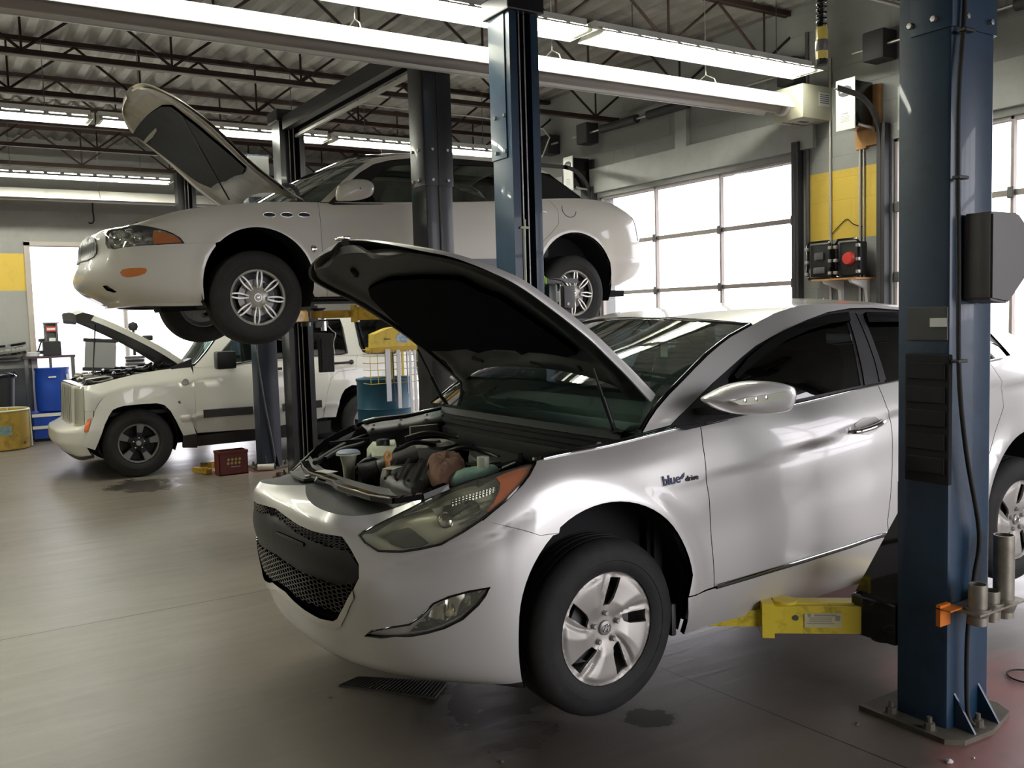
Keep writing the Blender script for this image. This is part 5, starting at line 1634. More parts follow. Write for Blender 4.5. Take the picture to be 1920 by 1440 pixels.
# ------------------------------------------------------------------ raised cream sedan on the black lift
def buick():
    C_ = Car('raised_sedan', 'cream white sedan raised high on the black lift with its hood open', (2.0337, 6.596, 1.814), .90, 1.814)
    C_.root.name = 'sedan'; ORG[C_.root.name] = np.array(C_.root.location[:])
    R0 = C_.root; o = C_.o; M = M_['white']; MD = M_['white_dirty']
    def row(l, w, z): return [(a, b, c) for a, b, c in zip(l, w, z)]
    Zf = [-.012, .03, .10, .20, .33, .42, .49, .515]
    st = [
        row([-.90, -.97, -1.065, -1.085, -1.035, -1.02, -.985, -.93], [.9] * 8, Zf),
        row([-.88, -.95, -1.05, -1.07, -1.02, -1.005, -.97, -.915], [.65] * 8, Zf),
        row([-.84, -.91, -.99, -1.015, -.98, -.97, -.945, -.88], [.40, .38, .36, .35, .36, .36, .37, .41], Zf),
        row([-.76, -.82, -.88, -.90, -.895, -.885, -.865, -.81], [.26, .2, .17, .155, .165, .175, .2, .27], [-.015, .03, .10, .20, .33, .42, .485, .52]),
        row([-.62, -.66, -.70, -.715, -.715, -.70, -.68, -.64], [.15, .1, .07, .055, .06, .07, .10, .17], [-.02, .03, .10, .20, .33, .42, .51, .575]),
        row([-.46, -.475, -.49, -.495, -.495, -.49, -.48, -.47], [.08, .04, .02, .01, .01, .02, .05, .12], [-.02, .03, .10, .20, .33, .44, .545, .625]),
        row([-.2] * 8, [.06, .02, 0, -.01, -.01, 0, .03, .09], [-.02, .03, .10, .21, .34, .47, .585, .665]),
        row([.1] * 8, [.06, .02, 0, -.012, -.014, -.006, .02, .075], [-.02, .03, .11, .22, .35, .48, .60, .698]),
        row([.52] * 8, [.06, .015, -.005, -.018, -.018, -.01, .012, .055], [-.015, .035, .12, .23, .36, .49, .62, .712]),
        row([1.3] * 8, [.06, .015, -.01, -.022, -.022, -.014, .01, .05], [-.01, .04, .13, .24, .38, .52, .65, .742]),
        row([2.06] * 8, [.06, .015, -.01, -.022, -.022, -.012, .014, .06], [-.0, .045, .14, .26, .41, .55, .69, .782]),
        row([2.6] * 8, [.06, .02, -.005, -.018, -.018, -.008, .022, .08], [.0, .05, .15, .28, .44, .59, .73, .828]),
        row([3.1] * 8, [.08, .03, .005, -.008, -.008, .004, .04, .11], [.02, .07, .17, .30, .46, .61, .755, .852]),
        row([3.45, 3.46, 3.47, 3.48, 3.48, 3.47, 3.46, 3.44], [.12, .07, .04, .03, .03, .04, .08, .16], [.07, .11, .19, .31, .46, .60, .74, .825]),
        row([3.64, 3.68, 3.71, 3.73, 3.72, 3.71, 3.69, 3.64], [.24, .17, .14, .125, .125, .14, .18, .26], [.12, .15, .22, .32, .46, .59, .71, .785]),
        row([3.78, 3.84, 3.88, 3.90, 3.88, 3.87, 3.84, 3.78], [.48, .46, .45, .45, .45, .46, .48, .5], [.13, .16, .22, .32, .46, .59, .71, .79]),
        row([3.82, 3.88, 3.93, 3.95, 3.93, 3.92, 3.89, 3.83], [.9] * 8, [.13, .16, .22, .32, .46, .59, .71, .80]),
    ]
    f0 = tensor(st)
    def f(a, b):
        P = f0(a, b); l, z = P[..., 0], P[..., 2]; k = 0 * l
        for lc, zz in ((0.015, .11), (2.85, .14)):
            r = np.hypot(l - lc, z - zz); k = k + .012 * np.exp(-((r - .415) / .05) ** 2)
        # rub strip groove along the flanks
        k = k + .006 * np.exp(-((z - (.235 + .012 * l)) / .03) ** 4) * np.clip((l - .45) / .05, 0, 1)
        # lower body edge and bumper corner roll
        P = P.copy(); P[..., 1] -= k * (np.abs(P[..., 1]) < .3)
        return P
    S = C_.surf(f, 0, f0.s[-1], 0, 1, na=360, nb=90)
    H = S.hit; smax = f0.s[-1]
    zr = lambda l, z: inv_lz(S, C_, l, z)
    aF = arch_pts(S, C_, .018, .10, .405, 195, -10, 34)
    aF = [p for p in aF]
    lampo = S.hits([(198, 445), (200, 437), (206, 430), (220, 424.5), (242, 422), (265, 423), (289, 427), (310, 432), (325, 438), (338, 446), (346, 456.5), (330, 457), (300, 459), (270, 460), (240, 463), (214, 467.5), (203, 466), (198, 456)])
    gr = S.hits([(160, 443), (172, 443), (180, 448), (182.5, 458), (182, 476), (176, 483), (165, 489), (159, 490)])
    grille = [(0.0, gr[0][1])] + [(max(a, .03), b) for a, b in gr] + [(0.0, gr[-1][1])]
    seam = S.hits([(346, 456.5), (360, 456), (380, 456), (404, 455.5)])
    t_lip = .0
    # bumper
    up = [lampo[i] for i in (17, 16, 15, 14, 13, 12, 11, 10)]
    arch_b = [p for p in aF if S.f(np.array(p[0]), np.array(p[1]))[2] - o[2] < .385 and p[0] < zr(0, .3)[0]]
    bp = [(0.0, grille[0][1] + 0), (0.0, 1.0)] + [(a, 1.0) for a in np.linspace(.1, H(226, 424)[0], 8)] + [lampo[3]] + [lampo[2], lampo[1], lampo[0]] + up + seam[1:] + arch_b[::-1] + [(zr(-.40, -.0)[0], .0)] + [(a, 0.0) for a in np.linspace(zr(-.40, -.0)[0], 0, 16)[1:]] + [(0.0, grille[-1][1])] + grille[1:-1][::-1]
    slot = S.hits([(192, 536), (201, 535), (219, 547), (214, 549), (200, 545)])
    C_.pair(S, 'front_bumper', bp, M, step=.03, edge=.02, holes=[slot], gap=0)
    C_.pair(S, 'bumper_slot', slot, M_['liner'], step=.04, off=-.03, edge=0)
    C_.pair(S, 'grille', [(a, b) for a, b in grille], pbr('grey_grille', (.07, .065, .065, 1), .3, .2), step=.02, off=.002, edge=.03, fn=lambda a, b: .003 * np.cos(a * 220) + .006)
    # air dam under the bumper
    dam = MB()
    ts = np.linspace(0, zr(-.40, .0)[0], 30); P = S.pt(ts, np.full(30, .0), -.01)
    dam.grid(np.stack([P, P + np.array((.02, .01, -.035)), P + np.array((.10, .04, -.035))]))
    Pm = C_.mir(P); dam.grid(np.stack([Pm, Pm + np.array((.02, -.01, -.035)), Pm + np.array((.10, -.04, -.035))]))
    dam.build('air_dam', M, R0, 60)
    mk = S.hits([(225, 511), (230, 505), (245, 502.5), (262, 502), (273, 502.5), (276, 507), (272, 513), (258, 518), (240, 520), (230, 518)])
    C_.pair(S, 'side_marker', mk, M_['amber'], step=.02, off=.002, edge=.008)
    # head lamps
    amb = S.hits([(287, 431), (310, 436), (326, 441), (337, 449), (341, 454.5), (315, 455.5), (288, 457), (286, 444)])
    dk = S.hits([(243, 423.5), (265, 424.5), (290, 429), (286, 436), (272, 429), (262, 434), (252, 434)])
    for mm in (None, C_.mir):
        hl = S.panel('head_lamp', lampo, M_['lens'], R0, step=.02, off=.003, edge=.02, mirror=mm)
        S.panel('lamp_housing', lampo, pbr('lamp_silver', (.62, .61, .55, 1), .22, .7), hl, step=.02, off=-.03, edge=0, mirror=mm, fn=lambda a, b: .016 * np.sin(a * 38) * np.sin(b * 40 + 1))
        S.panel('turn_lens', amb, M_['amber'], hl, step=.02, off=-.006, edge=.01, mirror=mm)
        S.panel('dark_insert', dk, M_['gloss_black'], hl, step=.02, off=-.004, edge=.01, mirror=mm)
        r_ = np.array(lampo); Pa = S.pt(r_[:, 0], r_[:, 1], .004); ins = inset(lampo, .006); Pc = S.pt(ins[:, 0], ins[:, 1], .004)
        g = MB(); g.grid(np.stack([Pa, Pc])[:, list(range(6, 18))])
        if mm: g.v = [tuple(v) for v in mm(np.array(g.v))]
        g.build('lamp_seal', M_['gloss_black'], hl, 60)
        for px, py, rad in ((222, 445, .055), (258, 444, .04)):
            m = MB().lathe([(rad, .01), (rad * .85, -.008), (rad * .4, -.02), (.008, -.022), (.008, .0), (0, .004)], S.pt(*H(px, py), -.018), (-.8, -.6, .1), 24)
            if mm: m.v = [tuple(v) for v in mm(np.array(m.v))]
            m.build('reflector_bowl', M_['reflector'], hl, 50)
    # fender
    dF = [zr(.505, .70), zr(.50, .6), zr(.497, .45), zr(.497, .30), zr(.505, .18), zr(.53, .05), zr(.545, .0)]; dF[0] = (dF[0][0], 1.0)
    arch_f = [p for p in aF if p not in arch_b]
    fd = [lampo[i] for i in (10, 9, 8, 7, 6, 5, 4, 3)] + [(a, 1.0) for a in np.linspace(lampo[3][0] + .05, dF[0][0] - .04, 12)] + dF + [zr(.44, -.0)] + arch_f[::-1] + seam[::-1][:-1]
    C_.pair(S, 'front_fender', fd, M, step=.03, edge=.02, gap=.001)
    for k, (l, z) in enumerate(((.118, .600), (.247, .604), (.378, .608))):
        for mm in (None, C_.mir):
            c = S.pt(*zr(l, z), .002); n_ = S.nrm(*[np.array(x) for x in zr(l, z)])
            m = MB(); ring = [c + np.array((.047 * math.cos(t), 0, .017 * math.sin(t))) for t in np.linspace(0, 2 * PI, 28, endpoint=False)]
            m.tube(ring, .0045, 8, closed=True)
            if mm: m.v = [tuple(v) for v in mm(np.array(m.v))]
            pt = m.build('port_hole', M_['chrome'], R0, 60)
            m = MB(); m.add([c + np.array((.044 * math.cos(t), -.003, .015 * math.sin(t))) for t in np.linspace(0, 2 * PI, 24, endpoint=False)], [list(range(24))])
            if mm: m.v = [tuple(v) for v in mm(np.array(m.v))]
            m.build('port_insert', M_['gloss_black'], pt, None)
    c = S.pt(*zr(.43, .355), .004)
    em = MB().lathe([(0, .004), (.018, .004), (.026, .0), (.028, -.004)], c, (0, -1, 0), 24); em.build('fender_emblem', M_['chrome'], R0, 40)
    # doors and rear
    dB = [zr(1.55, .75), zr(1.56, .5), zr(1.55, .25), zr(1.55, .0)]; dB[0] = (dB[0][0], 1.0)
    dC = [zr(2.64, .82)] + S.hits([(1034, 371), (1046, 394), (1048, 419), (1034, 437), (1018, 453)]) + [zr(2.47, .38), zr(2.42, .25), zr(2.41, .02)]; dC[0] = (dC[0][0], 1.0)
    dC = [dC[0]] + dC[2:]
    def tops(a, b, n=8): return [(x, 1.0) for x in np.linspace(a, b, n)[1:-1]]
    A = [dF[0]] + tops(dF[0][0], dB[0][0]) + dB + dF[::-1][:-1]
    d1, d1m = C_.pair(S, 'front_door', A, MD, step=.04, edge=.02, gap=.0015)
    B = [dB[0]] + tops(dB[0][0], dC[0][0]) + dC + dB[::-1][:-1]
    d2, d2m = C_.pair(S, 'rear_door', B, MD, step=.04, edge=.02, gap=.0015)
    aR = arch_pts(S, C_, 2.865, .12, .415, 188, -6, 30)
    Q = [dC[0]] + tops(dC[0][0], smax, 16) + [(smax, 1.0), (smax, .0)] + [(a, .0) for a in np.linspace(smax, zr(3.3, .08)[0], 8)[1:]] + aR[::-1] + dC[::-1][:-1]
    C_.pair(S, 'rear_quarter', Q, MD, step=.04, edge=.02, gap=.001)
    rk = [zr(.47, .005), zr(2.44, .03), (zr(2.44, .0)[0], .0), (zr(.47, .0)[0], .0)]
    C_.pair(S, 'side_sill', [(a, b) for a, b in rk], MD, step=.05, off=-.006, edge=.05)
    for mm in (None, C_.mir):
        for la, lb in ((.455, .49), (.51, 1.54), (1.56, 2.40)):
            ls = np.linspace(la, lb, 12)
            pts = [zr(l, .235 + .012 * l) for l in ls]
            P = S.pt([p[0] for p in pts], [p[1] for p in pts], .010)
            m = MB()
            up_, dn = P + np.array((0, 0, .036)), P - np.array((0, 0, .036))
            m.grid(np.stack([dn + np.array((0, .008, 0)), dn, up_, up_ + np.array((0, .008, 0))]))
            if mm: m.v = [tuple(v) for v in mm(np.array(m.v))]
            m.build('side_moulding', pbr('grey_side_moulding', (.14, .145, .16, 1), .3, .1), R0, 60)
        c = [S.pt(*zr(l, z), k) for l, z, k in ((2.36, .69, .004), (2.40, .693, .028), (2.50, .70, .03), (2.56, .705, .006))]
        if mm: c = list(mm(np.array(c)))
        MB().tube(smooth_line(c, 5), .013, 10).build('door_handle', M, d2 if mm is None else d2m, 60)
        # fuel flap outline
        if mm is None:
            ring = [S.pt(*zr(2.83 + .075 * math.cos(t), .735 + .065 * math.sin(t)), .001) for t in np.linspace(2.6, 2 * PI - .2, 30)]
            MB().tube(ring, .003, 6).build('fuel_flap_seam', M_['grey_plastic'], R0, 60)
        ts = np.linspace(zr(.6, .7)[0], zr(3.0, .85)[0], 50)
        bl = S.pt(ts, np.full(50, .99), .004)
        if mm: bl = mm(bl)
        MB().tube(bl, .006, 8).build('belt_trim', M_['silver_dull'], R0, 60)
        tl = S.hits([(1196, 408), (1200, 411), (1205, 412), (1208, 425), (1206, 438), (1200, 436), (1196, 428), (1194, 416)])
    tl = [(zr(3.66, .70)[0], .86), (zr(3.66, .70)[0], .60), (zr(3.66, .6)[0] + .22, .60), (zr(3.66, .6)[0] + .25, .86)]
    C_.pair(S, 'tail_lamp', tl, M_['red_lens'], step=.03, off=.004, edge=.01)
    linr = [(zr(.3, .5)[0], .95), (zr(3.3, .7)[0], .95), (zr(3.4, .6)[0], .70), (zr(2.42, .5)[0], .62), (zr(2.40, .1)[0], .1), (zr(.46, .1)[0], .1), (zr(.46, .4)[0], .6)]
    C_.pair(S, 'gap_shade_skin', linr, M_['liner'], step=.09, off=-.03, edge=0)  # black sheet behind the panels puts shade into the seams
    # wheels
    def face(c, wheel, far):
        R = .206; sg = 1 if far else -1
        m = MB()
        m.lathe([(R * .985, .006), (R, .0), (R * .95, -.004), (R * .93, .004), (R * .905, -.002), (R * .89, -.03)], c, (0, sg, 0), 56)
        m.build('rim_ring', M_['alloy_bright'], wheel, 40)
        m = MB().lathe([(0, .014), (.03, .014), (.034, .006), (.07, -.002), (.085, -.012), (.09, -.03)], c + np.array((0, sg * -.012, 0)), (0, sg, 0), 40)
        m.build('hub_cover', M_['alloy_bright'], wheel, 40)
        MB().lathe([(.0, .001), (.022, .001), (.024, -.002)], c + np.array((0, sg * .002, 0)), (0, sg, 0), 24).build('centre_cap', M_['alloy_dirty'], wheel, 40)
        em = MB()
        for x in (-.007, 0, .007): em.bar(c + np.array((x - .003, sg * .005, -.006)), c + np.array((x + .003, sg * .005, .006)), .004, .003, (0, 1, 0))
        em.build('cap_emblem', M_['chrome'], wheel, None)
        for k in range(8):
            a0 = math.radians(84 + 45 * k)
            sp = MB()
            for s in (-1, 1):
                pts = []
                for r, da, dy in ((.07, .10, -.012), (.10, .13, -.008), (.14, .125, -.008), (.175, .085, -.010), (.192, .05, -.012)):
                    a = a0 + s * da; pts.append(c + np.array((r * math.cos(a), sg * (dy + .004), r * math.sin(a))))
                P = smooth_line(pts, 3)
                for i in range(len(P) - 1): sp.bar(P[i], P[i + 1] + (P[i + 1] - P[i]) * .12, .0115, .02, (0, 1, 0))
            sp.build('spoke', M_['alloy_bright'], wheel, 50)
        MB().lathe([(0, -.045), (.135, -.045), (.135, -.06), (0, -.06)], c, (0, sg, 0), 32).build('brake_disc', M_['alloy_dirty'], wheel, 40)
        MB().box(c + np.array((.09, sg * -.045, .05)), (.07, .04, .12), bev=.01).build('brake_caliper', M_['steel_dark'], wheel, 40)
        MB().lathe([(R * .89, -.03), (R * .87, -.09), (.0, -.10)], c, (0, sg, 0), 40).build('rim_well', M_['alloy_black'], wheel, 40)
    for lc in (0, 2.85):
        for far in (False, True):
            wy = o[1] if not far else 2 * C_.yc - o[1]
            w, c = tyre(C_, 'wheel', lc, 0, wy, .341, .206, .205, far)
            face(c, w, far)
            y1 = o[1] + .30 if not far else 2 * C_.yc - o[1] - .30; y0 = o[1] + .012 if not far else 2 * C_.yc - o[1] - .012
            well(C_, lc + .015, .11, .42, y0, y1)
    # greenhouse
    def fg(l, z):
        return np.stack([l + 0 * z, .055 + .47 * (z - .76) + .12 * np.clip((l - 2.2) / .9, 0, 1) ** 2 + 0 * l, z + 0 * l], -1)
    G_ = C_.surf(fg, .3, 3.3, .6, 1.35, na=220, nb=60)
    up = G_.hits([(601, 379), (612, 368), (626, 355), (646, 336), (667, 318), (682, 307), (698, 299.5), (720, 294), (745, 290.5), (770, 288.5), (810, 288.5), (849, 290), (885, 292.5), (921, 297)])
    lo = G_.hits([(617, 379), (640, 355), (656, 340), (674, 324), (700, 308), (730, 300.5), (770, 296.5), (849, 297), (921, 303)])
    le = G_.hits([(968, 305), (1012, 317), (1030, 326), (1046, 338), (1070, 355), (1090, 370)]); lol = G_.hits([(966, 311), (1010, 323), (1043, 346), (1085, 371)])
    rail = up + le
    C_.pair(G_, 'roof_rail', up + le[:3] + lol[:2][::-1] + lo[::-1], M, step=.03, edge=.01)
    bt = [(l, z) for l, z in ((.62, .70), (1.3, .728), (2.06, .768), (2.6, .81), (3.0, .842))]
    fr = lo + lol[:2] + le[3:] + bt[::-1]
    g1 = G_.hits([(655, 378), (690, 345), (715, 320), (740, 309), (790, 304), (800, 345), (806, 378)])
    g2 = G_.hits([(850, 378), (852, 308), (920, 311), (985, 322), (1005, 335), (1002, 372), (930, 377)])
    C_.pair(G_, 'window_frame', fr, M_['black_plastic'], step=.04, off=-.006, edge=.01, holes=[g1, g2])
    C_.pair(G_, 'front_window', g1, M_['tint_mid'], step=.05, off=-.01, edge=0)
    C_.pair(G_, 'rear_window', g2, M_['tint_mid'], step=.05, off=-.01, edge=0)
    rl = np.array([fg(np.array(l), np.array(z)) for l, z in rail])
    def loft(near, ctr, n=16, pw=2.0):
        near = np.array(near, float); ctr = np.array(ctr, float); g = []
        for s in np.linspace(0, 1, n):
            p = near + (ctr - near) * (1 - (1 - s) ** pw); p[:, 1] = near[:, 1] + (.9 - near[:, 1]) * s; g.append(p)
        g = np.array(g); m = g[::-1].copy()[1:]; m[..., 1] = 1.8 - m[..., 1]
        return np.concatenate([g, m])
    i0 = 7
    nr = rl[i0:i0 + 9]
    cz = np.interp(nr[:, 0], [1.1, 1.6, 2.2, 2.6, 2.9], [1.19, 1.235, 1.235, 1.20, 1.13]); cl = nr[:, 0] + np.interp(nr[:, 0], [1.1, 1.5, 2.3, 2.8], [-.10, -.03, 0, -.05])
    MB().grid(loft(nr, np.stack([cl, np.full(len(nr), .9), cz], 1), 14, 2.6) + o).build('roof_panel', M, R0, 80)
    wn = rl[:i0 + 1]; cw = np.stack([np.linspace(.22, cl[0], i0 + 1), np.full(i0 + 1, .9), np.interp(np.linspace(0, 1, i0 + 1), [0, .5, 1], [.77, 1.0, 1.19])], 1)
    MB().grid(loft(wn, cw) + o).build('windscreen', M_['wind'], R0, 180)
    bn = rl[i0 + 8:]; cb = np.stack([np.linspace(cl[-1], 3.05, len(bn)), np.full(len(bn), .9), np.linspace(cz[-1], .93, len(bn))], 1)
    MB().grid(loft(bn, cb) + o).build('rear_screen', M_['tint'], R0, 180)
    en = S.f(np.linspace(zr(2.98, .85)[0], smax, 12), np.ones(12)) - o
    dn = np.array([(2.98, .10, .853), (3.15, .115, .85), (3.35, .14, .835), (3.52, .20, .808), (3.66, .28, .785)]); dc = np.array([(3.05, .9, .90), (3.25, .9, .90), (3.5, .9, .875), (3.7, .9, .84), (3.83, .9, .80)])
    MB().grid(loft(dn, dc) + o).build('boot_lid', M, R0, 60)
    for mm in (False, True):
        q = np.array([U(x, y, 1, o[1] - .12) - o for x, y in ((636, 350), (645, 343), (659, 337), (674, 336), (687, 337.5), (697, 343), (701, 352), (698, 364), (688, 371), (671, 375), (650, 376), (634, 374))])
        q = smooth_line(q[:, [0, 2]], 3, True); cen = q.mean(0)
        G = np.array([[(cen[0] + (x - cen[0]) * sc, -.12 + dy, cen[1] + (z - cen[1]) * sc) for x, z in q] for dy, sc in ((-.06, .05), (-.055, .5), (-.04, .85), (-.01, 1), (.04, 1), (.05, .9), (.05, .0))]) + o
        if mm: G = C_.mir(G.reshape(-1, 3)).reshape(G.shape)
        sm = MB().grid(G, closed_v=True).build('side_mirror', M, R0, 50)
        ft = MB().bar(o + np.array((.80, .06, .775)), o + np.array((.83, -.08, .80)), .08, .03)
        if mm: ft.v = [tuple(v) for v in C_.mir(np.array(ft.v))]
        ft.build('mirror_foot', M_['black_plastic'], sm, 40)
    # cabin
    cb_ = MB().bb(o[0] + .5, o[0] + 3.0, o[1] + .12, o[1] + 1.68, o[2] + .03, o[2] + .07).bb(o[0] + .42, o[0] + .48, o[1] + .1, o[1] + 1.7, o[2] + .02, o[2] + .70)
    cb_.build('cabin_floor', M_['cabin'], R0, None)
    MB().prism([(o[0] + .45, o[2] + .72), (o[0] + .85, o[2] + .76), (o[0] + .95, o[2] + .6), (o[0] + .6, o[2] + .4)], 1, o[1] + .1, o[1] + 1.7).build('dashboard', M_['cabin'], R0, 40)
    for w_, l_ in ((.50, 1.75), (1.3, 1.75), (.9, 2.65)):
        wd = .52 if l_ < 2 else 1.3
        s_ = MB().box(o + np.array((l_ - .28, w_, .33)), (.5, wd, .18), bev=.05).box(o + np.array((l_ + .03, w_, .62)), (.18, wd, .6), bev=.05)
        s_.build('seat', M_['cabin_grey'], R0, 50)
    MB().bb(o[0] - .75, o[0] + 3.7, o[1] + .34, o[1] + 1.46, o[2] - .03, o[2] + .03).bb(o[0] + .47, o[0] + 2.4, o[1] + .05, o[1] + 1.75, o[2] - .012, o[2] + .03).build('underbody', M_['liner'], R0, None)
    eb = MB().bb(o[0] - .75, o[0] + .4, o[1] + .30, o[1] + .33, o[2], o[2] + .55).bb(o[0] - .75, o[0] + .4, o[1] + 1.47, o[1] + 1.5, o[2], o[2] + .55).bb(o[0] - .5, o[0] + .2, o[1] + .5, o[1] + 1.3, o[2] + .1, o[2] + .5, .05)
    eb.build('engine', M_['liner'], R0, 40)
    sb = MB().tube([o + np.array(p) for p in ((-.35, .2, -.12), (0, .35, -.05), (.3, .6, -.02), (.3, 1.2, -.02), (0, 1.45, -.05))], .018, 8)
    sb.cyl(o + np.array((0, .1, 0)), o + np.array((0, 1.7, 0)), .02, n=10).cyl(o + np.array((2.85, .1, 0)), o + np.array((2.85, 1.7, 0)), .03, n=10)
    sb.build('axle', M_['steel_dark'], R0, 50)
    # ---- open hood
    near = np.array([(.405, .12, .745), (.32, .12, .79), (.222, .12, .86), (.12, .12, .93), (.02, .12, 1.01), (-.10, .12, 1.125), (-.224, .12, 1.24), (-.35, .13, 1.335), (-.46, .16, 1.415), (-.54, .24, 1.475), (-.585, .36, 1.53), (-.62, .55, 1.58), (-.645, .90, 1.615)])
    ctr = np.array([(.28, .9, .86), (.21, .9, .915), (.13, .9, .985), (.04, .9, 1.065), (-.05, .9, 1.145), (-.15, .9, 1.24), (-.26, .9, 1.34), (-.36, .9, 1.425), (-.45, .9, 1.495), (-.52, .9, 1.545), (-.57, .9, 1.578), (-.61, .9, 1.60), (-.645, .9, 1.615)])
    u = np.linspace(0, 1, len(near)); fn_, fc_ = pchipv(u, near), pchipv(u, ctr)
    def g(a, b):
        a = np.asarray(a, float); b = np.asarray(b, float); a, b = np.broadcast_arrays(a, b)
        s = np.where(b > 1, 2 - b, b); n = fn_(a); c = fc_(a); k = 1 - (1 - np.clip(s, -1, 1)) ** 2.4
        P = n + (c - n) * k[..., None]; w = n[..., 1] + (.9 - n[..., 1]) * s; P[..., 1] = np.where(b > 1, 1.8 - w, w); return P
    top = C_.surf(g, 0, 1, 0, 2, na=40, nb=60, flip=-1); und = C_.surf(g, 0, 1, 0, 2, na=100, nb=140, flip=1)
    hood = top.panel('hood', [(0, 0), (.98, 0), (.98, 2), (0, 2)], M, R0, step=.05, edge=0)
    und.panel('inner_frame', [(.01, .02), (.97, .02), (.97, 1.98), (.01, 1.98)], pbr('hood_inner_paint', (.50, .46, .38, 1), .4, dirt=(90, 80, 62), dscale=5, damt=.6), hood, step=.035, off=.02, edge=0, fn=lambda a, b: .016 * np.exp(-((b - .13) / .05) ** 2) + .016 * np.exp(-((b - 1.87) / .05) ** 2) + .012 * np.exp(-((a - .86) / .04) ** 2))
    he = MB()
    for bs, sg in ((0, 1), (2, -1)):
        aa = np.linspace(0, .97, 40); P = g(aa, np.full(40, bs)) + o; Q = P + np.array((.022, sg * -.01, -.026)); he.grid(np.stack([P, Q, Q + np.array((.004, sg * .014, .004))]))
    he.build('hood_edge', M, hood, 60)
    pad = und.hits([(252, 245), (307, 193), (327, 193), (350, 211), (400, 252), (440, 285), (465, 308), (461, 320), (430, 333), (401, 346), (388, 341), (377, 336), (350, 317), (315, 290), (281, 264), (268, 255)])
    und.panel('insulation_pad', pad, pbr('worn_insulation', (.022, .023, .024, 1), .9, bmp=.3, bscale=30, var=.3), hood, step=.03, off=.04, edge=.02)
    tear = und.hits([(274, 258), (290, 240), (299, 232), (300, 238), (292, 250), (278, 262)])
    und.panel('pad_tear', tear, pbr('exposed_hood_paint', (.42, .40, .34, 1), .5), hood, step=.03, off=.046, edge=0)
    MB().cyl(U(327, 192, 1, o[1] + .5), U(430, 375, 1, o[1] + .35), .006, n=8).build('prop_rod', M_['black_plastic'], R0, 60)
    for w0 in (.22, 1.58):
        m = MB(); ring = [np.array((.33 + .08 * math.cos(t), w0 - .02, .76 + .09 * math.sin(t))) + o for t in np.linspace(-.3, PI * .75, 12)]
        for i in range(11): m.bar(ring[i], ring[i + 1], .035, .012, (0, 1, 0))
        m.build('hood_hinge', M_['underhood'], R0, 50)
    return C_
buick()
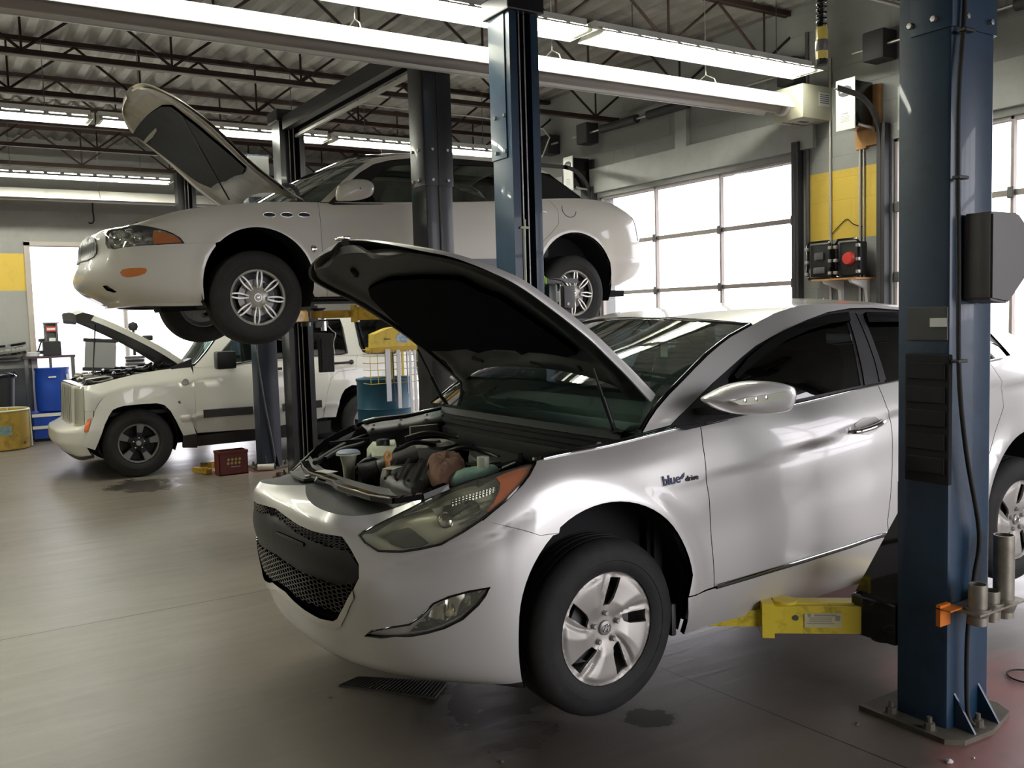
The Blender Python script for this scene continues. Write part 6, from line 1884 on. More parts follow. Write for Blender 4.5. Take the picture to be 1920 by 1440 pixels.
# ------------------------------------------------------------------ white off-roader standing on the floor
def jeep():
    C_ = Car('off_road_car', 'boxy white off-road car with its hood open, standing on the floor at the back left', (1.8398, 10.444, .3675), .89, .3675)
    R0 = C_.root; o = C_.o; M = M_['white_jeep']
    def row(l, w, z): return [(a, b, c) for a, b, c in zip(l, w, z)]
    st = [
        row([-.60, -.66, -.76, -.76, -.61, -.59, -.575, -.56], [.89] * 8, [-.15, -.09, .02, .17, .215, .23, .62, .645]),
        row([-.59, -.65, -.75, -.75, -.61, -.59, -.575, -.56], [.55] * 8, [-.15, -.09, .02, .17, .215, .23, .62, .645]),
        row([-.57, -.62, -.71, -.71, -.60, -.58, -.565, -.55], [.33] * 8, [-.15, -.09, .02, .17, .215, .23, .62, .645]),
        row([-.52, -.56, -.60, -.60, -.56, -.545, -.53, -.51], [.15, .14, .13, .13, .14, .15, .15, .17], [-.14, -.09, .02, .18, .22, .24, .62, .645]),
        row([-.46, -.48, -.50, -.50, -.485, -.475, -.47, -.46], [.07, .05, .04, .04, .05, .06, .07, .12], [-.12, -.07, .04, .18, .24, .27, .60, .65]),
        row([-.36] * 8, [.05, .03, .02, .02, .03, .04, .05, .10], [-.12, -.05, .05, .17, .27, .38, .55, .665]),
        row([-.2] * 8, [.04, .02, .01, .005, .01, .02, .035, .085], [-.12, -.05, .05, .18, .30, .43, .58, .70]),
        row([.1] * 8, [.04, .02, .01, .0, .005, .015, .03, .08], [-.12, -.05, .06, .19, .32, .46, .62, .755]),
        row([.62] * 8, [.04, .02, .005, .0, .0, .01, .02, .06], [-.12, -.04, .07, .20, .34, .48, .65, .80]),
        row([1.5] * 8, [.04, .02, .005, .0, .0, .01, .025, .07], [-.12, -.03, .08, .21, .35, .50, .67, .83]),
        row([2.3] * 8, [.04, .02, .005, .0, .0, .01, .025, .07], [-.11, -.02, .09, .22, .36, .51, .69, .85]),
        row([3.0] * 8, [.04, .02, .005, .0, .0, .01, .03, .08], [-.10, -.01, .10, .23, .37, .52, .70, .86]),
        row([3.38, 3.4, 3.41, 3.42, 3.42, 3.41, 3.40, 3.38], [.12, .09, .07, .06, .06, .07, .09, .13], [-.10, -.01, .10, .23, .37, .52, .70, .86]),
        row([3.46, 3.48, 3.5, 3.52, 3.5, 3.49, 3.48, 3.46], [.3] * 8, [-.10, -.01, .10, .23, .37, .52, .70, .86]),
        row([3.48, 3.5, 3.52, 3.54, 3.52, 3.51, 3.5, 3.48], [.89] * 8, [-.10, -.01, .10, .23, .37, .52, .70, .86]),
    ]
    f0 = tensor(st, True)
    def f(a, b):
        P = f0(a, b).copy(); l, z = P[..., 0], P[..., 2]
        P[..., 1] -= .014 * np.exp(-((z - .235) / .02) ** 2) * (l > .45) * (np.abs(P[..., 1]) < .3) + .006 * (1 / (1 + np.exp(-(z - .24) / .01))) * (l > .45) * (z < .6) * (np.abs(P[..., 1]) < .3)
        return P
    S = C_.surf(f, 0, f0.s[-1], 0, 1, na=300, nb=80); H = S.hit; smax = f0.s[-1]; zr = lambda l, z: inv_lz(S, C_, l, z)
    inn = [(178, 842), (186, 822), (196, 796), (204, 780), (212, 768), (221, 764), (231, 761), (262, 758), (292, 756), (307, 759.5), (318, 770), (330, 791), (342, 815)]
    out = [(160, 834), (167, 810), (177, 772.5), (184, 758), (193, 747), (203, 739.5), (217, 733), (231, 730), (262, 726), (292.5, 725), (311, 730), (330, 746.5), (347, 765), (357, 788), (366, 811.5)]
    Si, So = S.hits(inn), S.hits(out)
    # front face and bumper
    bmp = [(0, .02), (0, .57)] + [(a, .57) for a in np.linspace(.1, zr(-.50, .26)[0], 8)] + S.hits([(157, 771), (175, 770)]) + S.hits([(167, 810), (160, 834)]) + [(H(172, 845)[0], .04)]
    C_.pair(S, 'front_bumper', bmp, M, step=.04, edge=.02)
    lip = [(0, .0), (0, .13), (H(172, 845)[0], .10), (H(172, 845)[0], .0)]
    C_.pair(S, 'bumper_lip', lip, M_['grey_plastic'], step=.05, off=.004, edge=.03)
    nose = [(0, .57), (0, 1)] + [(a, 1.0) for a in np.linspace(.08, zr(.6, .8)[0], 16)] + S.hits([(363, 702), (367, 772), (369, 810)]) + So[::-1][1:-2] + S.hits([(175, 770), (157, 771)]) + [(a, .57) for a in np.linspace(zr(-.50, .26)[0], .1, 8)]
    lampg = [(.62, .61), (.62, .93), (.83, .93), (.83, .61)]
    s_h0 = H(140, 740)[0]; s_h1 = H(157, 740)[0]
    lampg = [(s_h0, .60), (s_h0, .95), (s_h1, .95), (s_h1, .66), (s_h1 - .05, .60)]
    C_.pair(S, 'front_fender', nose, M, step=.035, edge=.02, gap=.001)
    slots = []
    for k in range(4):
        a0 = .03 + k * .10
        C_.pair(S, 'grille_slot', [(a0, .60), (a0, .92), (a0 + .055, .92), (a0 + .055, .60)], M_['beige_metal'] if False else pbr('grille_shade', (.50, .49, .42, 1), .4), step=.04, off=.004, edge=.006)
    C_.pair(S, 'head_lamp', lampg, pbr('pale_lamp', (.46, .46, .36, 1), .18, .1, 1), step=.03, off=.004, edge=.01)
    mk = S.hits([(165, 786), (171, 784.5), (166, 810), (158.5, 811), (160, 795)])
    C_.pair(S, 'side_marker', mk, M_['amber_dark'], step=.02, off=.006, edge=.01)
    # wheel flares
    ring = So + Si[::-1]
    C_.pair(S, 'wheel_flare', ring, M, step=.03, off=.05, edge=.035)
    # doors etc.
    dF = [(H(363, 702)[0], 1.0)] + S.hits([(364, 720), (367, 772.5), (369, 812)])
    xB = zr(1.42, .5)[0]; bS = .27
    def tops(a, b, n=8): return [(x, 1.0) for x in np.linspace(a, b, n)[1:-1]]
    low = zr(.6, .01)[1]
    A = [dF[0]] + tops(dF[0][0], xB) + [(xB, 1.0), (xB, zr(1.4, .035)[1])] + dF[::-1][:-1]
    d1, _ = C_.pair(S, 'front_door', A, M, step=.04, edge=.02, gap=.0015)
    dC = [(H(672, 662)[0], 1.0)] + S.hits([(668, 675), (668, 692), (635, 697), (620, 710), (613, 740), (606, 783)])
    B = [(xB, 1.0)] + tops(xB, dC[0][0]) + dC + [(xB, zr(1.4, .035)[1])]
    d2, _ = C_.pair(S, 'rear_door', B, M, step=.04, edge=.02, gap=.0015)
    ra = S.hits([(630, 782), (637, 752), (641, 740), (647, 730), (660, 722)]) + [zr(2.75, .44), zr(2.95, .42), zr(3.05, .33), zr(3.14, .10), zr(3.17, .0)]
    Q = [dC[0]] + tops(dC[0][0], smax, 12) + [(smax, 1), (smax, .1)] + [(a, .1) for a in np.linspace(smax, zr(3.17, 0)[0], 6)[1:-1]] + ra[::-1] + dC[::-1][:-1]
    C_.pair(S, 'rear_quarter', Q, M, step=.04, edge=.02, gap=.001)
    rk = [zr(.62, .02), zr(2.2, .06), zr(2.2, -.06), zr(.62, -.10)]
    rk = [(rk[0][0], rk[0][1] - .0), (rk[1][0], rk[1][1]), (rk[1][0], .03), (rk[0][0], .03)]
    C_.pair(S, 'side_sill', rk, M_['grey_plastic'], step=.06, off=-.01, edge=.04)
    fs = S.hits([(342, 816), (369, 813)]) + [(H(369, 813)[0], .02), (H(342, 816)[0], .05)]
    C_.pair(S, 'flare_foot', fs, M_['grey_plastic'], step=.05, off=.02, edge=.04)
    for mm in (None, C_.mir):
        for x0, y0, x1, y1, par in ((381, 777, 474, 770, d1), (530, 765, 603, 757, d2)):
            a = H(x0, y0); b = H(x1, y1); pts = [(a[0] + (b[0] - a[0]) * t, a[1] + (b[1] - a[1]) * t) for t in np.linspace(0, 1, 8)]
            P = S.pt([p[0] for p in pts], [p[1] for p in pts], .014); h = np.array((0, 0, .046)); m = MB(); m.grid(np.stack([P - h + (0, .012, 0), P - h * .9, P + h * .9, P + h + (0, .012, 0)]))
            if mm: m.v = [tuple(v) for v in mm(np.array(m.v))]
            m.build('side_moulding', M_['grey_plastic'], R0, 60)
    for p0, p1, d in (((629, 682), (658, 680), d2),):
        a, b = S.pt(*H(*p0), .03), S.pt(*H(*p1), .03)
        MB().tube(smooth_line([a + (0, .03, 0), a, b, b + (0, .03, 0)], 4), .014, 8).build('door_handle', M_['black_plastic'], d, 60)
        MB().lathe([(0, .0), (.03, 0), (.03, .01), (0, .012)], b + (0, .02, 0), (0, -1, 0), 16).build('door_lock', M_['black_plastic'], d, 40)
    a = S.pt(*H(527, 692), .03); MB().tube([a + (-.12, .0, 0), a], .016, 8).build('door_handle', M_['black_plastic'], d1, 60)
    c = S.pt(*H(347, 716), .004); bd = MB().lathe([(0, .003), (.022, .003), (.034, .005), (.038, 0)], c, (0, -1, 0), 20); bd.build('fender_badge', M_['steel'], R0, 40)
    C_.pair(S, 'gap_shade_skin', [(zr(.45, .6)[0], .9), (zr(3.2, .7)[0], .9), (zr(3.2, .6)[0], .78), (zr(2.25, .4)[0], .62), (zr(2.15, .1)[0], .2), (zr(.6, .1)[0], .2), (zr(.45, .45)[0], .7)], M_['liner'], step=.1, off=-.04, edge=0)  # black backing colours the door gaps as if shaded
    ct = S.hits([(322, 703), (340, 699), (361, 697)]); ct = [(a, 1.0) for a, b in ct]; m = MB(); P = S.pt([a for a, b in ct], [1.0] * 3, .004)
    m.grid(np.stack([P - (0, 0, .01), P + np.array([(0, 0, .005), (0, 0, .045), (0, 0, .085)]), P + np.array([(.0, .2, .005), (0, .2, .045), (0, .2, .085)])]))
    m.build('cowl_trim', M_['black_plastic'], R0, None)
    # wheels
    def face(c, wheel, far):
        R = .2165; sg = 1 if far else -1
        MB().lathe([(R * .97, .006), (R, .0), (R * .95, -.004), (R * .91, -.004), (R * .88, -.04)], c, (0, sg, 0), 48).build('rim_ring', M_['alloy_grey'], wheel, 40)
        MB().lathe([(0, -.006), (.035, -.008), (.07, -.014), (.085, -.03)], c, (0, sg, 0), 32).build('hub_cover', M_['alloy_black'], wheel, 40)
        MB().lathe([(0, .012), (.024, .011), (.029, .0)], c + np.array((0, sg * -.008, 0)), (0, sg, 0), 20).build('centre_cap', M_['alloy_dirty'], wheel, 40)
        for k in range(5):
            a0 = math.radians(82 + 72 * k); u = np.array((math.cos(a0), 0, math.sin(a0))); v = np.array((-math.sin(a0), 0, math.cos(a0)))
            def q(r, s, d): return c + u * r + v * s + np.array((0, sg * d, 0))
            m = MB(); m.add([q(.06, -.022, -.012), q(.06, .022, -.012), q(.205, .045, -.006), q(.205, -.045, -.006), q(.06, -.028, -.04), q(.06, .028, -.04), q(.2, .052, -.04), q(.2, -.052, -.04)], [(0, 1, 2, 3), (0, 4, 5, 1), (1, 5, 6, 2), (3, 2, 6, 7), (0, 3, 7, 4)])
            sp = m.build('spoke', M_['alloy_black'], wheel, None)
            m = MB(); m.add([q(.115, -.026, -.006), q(.115, .026, -.006), q(.203, .041, -.002), q(.203, -.041, -.002)], [(0, 1, 2, 3)])
            m.build('spoke_face', M_['alloy_grey'], wheel, None)
            a1 = a0 + .1; MB().lathe([(0, .014), (.009, .012), (.011, 0)], c + np.array((.058 * math.cos(a1), sg * -.012, .058 * math.sin(a1))), (0, sg, 0), 8).build('lug_nut', M_['chrome'], wheel, 40)
        MB().lathe([(R * .88, -.04), (R * .85, -.10), (0, -.11)], c, (0, sg, 0), 40).build('rim_well', M_['alloy_black'], wheel, 40)
    for lc in (0, 2.695):
        for far in (False, True):
            wy = o[1] if not far else 2 * C_.yc - o[1]
            w, c = tyre(C_, 'wheel', lc, 0, wy, .366, .218, .235, far); face(c, w, far)
            y1 = o[1] + .33 if not far else 2 * C_.yc - o[1] - .33; y0 = o[1] + .03 if not far else 2 * C_.yc - o[1] - .03
            well(C_, lc + .01, .06, .41, y0, y1)
    # greenhouse
    def fg(l, z): return np.stack([l + 0 * z, .07 + .30 * (z - .85) + 0 * l, z + 0 * l], -1)
    G_ = C_.surf(fg, .4, 3.5, .7, 1.5, na=200, nb=60)
    gF = G_.hits([(407, 690), (412, 664), (436, 636), (447, 630)]) + [(1.35, 1.27), (1.36, .84)]
    gR = [(1.50, .84), (1.49, 1.27)] + G_.hits([(637, 599), (642, 615), (651, 662), (640, 664)])
    gQ = G_.hits([(664, 599), (700, 597), (727, 596), (735, 612), (745, 655), (740, 662), (690, 662), (681, 659), (675, 648)])
    zt = 1.345
    sidep = [(.63, .79), (.70, .85), (.80, .95), (.92, 1.09), (1.03, 1.22), (1.10, 1.30), (1.20, 1.335), (1.5, zt), (2.2, zt), (2.9, zt), (3.15, 1.33), (3.25, 1.28), (3.40, .86), (3.0, .84), (1.5, .81), (.7, .78)]
    C_.pair(G_, 'cabin_side', sidep, M, step=.04, edge=.01, holes=[gF, gR, gQ])
    for g in (gF, gR, gQ): C_.pair(G_, 'side_window', g, M_['tint'] if g is not gF else M_['tint_mid'], step=.06, off=-.012, edge=0)
    for g in (gF, gR, gQ):
        P = G_.pt([p[0] for p in g], [p[1] for p in g], .002); MB().tube(P, .010, 6, closed=True).build('window_seal', M_['black_plastic'], R0, 60)
    rl = np.array([fg(np.array(l), np.array(z)) for l, z in sidep[:12]])
    def loft(near, ctr, n=14, pw=3.0):
        near = np.array(near, float); ctr = np.array(ctr, float); g = []
        for s in np.linspace(0, 1, n):
            p = near + (ctr - near) * (1 - (1 - s) ** pw); p[:, 1] = near[:, 1] + (.89 - near[:, 1]) * s; g.append(p)
        g = np.array(g); m = g[::-1].copy()[1:]; m[..., 1] = 1.78 - m[..., 1]
        return np.concatenate([g, m])
    nr = rl[5:]; cc = nr.copy(); cc[:, 1] = .89; cc[:, 2] += .05; cc[0, 0] -= .06
    MB().grid(loft(nr, cc, 12, 5) + o).build('roof_panel', M, R0, 80)
    wn = rl[:6]; cw = wn.copy(); cw[:, 1] = .89; cw[:, 0] -= np.linspace(.12, .06, 6); cw[:, 2] += np.linspace(.0, .05, 6)
    MB().grid(loft(wn, cw, 12, 2.4) + o).build('windscreen', M_['wind'], R0, 180)
    MB().tube(wn + o + (0, .03, .004), .014, 6).build('screen_seal', M_['gloss_black'], R0, 60)
    tg = rl[-1:]; bk = np.array([(3.25, .12, 1.28), (3.42, .10, .86), (3.5, .12, .6), (3.5, .12, 0)]); bc = bk.copy(); bc[:, 1] = .89; bc[:, 0] += .04
    MB().grid(loft(bk, bc, 8, 4) + o).build('tailgate', M, R0, 60)
    # mirror
    for mm in (False, True):
        m = MB().box(U(422, 675, 1, o[1] - .10), (.22, .16, .20), bev=.03)
        m.bar(U(436, 684, 1, o[1] + .06), U(430, 682, 1, o[1] - .06), .06, .05)
        if mm: m.v = [tuple(v) for v in C_.mir(np.array(m.v))]
        m.build('side_mirror', M_['black_plastic'], R0, 50)
    # wiper, cowl, cabin
    cp = MB().prism([(o[0] + .40, o[2] + .70), (o[0] + .50, o[2] + .79), (o[0] + .66, o[2] + .83), (o[0] + .66, o[2] + .70)], 1, o[1] + .07, o[1] + 1.71); cp.build('cowl_panel', M_['black_plastic'], R0, 40)
    MB().prism([(o[0] + .66, o[2] + .78), (o[0] + .95, o[2] + .82), (o[0] + 1.0, o[2] + .6), (o[0] + .66, o[2] + .6)], 1, o[1] + .1, o[1] + 1.68).build('dashboard', M_['cabin'], R0, 40)
    for w_, l_ in ((.5, 1.6), (1.28, 1.6), (.89, 2.5)):
        wd = .5 if l_ < 2 else 1.3
        MB().box(o + np.array((l_ - .25, w_, .45)), (.5, wd, .2), bev=.05).box(o + np.array((l_ + .05, w_, .80)), (.16, wd, .6), bev=.05).box(o + np.array((l_ + .07, w_, 1.14)), (.1, .26, .16), bev=.04).build('seat', M_['cabin'], R0, 50)
    MB().bb(o[0] - .5, o[0] + 3.4, o[1] + .36, o[1] + 1.42, o[2] - .08, o[2] + .02).bb(o[0] + .6, o[0] + 2.2, o[1] + .05, o[1] + 1.73, o[2] - .06, o[2] + .0).bb(o[0] + .62, o[0] + .66, o[1] + .06, o[1] + 1.72, o[2], o[2] + .78).build('underbody', M_['liner'], R0, None)
    # open engine bay
    e = MB().bb(o[0] - .5, o[0] + .62, o[1] + .12, o[1] + 1.66, o[2] + .30, o[2] + .34)
    for k in range(34):
        l_, w_ = rng.uniform(-.45, .5), rng.uniform(.16, 1.6); h_ = .50 + .22 * (l_ + .5) + rng.uniform(-.05, .05)
        e.box(o + np.array((l_, w_, h_)), (rng.uniform(.05, .2), rng.uniform(.05, .2), rng.uniform(.08, .22)), bev=.01)
    for k in range(16):
        l_, w_ = rng.uniform(-.45, .4), rng.uniform(.2, 1.5); h_ = .62 + .2 * (l_ + .5)
        e.tube(smooth_line([o + np.array((l_ + rng.uniform(-.15, .15), w_ + rng.uniform(-.2, .2), h_ + rng.uniform(-.06, .05))) for _ in range(4)], 4), .012, 6)
    e.build('engine', pbr('engine_clutter', (.03, .028, .026, 1), .4, .3, var=.4), R0, 40)
    e = MB().bb(o[0] - .53, o[0] - .44, o[1] + .16, o[1] + 1.62, o[2] + .60, o[2] + .645, .01)
    for k in range(10): e.tube(smooth_line([o + np.array((-.45 + rng.uniform(0, .3), .25 + k * .13 + rng.uniform(-.05, .05), .66 + rng.uniform(0, .06))) for _ in range(3)], 4), .014, 6)
    e.build('radiator_support', M_['steel'], R0, 40)
    # hood, tilted up
    nn = [(.64, .13, .785), (.50, .13, .895), (.306, .13, 1.035), (.12, .13, 1.15), (-.067, .13, 1.255), (-.22, .14, 1.335), (-.34, .16, 1.392)]
    cc = [(l - .02, .89, z + .035) for l, w, z in nn]
    sp = pchipv(np.linspace(0, 1, 7), np.array(nn)); sc = pchipv(np.linspace(0, 1, 7), np.array(cc)); aa = np.linspace(0, 1, 20)
    G = loft(sp(aa), sc(aa), 12, 4) + o
    hd = MB().grid(G).build('hood', M, R0, 60)
    dn = np.array((-.028, 0, -.042))
    MB().grid(G + dn * 1.2).build('inner_frame', M_['grey_plastic'], hd, 60)
    ed = MB()
    for q in (G[0], G[-1]): ed.grid(np.stack([q, q + dn * 1.0, q + dn * 1.25]))
    ed.build('hood_edge', M, hd, 60)
    # nose piece of the hood
    e = MB(); tipn = G[:, -1]
    n1 = tipn + np.array((-.10, 0, .035)); n2 = tipn + np.array((-.165, 0, .01)); n3 = tipn + np.array((-.155, 0, -.075)); n4 = tipn + np.array((-.0, 0, -.09))
    n1[:, 1] = C_.yc + (n1[:, 1] - C_.yc) * .94; n2[:, 1] = C_.yc + (n2[:, 1] - C_.yc) * .8; n3[:, 1] = C_.yc + (n3[:, 1] - C_.yc) * .8
    e.grid(np.stack([tipn, n1, n2])); e.build('hood_nose', M, hd, 40)
    e = MB(); e.grid(np.stack([n2, n3, n4])); e.add(list(np.array([tipn[0], n1[0], n2[0], n3[0], n4[0]])), [list(range(5))]).add(list(np.array([tipn[-1], n1[-1], n2[-1], n3[-1], n4[-1]])), [list(range(5))])
    e.build('nose_frame', M_['grey_plastic'], hd, 40)
    for w0 in (.2, 1.58): MB().bar(o + np.array((.56, w0, .80)), o + np.array((.42, w0, .90)), .03, .02).build('hood_hinge', M_['steel_dark'], R0, None)
    MB().cyl(o + np.array((-.30, .9, .62)), o + np.array((-.23, .9, 1.30)), .008, n=8).build('prop_rod', M_['steel_dark'], R0, 60)
    return C_
jeep()
# ------------------------------------------------------------------ engine bay of the silver sedan
def engine_bay():
    C_, o, R0, S = C_son, C_son.o, C_son.root, S_son
    def at(px, py, z): return U(px, py, 2, o[2] + z)
    def P(l, w, z): return o + np.array((l, w, z))
    BPm, GPm, DG = M_['black_plastic'], M_['grey_plastic'], M_['dark_grey']
    # tub: inner wings, floor, bulkhead
    t = MB()
    for w in (.17, 1.59): t.bb(o[0] - .44, o[0] + .35, o[1] + w - .01, o[1] + w + .01, o[2] + .0, o[2] + .58)
    t.bb(o[0] - .70, o[0] + .35, o[1] + .42, o[1] + 1.34, o[2] + .0, o[2] + .03).bb(o[0] - .45, o[0] + .35, o[1] + .17, o[1] + 1.59, o[2] + .0, o[2] + .03).bb(o[0] + .30, o[0] + .33, o[1] + .12, o[1] + 1.64, o[2] - .05, o[2] + .70)
    t.build('engine_bay', M_['liner'], R0, None)
    for far in (0, 1):
        m = MB()
        ts = [(-.24, .64), (0, .655), (.25, .68), (.50, .71)]
        g = np.array([[P(l, .10 + d, z - h) for l, z in ts] for d, h in ((0, 0), (.025, .012), (.06, .02), (.09, .05), (.10, .16))])
        if far: g = C_.mir(g.reshape(-1, 3)).reshape(g.shape)
        m.grid(g); m.build('inner_wing', GPm if not far else BPm, R0, 60)
        b = MB()
        for l in (-.2, -.05, .1, .25, .4): 
            c = P(l, .155 if not far else 1.605, .635 + (l + .2) * .09); b.lathe([(0, .01), (.008, .009), (.011, 0)], c, 2, 8)
        b.build('wing_bolts', M_['steel'], R0, 40)
    # radiator cover: flat plate following the bumper top, with stamped panels
    bb = np.linspace(.0, .80, 24)
    fr = np.array([S.f(np.array(a), np.array(1.0)) for a in bb]) - o
    front = fr.copy(); back = np.stack([np.clip(front[:, 0] + .17 - .04 * (np.linspace(0, 1, 24)) ** 2, None, -.35), np.maximum(front[:, 1], .26), np.full(24, .53)], 1)
    back[:, 1] = np.linspace(.88, .30, 24); back[:, 0] = -.665 + .10 * (np.linspace(0, 1, 24)) ** 2
    g = []
    for s in np.linspace(0, 1, 6):
        p = front * (1 - s) + back * s; p[:, 2] += -.010 * math.sin(PI * s); g.append(p)
    g = np.array(g) + o
    m = MB().grid(g); gm = C_.mir(g.reshape(-1, 3)).reshape(g.shape); m.grid(gm)
    rc = m.build('radiator_cover', pbr('radiator_cover_black', (.055, .056, .055, 1), .5, bmp=.1, bscale=120), R0, 60)
    for sgn in (0, 1):
        q = [(-.755, .62), (-.70, .60), (-.675, .40), (-.70, .38), (-.75, .44)] if not sgn else [(-.775, 1.20), (-.70, 1.12), (-.70, .98), (-.80, .96), (-.80, 1.1)]
        m = MB(); v = [P(l, w, .526) for l, w in q] + [P(l, w, .516) for l, w in q]; n = len(q)
        m.add(v, [list(range(n))] + [(i, (i + 1) % n, (i + 1) % n + n, i + n) for i in range(n)]); m.build('cover_panel', pbr('cover_panel_grey', (.12, .12, .115, 1), .6, bmp=.2, bscale=90), rc, 20)
    MB().tube(smooth_line([P(-.80, .82, .535), P(-.775, .86, .545), (P(-.76, .92, .545)), P(-.79, .96, .535)], 5), .006, 8).build('hood_latch', M_['steel'], rc, 60)
    # upper support bar with its bright edge
    path = [at(571, 868, .55), at(577, 881, .545), at(588, 889, .545), at(632, 905, .545), at(640, 913, .54), at(700, 932, .54), at(740, 938, .54), at(790, 930, .55), at(835, 912, .57)]
    m = MB()
    for a, b in zip(path[:-1], path[1:]): m.bar(a, b + (b - a) * .04, .035, .02)
    sb = m.build('support_bar', M_['gloss_black'], R0, 40)
    MB().tube([p + np.array((-.02, -.006, .012)) for p in path[:7]], .0035, 6).build('bright_edge', M_['chrome'], sb, 60)
    lb = MB().box(at(612, 884, .56), (.05, .085, .002), np.array([[.95, -.3, 0], [.3, .95, 0], [0, 0, 1]])); lb.build('bar_label', M_['paper'], sb, None)
    # intake snorkel and air box
    c0 = at(686, 893, .53); c1 = at(742, 876, .56)
    ax = (c1 - c0); ax /= np.linalg.norm(ax)
    m = MB()
    pth = smooth_line([c0 - ax * .02, c0 + ax * .05, (c0 + c1) / 2, c1, c1 + ax * .10], 4)
    m.tube(pth, np.interp(np.linspace(0, 1, len(pth)), [0, .1, .4, 1], [.062, .055, .05, .065]), 16, cap=False)
    sn = m.build('intake_snorkel', GPm, R0, 60)
    MB().lathe([(.045, 0), (.0, .01)], c0 + ax * .01, tuple(ax), 16).build('snorkel_mouth', M_['liner'], sn, None)
    cen = at(778, 884, .50)
    tp = [at(x, y, .56) for x, y in ((716, 868), (740, 852), (792, 842), (836, 846), (866, 862), (858, 884), (820, 905), (770, 915), (735, 905), (712, 890))]
    m = MB(); n = len(tp); cc = np.mean(tp, 0)
    lv = [[cc + (p - cc) * k + np.array((0, 0, dz)) for p in tp] for k, dz in ((1.02, -.14), (1.0, -.02), (.96, .0), (.86, .012), (.5, .02), (.0, .024))]
    m.grid(np.array(lv), closed_v=True)
    ab = m.build('air_box', pbr('air_box_grey', (.04, .04, .038, 1), .45), R0, 50)
    MB().box(at(735, 877, .605), (.075, .045, .002), np.array([[.8, -.6, 0], [.6, .8, 0], [0, 0, 1]])).build('air_box_label', pbr('pale_green_label', (.55, .6, .5, 1), .5), ab, None)
    m = MB()
    for k in range(4):
        a = at(745 + k * 22, 862 - k * 1, .60); b = at(722 + k * 22, 897 + k * 2, .59); m.cyl(a, b, .006, n=6)
    m.build('air_box_rib', DG, ab, 50)
    # reservoirs
    r = at(716, 838, .56); m = MB()
    q = [at(x, y, .57) for x, y in ((687, 839), (697, 828), (742, 823), (746, 838), (736, 852), (700, 852))]; n = len(q); cc = np.mean(q, 0)
    m.grid(np.array([[cc + (p - cc) * k + np.array((0, 0, dz)) for p in q] for k, dz in ((.7, -.16), (.95, -.10), (1, -.04), (.98, -.008), (.9, .002), (0, .008))]), closed_v=True)
    rs = m.build('coolant_reservoir', M_['cream'], R0, 35)
    MB().lathe([(0, .03), (.028, .03), (.032, .022), (.032, 0)], cc + np.array((.01, .02, .004)), 2, 20).build('reservoir_cap', BPm, rs, 40)
    c = at(653, 852, .60)
    f_ = MB().lathe([(.052, 0), (.05, .008), (.036, -.004), (.026, -.05), (.022, -.13), (.02, -.2)], c, 2, 20); f_.build('washer_filler', M_['cream'], R0, 50)
    m = MB().lathe([(0, .012), (.04, .012), (.05, .004)], c + np.array((0, 0, .006)), 2, 20).build('filler_lid', pbr('blue_white_cap', (.45, .52, .66, 1), .4), R0, 50)
    c = at(727, 856, .64); ring = [c + np.array((.014 * math.cos(t), .004 * math.cos(t), .017 * math.sin(t))) for t in np.linspace(0, 2 * PI, 16, endpoint=False)]
    m = MB().tube(ring, .006, 8, closed=True).cyl(c + (0, 0, -.02), c + (.004, .01, -.09), .009, n=8); m.build('dipstick', pbr('orange_plastic_handle', (.62, .30, .08, 1), .4), R0, 60)
    # clutter: hoses, brackets, engine block top
    m = MB()
    m.box(P(-.12, .95, .40), (.42, .55, .16), bev=.03).box(P(-.30, 1.25, .42), (.2, .22, .12), bev=.02).box(P(-.05, 1.30, .48), (.18, .16, .08), bev=.02)
    m.build('engine', pbr('engine_grey_dark', (.025, .025, .024, 1), .5, .2, var=.4), R0, 40)
    ec = MB(); q = [at(x, y, .56) for x, y in ((880, 838), (905, 831), (960, 832), (985, 842), (975, 860), (940, 868), (892, 862), (878, 850))]; cc = np.mean(q, 0)
    ec.grid(np.array([[cc + (p - cc) * k + np.array((0, 0, dz)) for p in q] for k, dz in ((1, -.1), (1, -.02), (.94, -.004), (.6, .002), (0, .006))]), closed_v=True)
    fb = ec.build('fuse_box', pbr('fuse_box_lid', (.05, .05, .042, 1), .55), R0, 40)
    m = MB()
    for x, y in ((886, 838), (955, 834), (975, 856), (900, 862)): m.lathe([(0, .018), (.01, .016), (.012, -.02)], at(x, y, .575), 2, 8)
    m.build('box_clip', BPm, fb, 40)
    m = MB()
    hs = [[(668, 880, .50), (690, 862, .56), (712, 870, .54), (700, 888, .5)], [(700, 850, .56), (690, 872, .52), (706, 884, .5)], [(745, 845, .58), (775, 830, .58), (812, 834, .55), (830, 850, .5)],
          [(610, 860, .54), (640, 842, .56), (676, 832, .56), (705, 818, .56)], [(590, 868, .54), (622, 846, .55), (660, 826, .57), (720, 806, .60)], [(760, 822, .58), (800, 812, .6), (850, 818, .58), (900, 828, .56)],
          [(830, 912, .52), (880, 900, .52), (930, 884, .54), (970, 868, .58)], [(840, 846, .58), (872, 838, .6), (905, 846, .58), (935, 858, .56)], [(860, 872, .58), (900, 874, .58), (940, 872, .58)], [(700, 910, .48), (740, 922, .47), (800, 920, .48)]]
    for h in hs: m.tube(smooth_line([at(*q) for q in h], 6), rng.uniform(.009, .018), 8)
    m.build('hose_bundle', BPm, R0, 60)
    m = MB()
    for k in range(60):
        px = rng.uniform(650, 980); py = rng.uniform(815, 900)
        if inside(np.array([(640, 850), (760, 800), (980, 820), (990, 860), (860, 905), (700, 905)], float), np.array([[px, py]]))[0]:
            z = rng.uniform(.40, .54); m.box(at(px, py, z), (rng.uniform(.015, .06), rng.uniform(.015, .06), rng.uniform(.02, .06)), bev=.004)
    m.build('bracket_cluster', pbr('engine_bits', (.06, .06, .055, 1), .4, .4, var=.5), R0, 40)
